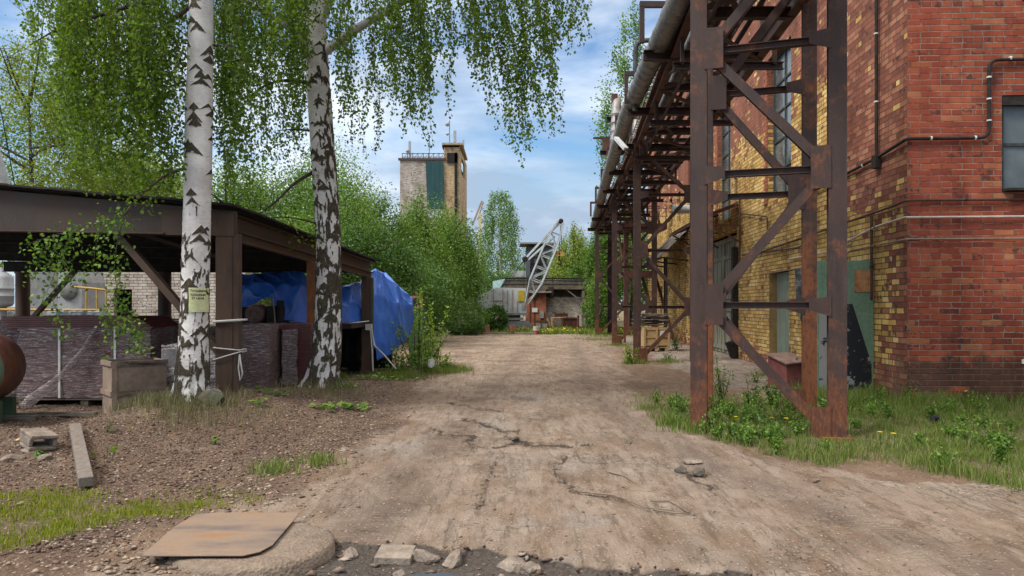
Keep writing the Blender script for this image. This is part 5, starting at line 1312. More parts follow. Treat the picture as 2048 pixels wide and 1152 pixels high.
# film wrapped bundle
t = thing('wrapped_bundle', 'pale parcel wrapped in crumpled plastic film half hidden by the first birch', 'parcel', (-4.98, 11.35, .12), .05)
b = MB(); b.box((0, 0, .42), (.82, .6, .80)); b.build('contents', noisy('grey_carton', (.12, .115, .12), (.22, .21, .22), 4), t)
crumpled_box('plastic_wrap', (.90, .68, .88), M['film_thick'], t, .045, 5, 9, (0, 0, 0), taper=.12)
b = MB(); b.box((.12, -.385, .5), (.3, .01, .36)); b.build('paper_sheet', noisy('bluish_paper', (.36, .39, .44), (.45, .48, .52), 3), t)

# wooden box
wb = thing('wooden_box', 'tall weathered open plywood box with battens left of the first birch', 'wooden box', (-5.62, 10.72, -.02), 0.72)
M['ply'] = noisy('stained_plywood', (0.17, 0.125, 0.10), (0.28, 0.215, 0.17), 3, c3=(0.12, 0.085, 0.068))
M['ply2'] = noisy('greyer_plywood', (0.20, 0.145, 0.11), (0.31, 0.235, 0.18), 3)
w, d, h = .72, .60, .82
b = MB(); b.box((0, -d / 2, h / 2), (w, .02, h)); b.build('front_panel', M['ply'], wb)
b = MB(); b.box((0, d / 2, h / 2), (w, .02, h)); b.build('rear_panel', M['ply'], wb)
for s in (-1, 1):
    b = MB(); b.box((s * (w / 2 - .012), 0, h / 2), (.022, d - .03, h)); b.build('side_panel', M['ply2'], wb)
b = MB(); b.box((0, 0, .1), (w - .06, d - .06, .02)); b.build('bottom', M['ply'], wb)
for z in (h - .03, h * .44):
    b = MB(); b.box((0, -d / 2 - .018, z), (w + .04, .018, .075)); b.build('batten', M['wood'], wb)
    b = MB(); b.box((-w / 2 - .014, 0, z), (.024, d + .03, .07)); b.build('batten', M['ply2'], wb)
b = MB(); b.box((-w / 2 + .02, -d / 2 - .02, h * .5), (.07, .02, h)); b.build('corner_batten', M['ply2'], wb)
b = MB(); b.bar((-.15, -d / 2 - .03, h + .0), (.32, -d / 2 - .03, h - .02), .05, .03); b.build('broken_batten', M['wood'], wb)

# drum at left edge
g = G('green_drum_end'); v = g.coord('Object'); n = g.noise(v, 3, 6, .65)
M['tankgreen'] = g.end(g.ramp(n, [(0.35, (0.035, 0.06, 0.035)), (0.55, (0.055, 0.10, 0.055)), (0.66, (0.10, 0.10, 0.06)), (0.75, (0.10, 0.045, 0.025))]), .5, None, 0, .4)
dr_ = thing('steel_drum', 'big rusty steel drum with a green end cap cut off by the left photo edge', 'drum', (-7.12, 9.4, .76))
ax = Vector((-.29, .96, 0)).normalized()
b = MB(); b.lathe(-ax * .1, [(.46, 0), (.475, .02), (.475, .75), (.46, .77)], 40, axis=ax); b.build('shell', M['rust_red'], dr_)
b = MB(); b.lathe(-ax * .16, [(.02, -.035), (.22, -.03), (.38, 0), (.44, .04), (.46, .07)], 40, axis=ax); b.build('end_cap', M['tankgreen'], dr_)
for k in (.1, .6):
    b = MB(); c = ax * k; b.box(c + Vector((0, 0, -.60)), (.7, .12, .34), rz=-math.atan2(ax.x, ax.y)); b.build('cradle', M['tankgreen'], dr_)
b = MB(); b.bar((-8.2, 10.25, .05), (-5.95, 10.3, .06), .09, .05); o = b.build('plank', M['wood']); tag(o, 'long thin plank along the ground in front of the wide stack', 'plank')
b = MB(); b.bar((-8.1, 9.95, .04), (-6.6, 10.0, .04), .09, .08); o = b.build('plank', M['wood']); tag(o, 'short dark plank on the ground nearest the drum', 'plank')

# ------------------------------------------------------------------ tarpaulins
g = G('blue_tarpaulin'); v = g.coord('Object'); n = g.noise(g.map(v, (1.4, 1.4, .6)), 3.0, 7, .65, .5); n2 = g.noise(v, 14, 4, .6)
col = g.ramp(n, [(0.3, (0.022, 0.085, 0.38)), (0.55, (0.040, 0.145, 0.55)), (0.75, (0.09, 0.23, 0.68))])
col = g.mix(g.ramp(n2, [(0.58, 0), (0.75, .25)]), col, (0.10, 0.15, 0.30))
M['tarp'] = g.end(col, g.ramp(n2, [(0.3, .3), (.7, .5)]), g.bump(g.math('ADD', n, g.math('MULTIPLY', n2, .35)), 0.6, 0.012), 0, 0.55)
def loft(name, lines, nu, nv, mat, amp, fr, seed, parent=None, hang=1.0, thick=True):
    """smooth sheet through polylines (each a list of 3-D points); folds run down the sheet"""
    L_ = []
    for ln_ in lines:
        a_ = np.array([tuple(p) for p in ln_], float); s_ = np.concatenate([[0], np.cumsum(np.linalg.norm(np.diff(a_, axis=0), axis=1))]); s_ /= s_[-1]
        u = np.linspace(0, 1, nu); L_.append(np.stack([np.interp(u, s_, a_[:, k]) for k in range(3)], 1))
    L_ = np.array(L_); t = np.linspace(0, len(L_) - 1, nv); i0 = np.minimum(t.astype(int), len(L_) - 2); f = (t - i0)[:, None, None]
    S = L_[i0] * (1 - f) + L_[i0 + 1] * f
    for _ in range(2):
        S[1:-1] = (S[:-2] + 2 * S[1:-1] + S[2:]) / 4
    du = np.gradient(S, axis=1); dv = np.gradient(S, axis=0); N_ = np.cross(dv, du); N_ /= np.linalg.norm(N_, axis=2)[:, :, None] + 1e-9
    U, W = np.meshgrid(np.linspace(0, 1, nu), np.linspace(0, 1, nv))
    w = U * fr + 2.6 * (fbm(U * 2.5 + seed, W * 1.6, 3) - .5)
    ridge = (1 - np.abs(2 * (w % 1) - 1)) ** 2.2
    w2 = U * fr * 1.3 - W * 3 + 1.0 * (fbm(U * 4 + seed, W * 4 + 5) - .5)
    ridge2 = (1 - np.abs(2 * (w2 % 1) - 1)) ** 3
    A = amp * (0.12 + 0.88 * W ** 1.3 * hang)
    S = S + N_ * (A * (ridge - .5) + amp * .40 * (ridge2 - .5) + amp * .9 * (fbm(U * 2.2 + seed, W * 2, 2) - .5))[:, :, None]
    idx = np.arange(nu * nv).reshape(nv, nu)
    Fc = np.stack([idx[:-1, :-1], idx[:-1, 1:], idx[1:, 1:], idx[1:, :-1]], -1).reshape(-1, 4)
    o = fast_mesh(name, S.reshape(-1, 3), Fc, mat, parent, smooth=True)
    if thick: m = o.modifiers.new('thickness', 'SOLIDIFY'); m.thickness = .006
    return o
o = loft('tarpaulin', [
    [P(470, 560, 16.2), P(520, 552, 16.2), P(590, 548, 16.2), P(640, 570, 16.6)],
    [P(470, 548, 14.9), P(520, 545, 14.9), P(602, 540, 14.9), P(622, 566, 15.2)],
    [P(466, 575, 14.3), P(520, 562, 14.3), P(600, 572, 14.4), P(628, 585, 14.9)],
    [P(468, 640, 14.2), P(490, 612, 14.1), P(540, 596, 14.1), P(562, 640, 14.1), P(640, 648, 14.6)]], 190, 100, M['tarp'], .075, 3.3, 2)
tag(o, 'crumpled blue tarpaulin over machinery, seen between the shed posts', 'tarpaulin')
o = loft('tarpaulin', [
    [P(615, 575, 18.4), P(700, 575, 18.4), P(735, 572, 18.8), P(770, 545, 19.2), P(812, 595, 19.2)],
    [P(612, 572, 16.2), P(700, 570, 16.6), P(722, 560, 17.0), P(752, 534, 17.2), P(800, 575, 17.8), P(822, 594, 18.4)],
    [P(612, 600, 15.9), P(700, 605, 16.3), P(725, 600, 16.7), P(755, 590, 16.9), P(800, 610, 17.5), P(826, 610, 18.2)],
    [P(612, 645, 15.8), P(700, 646, 16.2), P(735, 650, 16.6), P(757, 722, 16.7), P(790, 705, 17.2), P(826, 668, 18.2)]], 230, 110, M['tarp'], .075, 5.5, 6)
tag(o, 'peaked blue tarpaulin draped to the ground beyond the last shed post', 'tarpaulin')
# the thing under the tarps
t = thing('covered_trailer', 'dark flat bed trailer loaded with machinery under the blue tarpaulins', 'trailer')
b = MB(); b.box((-4.35, 16.6, 1.18), (2.0, 3.2, .10)); b.build('deck', M['dark'], t)
b = MB(); b.box((-4.3, 17.9, 1.35), (1.6, 1.2, .5)); b.build('load', M['dark'], t)
for x in (-5.2, -3.9):
    for y in (15.3, 17.8):
        b = MB(); b.lathe((x, y, .45), [(.2, -.12), (.44, -.11), (.45, -.08), (.45, .08), (.44, .11), (.2, .12)], 28, axis=(1, 0, 0)); b.build('wheel', M['black'], t)
b = MB(); b.box((-4.6, 18.6, .6), (3.0, .1, 1.2)); b.build('shade_board', M['dark'], t)  # dark panel added to stand in for the shadow under the tarps
t = thing('old_machine', 'rusty electric motor with a round finned face under the blue tarpaulin', 'machine')
c = P(512, 628, 13.7)
b = MB(); b.lathe(c + Vector((0, -.12, 0)), [(.02, -.03), (.05, -.03), (.06, 0), (.075, 0), (.08, -.02), (.10, -.02), (.105, .0), (.13, .0), (.145, -.02), (.165, -.01), (.172, .04), (.172, .4)], 36, axis=(0, 1, 0))
b.build('motor', noisy('rusty_pink_cast', (.10, .055, .045), (.24, .14, .12), 9), t)
b = MB(); b.box(c + Vector((.28, .1, -.01)), (.12, .3, .33)); b.box(c + Vector((.40, .2, .05)), (.05, .3, .42)); b.box(c + Vector((-.05, .5, -.02)), (.9, .6, .3)); b.build('gear_case', M['dark'], t)
b = MB(); b.tube([c + Vector((.34, -.05, .3)), c + Vector((.37, -.08, .1)), c + Vector((.40, -.1, -.17))], .015, 6); b.build('hose', M['ply'], t)
b = MB(); b.box((-4.9, 14.5, 1.22), (1.5, 1.2, .08)); b.build('base', M['dark'], t)
# ragged strips at third post
for i, (pts, lb) in enumerate(((((742, 650), (748, 690), (770, 712), (792, 738)), 'long loop of pale torn strip hanging from the last shed post'), (((741, 660), (744, 700), (746, 742)), 'straight pale torn strip beside the last shed post'))):
    b = MB(); b.tube([P(x, y, 16.2) for x, y in pts], .018, 6); o = b.build('torn_strip', M['whitepaint']); tag(o, lb, 'strip')
b = MB(); b.tube([P(642, 650, 14.5), P(690, 648, 15.5), P(738, 642, 16.4)], .012, 6); o = b.build('rope', M['whitepaint']); tag(o, 'thin white rope between the second birch and the last shed post', 'rope')
b = MB()
for dx in (0, 8, 3): b.tube([P(645 + dx, 655, 15), P(648 + dx, 690, 15), P(641 + dx, 735, 15)], .008, 5)
o = b.build('hanging_roots', M['drytwig']); tag(o, 'dry dangling stems in the dark beside the second birch', 'dry stems')

# ------------------------------------------------------------------ behind the shed
t = thing('white_brick_building', 'white silicate brick building behind the open shed', 'building')
hx0, hx1 = -16.5, -8.9
hs = [(P(228, 0, 24).x - hx0, P(264, 0, 24).x - hx0, 1.1, 2.15), (P(438, 0, 24).x - hx0, P(470, 0, 24).x - hx0, .4, 2.1)]
wall('wall', (hx0, 24, 0), (1, 0, 0), (0, -1, 0), hx1 - hx0, 3.6, hs, M['brick_white'], t, .2, 0, -.1)
wall('wall', (hx1, 24, 0), (0, 1, 0), (1, 0, 0), 6, 3.6, [], M['brick_white'], t, .2, 3, -.1)
b = MB(); b.box(((hx0 + hx1) / 2, 27, 3.68), (hx1 - hx0 + .4, 6.4, .15)); b.build('roof', M['dark'], t)
b = MB(); b.box(((hx0 + hx1) / 2, 24.5, 1.6), (hx1 - hx0 - .6, .1, 3.0)); b.build('dark_interior', M['black'], t)  # black sheet stands in for the darkness inside the windows
b = MB(); b.box((hx0 + (hs[1][0] + hs[1][1]) / 2, 23.98, 2.25), (.7, .12, .3)); b.box((hx0 + hs[1][0] + .1, 24.0, 1.2), (.14, .12, 1.7)); b.build('door_frame', M['whitepaint'], t)
M['palegrey'] = noisy('pale_grey_machine_paint', (.26, .28, .285), (.37, .39, .40), 3, bump=.1)
M['midgrey'] = noisy('mid_grey_machine_paint', (.15, .155, .155), (.24, .245, .245), 3, bump=.1)
t = thing('grey_separator', 'big pale grey machine with a slanted hopper and round hatch behind the shed', 'machine', (0, 0, 0))
b = MB(); x = P(138, 0, 21).x
b.plate([(x - .35, 21, 1.0), (x + .35, 21, 1.0), (x + .38, 21, 2.3), (x + .28, 21, 2.75), (x, 21, 2.9), (x - .3, 21, 2.75)], (0, 1, 0), 1.2); b.build('housing', M['palegrey'], t)
b = MB(); b.lathe((x - .0, 20.93, 2.05), [(.02, -.06), (.16, -.05), (.22, 0), (.26, .02), (.26, .08)], 26, axis=(0, 1, 0)); b.build('hatch', M['midgrey'], t)
b = MB(); b.add([(x - 1.9, 21.2, 3.4), (x - 1.1, 21.2, 3.4), (x - .35, 21.2, 1.5), (x - 1.2, 21.2, 1.4), (x - 1.9, 22.2, 3.4), (x - 1.1, 22.2, 3.4), (x - .35, 22.2, 1.5), (x - 1.2, 22.2, 1.4)], [(0, 1, 2, 3), (7, 6, 5, 4), (0, 4, 5, 1), (1, 5, 6, 2), (2, 6, 7, 3), (3, 7, 4, 0)]); b.build('hopper', M['midgrey'], t)
b = MB(); b.box((x - 1.3, 21.6, 1.3), (1.6, 1.2, .5)); b.box((x, 21.3, .95), (.8, 1, .12)); b.build('base_frame', M['midgrey'], t)
t = thing('white_cylinder_tank', 'small white ribbed cylinder tank at the left photo edge behind the shed', 'tank', (P(5, 0, 19.5).x, 19.5, 0))
b = MB(); b.lathe((0, 0, 1.55), [(.05, .0), (.22, .05), (.26, .12), (.26, .3), (.27, .31), (.27, .33), (.26, .34), (.26, .5), (.27, .51), (.27, .53), (.26, .54), (.26, .8), (.2, .9), (.08, .98), (.08, 1.1)], 26); b.build('vessel', M['palegrey'], t)
b = MB(); b.lathe((.0, 0, 0), [(.1, 0), (.1, 1.56)], 12); b.lathe((.28, -.1, 1.35), [(.1, 0), (.1, .3)], 14, axis=(0, 1, 0)); b.build('stand', M['midgrey'], t)
M['yellowpipe'] = noisy('worn_yellow_paint', (.33, .20, .05), (.48, .32, .10), 7)
t = thing('yellow_railing', 'worn yellow tube railing behind the shed in front of the white brick', 'railing'); 
b = MB(); R_ = [P(145, 574, 19), P(176, 576, 19), P(212, 580, 19)]
b.tube(R_, .028, 8); b.tube([P(-10, 619, 19), P(110, 620, 19), P(214, 620, 19)], .03, 8); b.build('rail', M['yellowpipe'], t)
for px in (173, 194, 212):
    b = MB(); q = P(px, 576 + (px - 173) * .1, 19); b.tube([q, Vector((q.x, q.y, 0.6))], .025, 8); b.build('post', M['yellowpipe'], t)
for i_, (a_, b2_, lb) in enumerate(((100, 146, 'left pale blue film wrapped pack on the loading bench behind the shed'), (148, 205, 'right pale blue film wrapped pack with folded film behind the shed'))):
    x0_, x1_ = P(a_, 0, 17.8).x, P(b2_, 0, 17.8).x
    o = crumpled_box('wrapped_pack', (x1_ - x0_ - .02, .5, .20), noisy('pale_blue_film', (.42, .49, .55), (.60, .66, .70), 5), None, .02, 9, i_ * 4, ((x0_ + x1_) / 2, 17.9, 1.27)); tag(o, lb, 'pack')
t = thing('loading_bench', 'low dark steel bench carrying the pale blue packs', 'bench'); b = MB(); b.box((-10.8, 18, 1.2), (3.6, 1.0, .12)); b.build('top', M['dark'], t)
for x in (-12.4, -9.2):
    b = MB(); b.box((x, 18, .57), (.12, .8, 1.13)); b.build('leg', M['dark'], t)
t = thing('slanted_chute', 'pale grey slanted chute rising above the shed roof at the left photo edge', 'chute')
b = MB(); b.bar(P(-30, 270, 20), P(16, 430, 20), .35, .4, up=(0, 1, 0)); b.build('body', M['palegrey'], t)
b = MB(); b.tube([P(0, 210, 19.8), P(40, 430, 19.8)], .015, 5); b.build('stay_wire', M['black'], t)
# site notice on the first birch is added with the trees
# ------------------------------------------------------------------ the two birches
g = G('birch_bark'); v = g.coord('Object'); mk = g.attr('mark'); rough_ = g.attr('fiss')
n1 = g.noise(v, 26, 5, .7); n2 = g.noise(g.map(v, (3, 3, 34)), 4, 4, .6); n3 = g.noise(v, 3, 4, .6)
white = g.ramp(n3, [(0.3, (0.42, 0.40, 0.385)), (0.55, (0.58, 0.56, 0.545)), (0.75, (0.68, 0.66, 0.645))])
white = g.mix(g.ramp(n2, [(0.58, 0), (0.66, .65)]), white, (0.20, 0.185, 0.175))           # lenticels
white = g.mix(g.ramp(n1, [(0.66, 0), (0.72, .6)]), white, (0.12, 0.10, 0.09))
dk = g.ramp(n1, [(0.3, (0.022, 0.018, 0.013)), (0.55, (0.060, 0.050, 0.034)), (0.75, (0.12, 0.105, 0.070))])
m_ = g.step(g.math('ADD', mk, g.math('MULTIPLY', g.math('SUBTRACT', n1, 0.5), 0.9)), 0.42, 0.58)
col = g.mix(m_, white, dk)
M['birchbark'] = g.end(col, .85, g.bump(g.math('ADD', g.math('MULTIPLY', n1, g.math('ADD', 0.25, g.math('MULTIPLY', m_, .9))), g.math('MULTIPLY', n2, .2)), 0.8, .015), 0, .2)

def birch_trunk(parent, D, prof, seed, rough_z, zmax, rightdark=0.0):
    """prof: list of (py, px_left, px_right) measured silhouette at distance D"""
    rng = np.random.default_rng(seed)
    zs_ = np.array([EYE - (py - 612) / FPX * D for py, a, b_ in prof]); cx = np.array([((a + b_) / 2 - 1024) / FPX * D for py, a, b_ in prof]); rr = np.array([(b_ - a) / 2 / FPX * D for py, a, b_ in prof])
    o = np.argsort(zs_); zs_, cx, rr = zs_[o], cx[o], rr[o]
    z = np.concatenate([np.arange(zs_[0] - .15, zmax, .016), np.arange(zmax, 15, .25)]); nt = 120
    th = np.linspace(0, 2 * np.pi, nt, endpoint=False)
    X0 = np.interp(z, zs_, cx); R0 = np.interp(z, zs_, rr)
    above = z > zs_[-1]; R0[above] = rr[-1] * (1 - (z[above] - zs_[-1]) / (15.5 - zs_[-1])) ; X0[above] = cx[-1] + (cx[-1] - cx[-3]) * (z[above] - zs_[-1]) / (zs_[-1] - zs_[-3]) * .6
    T, Z = np.meshgrid(th, z)
    # th=0 faces +x ; camera side is -y (3pi/2)
    U = ((T - 1.5 * np.pi + np.pi) % (2 * np.pi) - np.pi) * rr.mean()      # arc metres from the side facing the yard
    mark = np.zeros_like(T)
    marks = []
    zz = zs_[0] + .4
    while zz < zmax:
        for _ in range(5): marks.append((rng.uniform(-np.pi, np.pi) * rr.mean(), zz + rng.uniform(-.15, .15), rng.uniform(.07, .20), rng.uniform(.05, .17)))
        zz += rng.uniform(.20, .34)
    circ = 2 * np.pi * rr.mean()
    for (u0, z0, w, t) in marks:
        du = np.abs((U - u0 + circ / 2) % circ - circ / 2)
        dz = Z - (z0 - du * rng.uniform(.5, 1.0))
        tt = t * np.clip(1 - du / w, 0, 1)
        v_ = np.where(dz > 0, 1 - dz / (tt * .35 + 1e-4), 1 + dz / (tt * 1.3 + 1e-4)); v_ = np.clip(v_ * (du < w), 0, 1)
        mark = np.maximum(mark, v_ * 1.0)
    # dark fissured bark toward the foot
    f = fbm(U * 15, Z * 5.5, 4); ridg = 1 - np.abs(2 * fbm(U * 19 + 3, Z * 4.2 + 7, 3) - 1) * 3.0
    lowm = sstep(rough_z, zs_[0] + .1, Z + (fbm(U * 3, Z * 1.1) - .5) * 1.6) + rightdark * sstep(-.05, .15, U * 1.0) * sstep(rough_z + 2.2, rough_z, Z)
    low = np.clip(np.clip(lowm, 0, 1) * .62 + (f - .5) * 2.2 + .35 * (ridg - .35), 0, 1.1) * (lowm > .02)
    mark = np.maximum(mark, low)
    R = R0[:, None] * (1 + .03 * (fbm(U * 2, Z * .8) - .5) * 2)
    flare = np.exp(-(Z - zs_[0]) / .22) * sstep(zs_[0] + .8, zs_[0], Z)
    R = R * (1 + .25 * flare * np.sin(T * 5 + seed) ** 2)
    R = R + .014 * (mark - .4) * (low > .2) + .006 * (mark > .5)
    V = np.stack([X0[:, None] + R * np.cos(T), D + R * np.sin(T), Z], -1).reshape(-1, 3)
    nz = len(z); idx = np.arange(nz * nt).reshape(nz, nt); nxt = np.roll(idx, -1, 1)
    Fc = np.stack([idx[:-1], nxt[:-1], nxt[1:], idx[1:]], -1).reshape(-1, 4)
    fast_mesh('trunk', V, Fc, M['birchbark'], parent, smooth=True, attrs={'mark': mark.ravel(), 'fiss': low.ravel()})
    return lambda q: np.interp(q, z, X0)
B1 = thing('birch_tree', 'white birch with a yellow paper notice on its trunk, left of the shed post', 'birch')
B2 = thing('birch_tree', 'dark fissured birch right of the shed post with long weeping branches', 'birch')
D1, D2b = 10.0, 12.4
tx1 = birch_trunk(B1, D1, [(812, 338, 424), (795, 345, 420), (760, 352, 416), (700, 359, 415), (600, 364, 416), (500, 366, 419), (400, 369, 421), (300, 371, 423), (200, 373, 424), (100, 377, 425), (0, 380, 425)], 5, 2.9, 6.1)
tx2 = birch_trunk(B2, D2b, [(778, 600, 678), (755, 612, 677), (700, 625, 681), (640, 630, 682), (560, 634, 682), (480, 633, 681), (400, 630, 676), (300, 622, 668), (200, 615, 661), (120, 610, 656), (60, 611, 652), (0, 613, 650)], 9, 4.6, 7.0, .9)

rng = np.random.default_rng(77)
def limb(parent, pts, r0, r1, mat='birchbark'):
    b = MB(); P_ = rounded(pts, .5, 4) if len(pts) > 2 else [Vector(p) for p in pts]
    b.tube(P_, list(np.linspace(r0, r1, len(P_))), 9); return b.build('branch', M[mat], parent)
# limbs of the right birch
limb(B2, [P(640, 110, D2b), P(700, 65, 12.3), P(800, 5, 12.1), P(930, -60, 11.9), P(1080, -70, 11.7), P(1200, -30, 11.6)], .085, .02)
limb(B2, [P(635, 150, D2b), P(600, 70, 12.0), P(540, 30, 11.6), P(470, -10, 11.2), P(350, -30, 10.9)], .07, .02)
limb(B2, [P(628, 168, D2b), P(575, 158, 12.3), P(520, 172, 12.2), P(470, 230, 12.0)], .035, .008, 'twig')
limb(B2, [P(628, 262, D2b), P(590, 258, 12.3), P(555, 261, 12.2)], .022, .008, 'twig')
limb(B2, [P(625, 345, D2b), P(590, 365, 12.2), P(548, 408, 12.0), P(500, 440, 11.7)], .032, .010, 'twig')
limb(B2, [P(660, 455, D2b), P(610, 440, 12.2), P(570, 433, 12.1), P(520, 438, 11.9)], .018, .006, 'twig')
limb(B2, [P(640, 60, D2b), P(665, -30, 12.0), P(760, -120, 11.5), P(900, -150, 11)], .06, .015)
limb(B2, [P(625, 90, D2b), P(590, -20, 13), P(480, -120, 13.4), P(300, -130, 13.6)], .06, .015)
# limbs of the left birch
limb(B1, [P(378, 15, D1), P(300, 75, 9.9), P(240, 110, 9.8), P(150, 120, 9.8)], .03, .008, 'twig')
limb(B1, [P(378, -20, D1), P(230, 20, 10.2), P(110, 60, 10.4), P(60, 90, 10.4)], .035, .008, 'twig')
limb(B1, [P(400, -60, D1), P(250, -120, 10.5), P(100, -90, 11), P(30, -30, 11)], .05, .015)
limb(B1, [P(400, -60, D1), P(520, -130, 10), P(640, -80, 10.3)], .045, .012)
limb(B1, [P(374, 335, D1), P(335, 348, 9.8), P(290, 380, 9.65), P(248, 430, 9.6)], .022, .012, 'twig')
for r_ in ((B1, [P(424, 90, D1), P(450, 92, D1), P(470, 95, 10)]), ):
    limb(r_[0], r_[1], .012, .004, 'twig')

def strands(parent, spec, seed, mat='leaf_birch', lpm=44, leafsz=.056):
    rng = np.random.default_rng(seed); pos = []; rnd = []; tw = MB()
    for (pxa, pxb, ytop, ya, yb, Da, Db, n, drift) in spec:
        n = int(n * .50); knots = rng.random(max(3, n // 7))
        for i in range(n):
            u = float(np.clip(knots[rng.integers(len(knots))] + rng.normal() * 14 / (pxb - pxa), -.05, 1.05)); px = pxa + (pxb - pxa) * u; yb_ = ya + (yb - ya) * u
            yb_ = ytop + (yb_ - ytop) * (rng.uniform(.35, 1.0) ** .7)
            D = rng.uniform(Da, Db)
            a_ = np.array(P(px - drift * (yb_ - ytop) / 300.0, ytop, D)); c = np.array(P(px, yb_, D)); 
            a_[1] += rng.uniform(-.3, .3)
            L_ = np.linalg.norm(c - a_); m = max(4, int(L_ * lpm))
            t = np.sort(rng.random(m) ** .9)
            sag = np.array([rng.normal() * .10, rng.normal() * .10, 0])
            def cur(t): 
                t = np.asarray(t)[..., None]; return a_ * (1 - t) + c * t + sag * 4 * t * (1 - t) + np.array([.05, .03, 0]) * np.sin(t * 9 + i)
            pp = cur(t) + rng.normal(size=(m, 3)) * np.array([.035, .035, .02])
            pos.append(pp); rnd.append(np.clip(rng.random() * .5 + rng.random(m) * .5, 0, 1))
            tw.tube([cur(x) for x in np.linspace(0, 1, 7)], [.004, .0035, .003, .0025, .002, .002, .0015], 3, cap=False)
    pos = np.concatenate(pos); rnd = np.concatenate(rnd)
    tw.build('twigs', M['twig'], parent)
    return leaves('foliage', pos, leafsz, M[mat], parent, rng, rnd=rnd, hang=.75, aspect=.72)
strands(B2, [ # pxa pxb ytop ybottom(a) ybottom(b) Dmin Dmax n drift
    (440, 600, -60, 400, 330, 11, 13.4, 130, 4), (560, 620, -60, 300, 270, 11.5, 13, 34, 2), (600, 660, -70, 110, 80, 11, 12, 34, 0),
    (660, 700, -60, 250, 290, 11.3, 12.8, 30, 6), (700, 750, -60, 300, 362, 11.3, 12.8, 30, 10), (740, 790, -60, 180, 210, 11.2, 12.8, 34, 8),
    (780, 850, -60, 262, 300, 10.9, 12.4, 62, 16), (830, 893, -60, 288, 322, 10.9, 12.2, 40, 22), (840, 905, -60, 225, 200, 10.9, 12.2, 26, 16), (900, 965, -60, 150, 165, 10.9, 12.2, 44, 18),
    (960, 1010, -60, 190, 290, 10.9, 12.0, 40, 46), (1005, 1062, -60, 345, 325, 10.9, 12.0, 48, 60), (1050, 1112, -60, 305, 280, 10.9, 12.0, 46, 52), (1060, 1115, -60, 200, 120, 10.9, 12.0, 36, 42), (1105, 1172, -60, 135, 85, 10.9, 12.0, 40, 36)], 4)
strands(B1, [
    (75, 180, -60, 240, 350, 9.3, 11.4, 110, 0), (150, 300, -60, 350, 400, 9.2, 11.4, 240, 0), (280, 355, -60, 390, 405, 9.5, 11.3, 90, 0), (360, 440, -60, 300, 300, 10.4, 11.8, 30, 0), (440, 500, -60, 410, 400, 9.9, 11.6, 100, 0), (480, 600, -60, 250, 150, 9.8, 11.6, 60, 0),
    (60, 120, -60, 70, 160, 9.4, 11.4, 26, 0), (200, 350, 60, 380, 400, 9.3, 10.6, 50, 0)], 6)
# bright low branch over the shed front
def spray(parent, paths, seed, n_per_m, mat, size, jitter=.09, hang=.5):
    rng = np.random.default_rng(seed); pos = []; tw = MB()
    for pts, r in paths:
        A = np.array([tuple(p) for p in pts]); s_ = np.concatenate([[0], np.cumsum(np.linalg.norm(np.diff(A, axis=0), axis=1))]); L_ = s_[-1]
        tw.tube([Vector(p) for p in pts], list(np.linspace(r, r * .4, len(pts))), 6)
        m = int(L_ * n_per_m); t = rng.random(m) * L_
        q = np.stack([np.interp(t, s_, A[:, k]) for k in range(3)], 1); j = rng.normal(size=(m, 3)) * jitter; j[:, 2] -= abs(j[:, 0]) * .5
        pos.append(q + j)
    tw.build('twigs', M['twig'], parent)
    return leaves('foliage', np.concatenate(pos), size, M[mat], parent, rng, hang=hang, aspect=.75)
q = lambda px, py, d=9.6: P(px, py, d)
spray(B1, [([q(250, 428), q(215, 440), q(170, 455), q(110, 470, 9.5), q(48, 490, 9.4)], .007), ([q(248, 430), q(235, 480), q(228, 540), q(240, 610), q(262, 660), q(285, 700)], .007),
           ([q(150, 460, 9.5), q(120, 510, 9.5), q(105, 560, 9.5), q(85, 600, 9.5)], .005), ([q(120, 510, 9.5), q(140, 560, 9.4), q(150, 560, 9.4), q(155, 540, 9.4)], .004),
           ([q(240, 560, 9.5), q(215, 620, 9.5), q(222, 660, 9.5), q(215, 690, 9.5)], .004), ([q(245, 610, 9.5), q(268, 640, 9.5), q(282, 690, 9.5)], .004),
           ([q(110, 470, 9.5), q(75, 520, 9.4), q(70, 560, 9.4)], .004), ([q(205, 440), q(190, 500), q(185, 545)], .004), ([q(105, 600, 9.5), q(122, 640, 9.5), q(125, 665, 9.5)], .003)], 12, 150, 'leaf_bright' if False else 'leaf_green', .056, .075)
spray(B1, [([q(290, 380, 9.65), q(262, 395), q(230, 380), q(190, 372)], .006), ([q(335, 350, 9.8), q(300, 400, 9.8), q(270, 420)], .005)], 15, 110, 'leaf_birch', .052, .08)
spray(B2, [([P(548, 408, 12), P(530, 420, 12), P(505, 400, 12), P(480, 385, 12)], .01), ([P(570, 433, 12.1), P(600, 470, 12.1), P(640, 472, 12.1), P(650, 480, 12.1)], .006), ([P(520, 438, 11.9), P(480, 420, 11.9), P(440, 405, 11.8)], .008)], 16, 90, 'leaf_birch', .055, .12)
# upper crowns above the picture
for par, c, D, n in ((B1, 395, 10.0, 9000), (B2, 640, 12.4, 9000)):
    r_ = np.random.default_rng(n + c); q_, out, tone = crown_points(n, r_, 3.0, 2.6, 3.0, 60, .14)
    q_ += np.array([(c - 1024) / FPX * D, D, 9.9]); k = (EYE + (612 + 60) / FPX * q_[:, 1]) < q_[:, 2]
    leaves('crown', q_[k], .11, M['leaf_birch'], par, r_, rnd=r_.random(int(k.sum())))
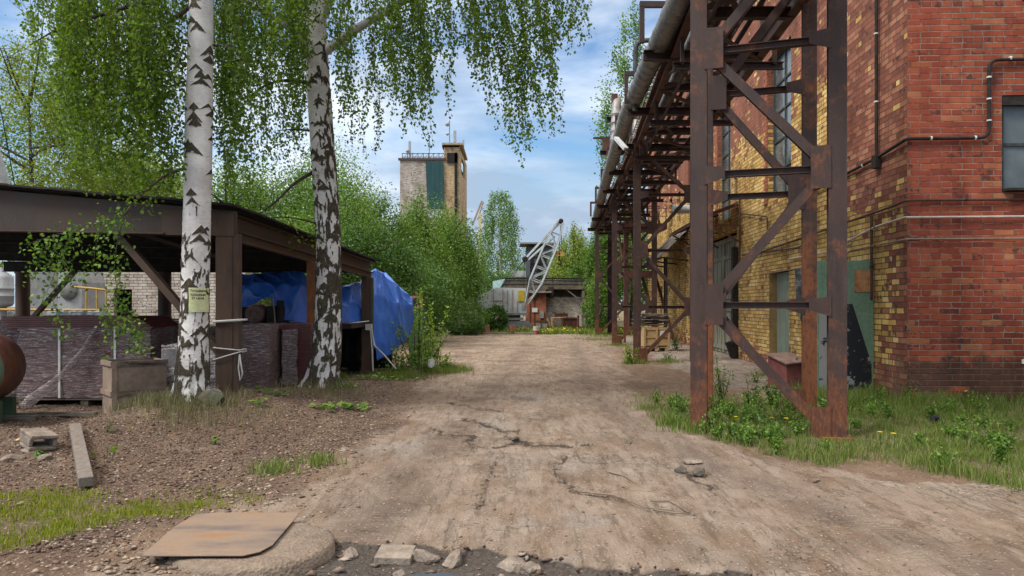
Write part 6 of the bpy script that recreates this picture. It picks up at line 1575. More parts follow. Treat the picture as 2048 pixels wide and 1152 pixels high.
# notice on the trunk, bent round the bark
nz0 = EYE - (624 - 612) / FPX * D1; nz1 = EYE - (576 - 612) / FPX * D1
cxn = float(tx1(1.6)); Rn = .187
nt_ = thing('paper_notice', 'pale yellow paper notice with black Cyrillic lettering pinned on the left birch trunk', 'notice')
def wrapc(x, z, off=0.0):   # x metres along the bark from the left edge of the notice
    a_ = -math.pi / 2 + 0.02 + x / Rn
    return (cxn + (Rn + off) * math.cos(a_), D1 + (Rn + off) * math.sin(a_), z)
W_ = .285; nn = 24; V = []; 
for j in range(9):
    for i in range(nn + 1): V.append(wrapc(W_ * i / nn, nz0 + (nz1 - nz0) * j / 8, .012 + .004 * math.sin(j * 1.1 + i * .5)))
Fc = [[j * (nn + 1) + i, j * (nn + 1) + i + 1, (j + 1) * (nn + 1) + i + 1, (j + 1) * (nn + 1) + i] for j in range(8) for i in range(nn)]
o = fast_mesh('sheet', np.array(V), Fc, noisy('yellowed_paper', (.50, .52, .28), (.60, .62, .36), 4, bump=.05, rough=.35), nt_, smooth=True)
ink = noisy('black_ink', (.01, .01, .01), (.02, .02, .02), 5)
for i, (txt, dx, zc) in enumerate((('Площадка', .014, .055), ('Хранения', .020, .108), ('27 Цеха', .036, .156))):
    cu = bpy.data.curves.new('lettering', 'FONT'); cu.body = txt; cu.size = .043; cu.resolution_u = 2; cu.offset = .0007
    to = bpy.data.objects.new('lettering_source', cu); COL.objects.link(to)
    me = bpy.data.meshes.new_from_object(to); bpy.data.objects.remove(to)
    me.name = 'lettering'
    for v_ in me.vertices:
        v_.co = Vector(wrapc(v_.co.x * .96 + dx, nz1 - zc + v_.co.y, .0185))
    link_mesh('lettering', me, ink, nt_)
# ------------------------------------------------------------------ far end of the yard
def X_(px, D): return (px - 1024) / FPX * D
def Z_(py, D): return EYE - (py - 612) / FPX * D
# tower block
TD = 110.0
tw_ = thing('brick_tower_block', 'tall pale brick tower block with a dark green panel and rooftop aerials above the trees', 'tower block')
xa, xb, xc, xd = X_(800, TD), X_(855, TD), X_(888, TD), X_(920, TD)
zt = Z_(320, TD)
wh = (X_(858, TD) - xa, X_(883, TD) - xa, Z_(434, TD), Z_(420, TD))
wall('wall', (xa, TD, 0), (1, 0, 0), (0, -1, 0), xc - xa, zt, [wh], M['brick_tower'], tw_, .3)
wall('wall', (xc, TD, 0), (1, 0, 0), (0, -1, 0), xd - xc, Z_(290, TD), [], M['brick_tan'], tw_, .3)
shs = [(4.0, 5.2, 14.2, 17.0), (7.0, 8.2, 13.4, 17.0), (2.5, 8.5, 22.3, 24.8), (5, 8, 7.5, 9.3)]
wall('wall', (xd, TD, 0), (.02, 1, 0), (1, -.02, 0), 12.5, Z_(290, TD) - .6, shs, M['brick_tan'], tw_, .3)
b = MB(); b.box(((xa + xd) / 2, TD + 6.3, zt - .35), (xd - xa - .4, 12, .2)); b.box(((xc + xd) / 2 - .2, TD + 6, 26.0), (xd - xc + .2, 12, .25)); b.build('roof', M['dark'], tw_)
b = MB(); b.box(((xa + xc) / 2, TD - .05, zt + .1), (xc - xa + .5, .3, .35)); b.build('cornice', M['pipe_brown'], tw_)
b = MB(); b.box(((xc + xd) / 2 + .1, TD + 5.5, Z_(290, TD) + .1), (xd - xc + .7, 12, .3)); b.build('cornice', noisy('tan_concrete', (.30, .22, .14), (.42, .32, .21), 2), tw_)
b = MB(); b.box(((xa + xd) / 2, TD + 7, 10), (xd - xa - 1.2, 11, 20)); b.build('dark_interior', M['black'], tw_)  # black block stands in for the unlit rooms of the tower
g = G('green_corrugated_panel'); v = g.coord('Object'); wv_ = g.n('ShaderNodeTexWave', {'Vector': v, 'Scale': 1.6}, out=1, bands_direction='X')
M['teal'] = g.end(g.mix(g.noise(g.map(v, (1, 1, .2)), 1.2, 4, .6), (0.012, 0.045, 0.05), (0.024, 0.078, 0.082)), .6, g.bump(wv_, .6, .1))
b = MB(); b.plate([(xb, TD - .15, Z_(418, TD)), (xc + .1, TD - .15, Z_(417, TD)), (xc - .1, TD - .15, Z_(323, TD)), (xb - .25, TD - .15, Z_(323, TD))], (0, -1, 0), .1); b.build('green_panel', M['teal'], tw_)
b = MB(); b.bar((xa + wh[0], TD - .05, wh[2]), (xa + wh[1], TD - .05, wh[2]), .12, .18); b.bar((xa + wh[0], TD - .05, wh[3]), (xa + wh[1], TD - .05, wh[3]), .12, .18)
for i in range(4): x = xa + wh[0] + (wh[1] - wh[0]) * i / 3; b.bar((x, TD - .05, wh[2]), (x, TD - .05, wh[3]), .14, .12)
fo = b.build('window', M['whitepaint'], tw_)
b = MB(); b.box((xa + (wh[0] + wh[1]) / 2, TD + .1, (wh[2] + wh[3]) / 2), (wh[1] - wh[0], .04, wh[3] - wh[2])); b.build('pane', noisy('pale_glass', (.25, .33, .36), (.4, .5, .54), 1, rough=.2), fo)
b = MB(); b.box((X_(912, TD), TD - .12, 16), (.42, .2, 18)); b.box((X_(905, TD), TD - .12, 24.2), (1.6, .2, 1.5)); b.build('sooty_downpipe', M['black'], tw_)
b = MB()
for z in (Z_(306, TD), Z_(313, TD), Z_(319, TD)):
    b.bar((xa + .3, TD + .4, z), (xc, TD + .4, z), .09, .09); b.bar((xa + .3, TD + 9, z), (xc, TD + 9, z), .09, .09)
for k in range(9): x = xa + .3 + (xc - xa - .3) * k / 8; b.bar((x, TD + .4, zt), (x, TD + .4, Z_(305, TD)), .09, .09); b.bar((x, TD + .4, zt + .1), (x + .75, TD + .4, Z_(306, TD)), .05, .05)
b.build('roof_railing', M['pipe_brown'], tw_)
def aerial(px, py0, py1, w, label, dishes=()):
    t = thing('aerial', label, 'aerial'); b = MB(); b.tube([(X_(px, TD), TD + 1, Z_(py0, TD)), (X_(px, TD), TD + 1, Z_(py1, TD))], .07, 6); b.build('mast', M['midgrey'], t)
    if w: b = MB(); b.box((X_(px, TD), TD + .8, Z_((py0 * .3 + py1 * .7), TD)), (w, .3, abs(py0 - py1) * TD / FPX * .75)); b.build('panel', M['palegrey'], t)
    for (py, r) in dishes: b = MB(); b.lathe((X_(px, TD) - .3, TD + .6, Z_(py, TD)), [(.05, .2), (r * .6, .1), (r, -.05), (r * .98, -.08)], 18, axis=(0, -1, 0)); b.build('dish', M['palegrey'], t)
aerial(818, 320, 283, .35, 'pair of pale panel aerials at the left end of the tower roof', ((300, .3),))
aerial(857, 320, 279, 0, 'thin bare mast on the tower roof behind the birch leaves')
aerial(898, 292, 238, 0, 'tallest rooftop mast with two round dishes', ((246, .38), (266, .25)))
aerial(909, 292, 261, .42, 'tall white panel aerial on the stair head of the tower')
aerial(926, 296, 279, .28, 'short white panel aerial at the right corner of the tower roof')
aerial(889, 300, 283, 0, 'short dark post at the left corner of the stair head')

# crane of the yard
CD = 46.0
ck_ = thing('jib_crane', 'pale grey crawler crane with a rusty streaked cabin and lattice jib', 'crane')
x0, x1 = X_(985, CD), X_(1053, CD); zb, ztp = Z_(626, CD), Z_(575, CD)
g = G('streaked_pale_paint'); v = g.coord('Object'); n = g.noise(v, 2.2, 6, .65); n2 = g.noise(g.map(v, (6, 6, .5)), 2.5, 5, .7)
M['crane'] = g.end(g.mix(g.ramp(n2, [(.56, 0), (.72, .75)]), g.ramp(n, [(.3, (.30, .34, .36)), (.7, (.46, .50, .52))]), (.22, .14, .08)), .6)
b = MB(); yw = 1.9
b.add([(x0, CD, zb), (x1, CD, zb), (x1 - .02, CD, ztp - .05), (x0 + .25, CD, ztp), (x0, CD + yw, zb), (x1, CD + yw, zb), (x1 - .02, CD + yw, ztp - .05), (x0 + .25, CD + yw, ztp), (x0 - 1.0, CD + .2, zb + .1), (x0 - .9, CD + .2, ztp - .5), (x0 - 1.0, CD + yw, zb + .1), (x0 - .9, CD + yw, ztp - .5)],
      [(0, 1, 2, 3), (5, 4, 7, 6), (1, 5, 6, 2), (3, 2, 6, 7), (0, 3, 9, 8), (8, 9, 11, 10), (9, 3, 7, 11), (0, 4, 5, 1), (10, 11, 7, 4), (0, 8, 10, 4)])
b.build('cabin', M['crane'], ck_)
def pane(px0, py0, px1, py1, mt, nm, d=.03):
    b = MB(); b.box(((X_(px0, CD) + X_(px1, CD)) / 2, CD - d, (Z_(py0, CD) + Z_(py1, CD)) / 2), (abs(X_(px1, CD) - X_(px0, CD)), .05, abs(Z_(py0, CD) - Z_(py1, CD)))); return b.build(nm, mt, ck_)
pane(1036.5, 581, 1049, 603, noisy('yellow_window_board', (.36, .25, .02), (.5, .37, .03), 4), 'window')
M['rustystreak'] = noisy('rust_streak', (.24, .14, .09), (.36, .27, .2), 3)
for (a0, a1, c0, c1) in ((988, 579, 1005, 601), (988, 602, 1005, 624), (1014, 580, 1015.2, 624), (1024, 579, 1025.2, 625), (1034, 603, 1035, 625)): pane(a0, a1, c0, c1, M['crane'] if c0 - a0 > 5 else M['rustystreak'], 'hatch' if c0 - a0 > 5 else 'seam')
for (a0, a1, c0, c1) in ((986.5, 578, 988, 625), (1005, 578, 1006.3, 625), (986, 601, 1006, 602)): pane(a0, a1, c0, c1, M['rustystreak'], 'seam', .07)
pane(1043, 607, 1050, 619, M['palegrey'], 'box')
b = MB(); b.bar((x0 - .2, CD + .1, zb - .06), (x1 + .1, CD + .1, zb - .06), .3, .14); b.bar((x0 + .3, CD + .1, zb - .38), (x1 - .2, CD + .1, zb - .38), .3, .16); b.box(((x0 + x1) / 2, CD + 1, zb - .35), (1.4, 1.2, .6)); b.build('chassis', M['midgrey'], ck_)
for y in (CD + .1, CD + 1.9):
    b = MB(); c = ((x0 + x1) / 2 + .1, y, .32); b.extr((c[0] - .0, y - .25, .32), (c[0], y + .2, .32), [(-1.3, -.18), (-1.15, -.32), (1.15, -.32), (1.3, -.18), (1.3, .12), (1.15, .3), (-1.15, .3), (-1.3, .12)]); b.build('crawler', M['midgrey'], ck_)
b = MB(); b.add([(X_(1000, CD), CD + .3, ztp), (X_(1010, CD), CD + .3, Z_(557, CD)), (X_(985, CD), CD + .6, Z_(562, CD)), (X_(985, CD), CD + .3, ztp - .3), (X_(1000, CD), CD + 1.6, ztp), (X_(1010, CD), CD + 1.6, Z_(557, CD)), (X_(985, CD), CD + 1.6, Z_(562, CD)), (X_(985, CD), CD + 1.6, ztp - .3)], [(0, 1, 2, 3), (7, 6, 5, 4), (0, 4, 5, 1), (1, 5, 6, 2), (2, 6, 7, 3)])
b.build('canopy', noisy('pale_turquoise', (.20, .34, .36), (.3, .45, .46), 3), ck_)
# lattice jib: box lattice from foot to head
F0 = Vector((X_(1054, CD), CD - .2, Z_(606, CD))); F1 = Vector((X_(1119, CD), CD - 1.2, Z_(447, CD)))
jd = (F1 - F0).normalized(); ja = Vector((0, 1, 0)); ja = (ja - jd * ja.dot(jd)).normalized(); jb = jd.cross(ja)
def jp(t, i, j):
    w = .10 + .34 * min(1, t / .28) * min(1, (1 - t) / .30 + .25); return F0.lerp(F1, t) + ja * (w * i) + jb * (w * j * .9)
b = MB(); ts = [0, .14, .28, .43, .57, .71, .85, 1.0]
for i in (-1, 1):
    for j in (-1, 1):
        for a_, c_ in zip(ts[:-1], ts[1:]): b.bar(jp(a_, i, j), jp(c_, i, j), .10, .10)
b.build('jib_chord', M['crane'], ck_)
b = MB()
for k, (a_, c_) in enumerate(zip(ts[:-1], ts[1:])):
    for (p_, q_2) in (((-1, -1), (1, -1)), ((-1, 1), (1, 1)), ((-1, -1), (-1, 1)), ((1, -1), (1, 1))):
        b.bar(jp(c_, *p_), jp(c_, *q_2), .055, .055); b.bar(jp(a_, *(p_ if k % 2 else q_2)), jp(c_, *(q_2 if k % 2 else p_)), .055, .055)
b.build('jib_lacing', M['crane'], ck_)
A0 = Vector((X_(1050, CD), CD + .2, Z_(518, CD)))
b = MB(); b.lathe(A0 + Vector((0, -.3, 0)), [(.13, 0), (.18, .05), (.13, .2), (.18, .35), (.13, .5)], 18, axis=(0, 1, 0)); b.build('pulley', M['dark'], ck_)
b = MB(); b.bar(A0, F1 + Vector((-.15, 0, -.1)), .09, .13); b.bar(A0 + Vector((.15, 0, -.1)), F1.lerp(F0, .18), .10, .12); b.bar(A0 + Vector((.05, 0, .1)), F1.lerp(F0, .1) + Vector((-.2, 0, .2)), .05, .05); b.build('jib_stay', M['crane'], ck_)
b = MB(); b.tube([A0, (X_(1047, CD), CD + .3, ztp)], .02, 5); b.tube([A0, (X_(1005, CD), CD + 1.3, ztp + .1)], .018, 5); b.tube([A0 + Vector((0, .2, 0)), (X_(1012, CD), CD + 1.5, ztp + .1)], .018, 5); b.build('rope', M['dark'], ck_)
b = MB(); hk = Vector((X_(1116, CD), CD - 1.2, Z_(512, CD)))
b.tube([F1, hk], .018, 5); b.tube([F1 + Vector((.1, .2, 0)), hk + Vector((.1, .1, 0))], .018, 5); b.build('hoist_rope', M['dark'], ck_)
b = MB(); 
for dx in (-.13, .13): b.lathe(hk + Vector((dx, -.08, .05)), [(.17, 0), (.18, .04), (.18, .12), (.17, .16)], 16, axis=(0, 1, 0))
ho = b.build('hook_block', M['yellowpipe'], ck_)
b = MB(); b.tube([hk + Vector((0, 0, -.05)), hk + Vector((0, 0, -.35)), hk + Vector((.12, 0, -.48)), hk + Vector((.05, 0, -.62)), hk + Vector((-.1, 0, -.55))], .05, 8); b.build('hook', M['dark'], ho)
b = MB(); b.lathe(F1 + Vector((0, -.25, 0)), [(.08, 0), (.15, .04), (.15, .12), (.08, .2), (.15, .3), (.15, .4), (.08, .44)], 18, axis=(0, 1, 0)); b.build('head_pulley', M['dark'], ck_)

# workshop: white brick wall, rusty door shed, pipe rack roof
WD_ = 51.0
ws = thing('low_workshop', 'low white brick workshop under a dark pipe covered roof edge beyond the yard', 'workshop')
wx0, wx1 = X_(1092, WD_), X_(1186, WD_)
wall('wall', (wx0, WD_, 0), (1, 0, 0), (0, -1, 0), wx1 - wx0, Z_(594, WD_), [(X_(1136, WD_) - wx0, X_(1142, WD_) - wx0, Z_(618, WD_), Z_(613, WD_))], M['brick_white'], ws, .2, 0, -.1)
b = MB(); b.box(((wx0 + wx1) / 2, WD_ + .15, (Z_(594, WD_) + Z_(578, WD_)) / 2), (wx1 - wx0, .2, Z_(578, WD_) - Z_(594, WD_) - .01)); b.build('upper_wall', noisy('dark_render', (.035, .032, .03), (.08, .07, .062), 3), ws)
b = MB(); b.box(((X_(1000, WD_) + wx1) / 2 + .2, WD_ - .3, Z_(575, WD_)), (wx1 - X_(1000, WD_), .5, .28)); b.build('roof_beam', noisy('brown_mossy_beam', (.06, .045, .035), (.16, .13, .09), 2), ws)
b = MB(); b.box(((X_(1000, WD_) + wx1) / 2 + .2, WD_ + 2.5, Z_(578, WD_) + .16), (wx1 - X_(1000, WD_), 5.5, .12)); b.build('roof', M['dark'], ws)
for py, r in ((556, .06), (561, .05), (567, .10), (569.5, .12)):
    b = MB(); b.tube([(X_(1003, WD_), WD_ - .2 + (569 - py) * .06, Z_(py, WD_)), (wx1, WD_ - .2 + (569 - py) * .06, Z_(py, WD_))], r, 8); b.build('roof_pipe', M['dark'], ws)
for px in (1010, 1055, 1105, 1152):
    b = MB(); b.bar((X_(px, WD_), WD_ - .1, Z_(574, WD_)), (X_(px, WD_), WD_ - .1, Z_(554, WD_)), .07, .07); b.build('roof_post', M['dark'], ws)
b = MB(); b.bar((X_(1165, WD_), WD_ - .4, 0), (X_(1165, WD_), WD_ - .4, 2.9), .18, .16); b.bar((X_(1182, WD_), WD_ - .4, 0), (X_(1182, WD_), WD_ - .4, 2.9), .18, .16)
for (a0, a1, c0, c1) in ((1165, 604, 1182, 590), (1165, 606, 1182, 630), (1165, 631, 1182, 631), (1165, 607, 1182, 607), (1165, 655, 1182, 632), (1130, 578, 1156, 598)): b.bar((X_(a0, WD_), WD_ - .45, Z_(a1, WD_)), (X_(c0, WD_), WD_ - .45, Z_(c1, WD_)), .09, .09)
b.build('lattice_post', noisy('dirty_tan_steel', (.09, .07, .055), (.2, .165, .13), 4), ws)
b = MB(); b.box((X_(1101, WD_), WD_ - .5, Z_(586, WD_)), (.35, .5, .8)); b.build('roof_box', M['dark'], ws)
dk_ = thing('rusty_shed', 'rusty red brown sheet metal shed with a white notice behind the crane', 'shed')
RD_ = 50.0; rx0, rx1 = X_(1052, RD_), X_(1092, RD_)
b = MB(); b.box(((rx0 + rx1) / 2, RD_ + 1, Z_(585, RD_) / 2), (rx1 - rx0, 2, Z_(585, RD_))); b.build('body', noisy('rusty_red_sheet', (.16, .05, .03), (.32, .12, .065), 2.5, c3=(.10, .04, .03)), dk_)
b = MB(); b.box((X_(1069, RD_), RD_ - .03, 1.15), (.03, .04, 2.3)); b.box((X_(1060, RD_), RD_ - .03, .9), (.03, .04, 1.8)); b.build('door_edge', M['dark'], dk_)
b = MB(); b.box(((rx0 + rx1) / 2 + .1, RD_ + .9, Z_(584, RD_)), (rx1 - rx0 + .5, 2.4, .12)); b.build('roof', M['concrete'], dk_)
b = MB(); b.box((X_(1069.5, RD_), RD_ - .05, Z_(620, RD_)), (.37, .03, .30)); b.build('notice', M['whitepaint'], dk_)
b = MB(); b.box((X_(1083.5, RD_), RD_ - .1, Z_(629, RD_)), (.28, .15, .5)); b.build('meter_box', M['midgrey'], dk_)
def skip(name, label, cat, px0, px1, py0, py1, D, mat, dep=1.1, taper=.0, group=None):
    t = thing(name, label, cat, ((X_(px0, D) + X_(px1, D)) / 2, D, 0), 0, group); w = X_(px1, D) - X_(px0, D); z1 = Z_(py0, D); z0 = max(0, Z_(py1, D))
    b = MB(); k = 1 - taper
    b.add([(-w/2*k, 0, z0), (w/2*k, 0, z0), (w/2*k, dep, z0), (-w/2*k, dep, z0), (-w/2, -.1*taper, z1), (w/2, -.1*taper, z1), (w/2, dep, z1), (-w/2, dep, z1)], [(3, 2, 1, 0), (0, 1, 5, 4), (1, 2, 6, 5), (2, 3, 7, 6), (3, 0, 4, 7)])
    b.build('body', M[mat] if isinstance(mat, str) else mat, t)
    b = MB(); b.bar((-w/2, -.02, z1), (w/2, -.02, z1), .07, .08); b.bar((-w/2, dep, z1), (w/2, dep, z1), .07, .08)
    b.bar((-w/2, 0, z1), (-w/2, dep, z1), .07, .07); b.bar((w/2, 0, z1), (w/2, dep, z1), .07, .07)
    for x in (-w * .48, 0, w * .48): b.bar((x, -.04, z0), (x, -.04, z1), .06, .05, up=(0, 1, 0))
    b.build('rim', M['rust_red'], t); return t
skip('waste_skip', 'small off white steel skip with sloping sides before the rusty shed', 'skip', 1069, 1096, 643, 660, 45.5, noisy('off_white_skip', (.22, .21, .17), (.38, .36, .30), 3, c3=(.06, .045, .035)), taper=.25)
skip('steel_container', 'dark rusty steel container in front of the white brick wall', 'container', 1125, 1155, 637, 658, 47, noisy('dark_red_rust', (.09, .035, .028), (.17, .07, .05), 2), 1.5)
skip('steel_container', 'bright orange rusty container behind the farthest tower foot', 'container', 1197, 1221, 633, 656, 47.5, 'rust_orange', 1.5)
skip('steel_container', 'small ochre crate shaped container on top of the log rack', 'container', 1110, 1135, 628, 636, 49, noisy('ochre_boards', (.24, .11, .04), (.34, .17, .07), 3), .6)
t = thing('pallet_rack', 'stack of tan wooden pallets leaning beside the dark rusty container', 'pallets', (X_(1116, 47), 47, 0))
for k in range(7):
    b = MB(); b.box((0, .5, .08 + k * .125), (.72, 1.0, .028)); b.box((-.3, .5, .035 + k * .125), (.1, 1.0, .06)); b.box((.3, .5, .035 + k * .125), (.1, 1.0, .06)); b.build('pallet', M['newwood'], t)
for i, (a0, c0, py, lb) in enumerate(((1094, 1101, 636, 'leaning grey board left of the pallets'), (1102, 1104, 634, 'upright tan board beside the pallets'))):
    b = MB(); b.bar((X_(a0, 47), 46.8, Z_(py, 47)), (X_(c0, 47), 46.4, 0), .09, .05); o = b.build('board', M['newwood']); tag(o, lb, 'board')
for px, lb in ((1156, 'thin red brown post right of the dark container'), (1179, 'rusty orange post at the right end of the white wall')):
    b = MB(); b.lathe((X_(px, 46), 46, 0), [(.07, 0), (.07, 1.0)], 10); o = b.build('post', M['rust_red']); tag(o, lb, 'post')
# ventilated dark tower far behind
vt = thing('louvred_shaft', 'dark grey louvred metal shaft with a flat roof rising behind the workshop', 'tower')
VD = 66.0; vx0, vx1 = X_(1051, VD), X_(1106, VD)
b = MB(); b.box(((vx0 + vx1) / 2, VD + 1.5, 3.5), (vx1 - vx0 - .1, 3, 7.0)); b.build('body', noisy('bluish_dark_sheet', (.05, .06, .075), (.11, .125, .15), 1.5), vt)
b = MB(); b.box(((vx0 + vx1) / 2 - .2, VD + 1.4, Z_(487, VD)), (vx1 - vx0 + .6, 3.8, .14)); b.build('roof', M['midgrey'], vt)
b = MB()
for x in (vx0 + .6, vx0 + 1.25, vx0 + 1.7): b.box((x, VD - .02, 5.3), (.35, .06, 2.4))
for z in np.arange(4.3, 6.6, .6): b.box((vx0 + 1.2, VD - .06, z), (1.5, .05, .08))
b.build('louvre', M['black'], vt)
b = MB(); b.box((X_(1037, 62), 62, Z_(548, 62)), (1.2, 1, .5)); b.box((X_(1037, 62), 62, 1.2), (.9, .8, 2.4)); o = b.build('roof_vent', M['palegrey']); tag(o, 'small white roof vent left of the louvred shaft', 'vent')
# far harbour crane
t = thing('tower_crane', 'distant thin yellow crane jib between the tower block and the weeping birch', 'crane'); QD = 170
b = MB(); b.bar((X_(957, QD), QD, 0), (X_(960, QD), QD, Z_(428, QD)), .6, .6); b.build('mast', noisy('pale_yellow', (.45, .38, .2), (.55, .48, .28), .3), t)
b = MB(); b.bar((X_(945, QD), QD, Z_(450, QD)), (X_(964, QD), QD, Z_(402, QD)), .4, .4); b.bar((X_(955, QD), QD, Z_(440, QD)), (X_(967, QD), QD, Z_(404, QD)), .25, .25); b.build('jib', M['rustystreak'], t)
# kerb line, posts, bucket at the far edge
for i, (px0, px1, D) in enumerate(((880, 900, 40.3), (905, 960, 40.3), (965, 1020, 40.3), (1028, 1072, 40.2))):
    b = MB(); b.box(((X_(px0, D) + X_(px1, D)) / 2, D, .06), (X_(px1, D) - X_(px0, D), .18, .13)); o = b.build('kerb', M['concrete']); o['kind'] = 'structure'
M['pinkpaint'] = noisy('faded_red_paint', (.28, .10, .09), (.38, .16, .14), 4)
for px, lb in ((974, 'pinkish red square bollard left, beside the round bush'), (1025, 'darker red square bollard by the flower bed')):
    t = thing('bollard', lb, 'bollard', (X_(px, 40.8), 40.8, 0), .3, 'red bollards at the flower bed')
    b = MB(); b.box((0, 0, .24), (.26, .22, .50)); b.build('post', M['pinkpaint'], t, bevel=.015); b = MB(); b.box((0, 0, .50), (.29, .25, .04)); b.build('cap', M['pinkpaint'], t)
t = thing('paint_bucket', 'white and red paint bucket at the edge of the flower bed', 'bucket', (X_(1072, 40.6), 40.6, .02))
b = MB(); b.lathe((0, 0, .2), [(.15, 0), (.17, .2), (.18, .22)], 18); b.build('upper_band', M['whitepaint'], t); b = MB(); b.lathe((0, 0, 0), [(.13, 0), (.15, .2)], 18); b.build('lower_band', noisy('bright_red', (.45, .03, .03), (.55, .06, .05), 4), t)
# dumpster piece beyond the tarpaulin
t = thing('green_container', 'dark green container with an orange rusty frame on top beyond the blue tarpaulin', 'container', (X_(832, 22), 22, 0))
b = MB(); b.box((0, .5, .75), (.42, 1.0, 1.5)); b.build('body', noisy('dark_green_steel', (.015, .045, .022), (.03, .08, .04), 4), t)
b = MB(); b.box((-.02, .3, 1.72), (.34, .3, .38)); b.build('frame', M['pinkpaint'], t); b = MB(); b.box((-.02, .14, 1.72), (.2, .02, .26)); b.build('inset', M['dark'], t)

# ------------------------------------------------------------------ trees beyond
GT = 'trees beyond the shed and yard'
tr = [ # px, D, top_py, radius, mat, n, leaf, low, label, kwargs
    (545, 31, 328, 2.3, 'leaf_green', 15000, .11, .05, 'light green bushy tree seen left of the second birch trunk', {}),
    (650, 33, 300, 2.0, 'leaf_green', 13000, .11, .05, 'green bushy tree directly behind the second birch trunk', {}),
    (705, 31, 362, 1.6, 'leaf_green', 14000, .10, .05, 'green pointed tree just right of the second birch trunk', {}),
    (765, 34, 392, 1.6, 'leaf_green', 14000, .10, .05, 'green tree above the peak of the blue tarpaulin', {}),
    (735, 27, 450, 1.6, 'leaf_dark', 12000, .10, .05, 'dark green low tree right behind the blue tarpaulin', {}),
    (835, 37, 414, 1.3, 'leaf_green', 12000, .11, .05, 'slender green tree in front of the tower block panel', {}),
    (892, 42, 422, 1.7, 'leaf_green', 13000, .12, .05, 'green tree hiding the right foot of the tower block', {}),
    (812, 32, 520, 1.9, 'leaf_dark', 13000, .11, .02, 'dark green shrubby tree at the left edge of the yard', {}),
    (908, 44, 452, 1.5, 'leaf_silver', 16000, .11, .10, 'rounded tree speckled with pale blossom left of the crane cabin', {'clumps': 110, 'spread': .13}),
    (600, 27, 430, 2.3, 'leaf_green', 12000, .10, .05, 'pale green tree seen through the shed opening', {}),
    (1150, 62, 462, 2.2, 'leaf_yellow', 11000, .16, .1, 'yellow green young tree between the shaft and the pipe rack', {'top': 1.6}),
    (1206, 45, 430, 1.0, 'leaf_green', 9000, .12, .05, 'bright green tree left of the farthest tower', {}),
    (1262, 47, 420, 1.6, 'leaf_green', 12000, .12, .03, 'bright green tree seen through the rack towers', {}),
    (1060, 72, 530, 4.0, 'leaf_dark', 8000, .2, .05, 'low dark tree mass behind the workshop roof', {}),
    (1130, 70, 520, 3.6, 'leaf_yellow', 8000, .2, .05, 'low yellowish tree behind the middle of the workshop roof', {}),
    (1180, 60, 500, 2.5, 'leaf_green', 8000, .16, .05, 'green tree behind the right end of the workshop roof', {}),
    (985, 55, 540, 2.2, 'leaf_dark', 8000, .14, .02, 'dark tree behind the crane cabin', {}),
    (60, 25, 70, 2.3, 'leaf_yellow', 11000, .10, .28, 'yellow green open tree with visible branches at the left photo edge', {'bare': True, 'spread': .11, 'clumps': 120}),
    (175, 28, 175, 2.4, 'leaf_yellow', 9000, .11, .25, 'second yellow green open tree behind the shed roof', {'bare': True, 'spread': .12, 'clumps': 110}),
    (300, 30, 300, 2.6, 'leaf_yellow', 8000, .12, .2, 'low yellow green tree behind the first birch branches', {'bare': True}),
    (455, 29, 330, 2.2, 'leaf_green', 9000, .11, .1, 'green tree between the two birch trunks in the background', {}),
]
for i, (px, D, top, r, mt, n, lf, low, lb, kw) in enumerate(tr):
    kw.setdefault('top', .75); kw.setdefault('spread', .17); kw.setdefault('clumps', 95)
    tree('leafy_tree', lb, (X_(px, D), D, 0), Z_(top, D), r * (1.28 if D < 43 and px > 400 else 1.05), mt, int(n * 1.45), lf, low, 100 + i, GT, **kw)
for i, (x, y, h, r, mt, lb) in enumerate([(-34, 40, 12, 6, 'leaf_green', 'wide green tree far left beyond the tanks'), (-46, 34, 13, 7, 'leaf_dark', 'wide dark tree farthest to the left of the yard'), (-24, 46, 11, 5.5, 'leaf_green', 'wide green tree behind the white brick building'),
        (-58, 48, 14, 8, 'leaf_dark', 'dark tree far left at the back of the plot'), (-15, 62, 10, 6, 'leaf_dark', 'broad dark tree below the tower block'), (24, 66, 11, 7, 'leaf_green', 'broad green tree right behind the workshop'), (14, 74, 9, 6, 'leaf_dark', 'broad dark tree behind the yellow young tree')]):
    tree('leafy_tree', lb, (x, y, 0), h, r, mt, 9000, .30, .03, 400 + i, GT, trunk_r=.3, spread=.2)
# tall trees behind the factory roof side
tree('tall_poplar', 'tall airy poplar rising behind the pipe bridge', (X_(1262, 50), 50, 0), Z_(40, 50), 2.4, 'leaf_green', 12000, .17, .34, 141, GT, clumps=80, spread=.12, trunk_r=.25)
tree('tall_poplar', 'second tall poplar behind the brick factory roof', (X_(1390, 52), 52, 0), Z_(-60, 52), 3.0, 'leaf_green', 11000, .18, .3, 142, GT, clumps=80, spread=.12, trunk_r=.25)
# distant weeping birch
wbt = thing('weeping_birch', 'tall distant weeping birch between the far yellow crane and the grey jib', 'birch', (0, 0, 0), 0, GT)
rng = np.random.default_rng(8); WDp = 78; cx_ = X_(1000, WDp); zt_ = Z_(378, WDp); pos = []
for k in range(330):
    a_ = rng.uniform(0, 6.28); h_ = rng.uniform(.42, 1.0); rr_ = 2.7 * (1 - ((h_ - .55) / .5) ** 2 * .8) * rng.uniform(.2, 1) ** .6
    top_ = np.array([cx_ + rr_ * math.cos(a_), WDp + rr_ * math.sin(a_), zt_ * h_]); L_ = rng.uniform(.8, 3.2) * (.5 + .5 * (h_ < .9)); m = int(L_ * 26)
    t_ = rng.random(m)[:, None]; pos.append(top_ - np.array([0, 0, 1]) * L_ * t_ + rng.normal(size=(m, 3)) * np.array([.13, .13, .1]))
leaves('crown', np.concatenate(pos), .17, M['leaf_green'], wbt, rng, hang=.5)
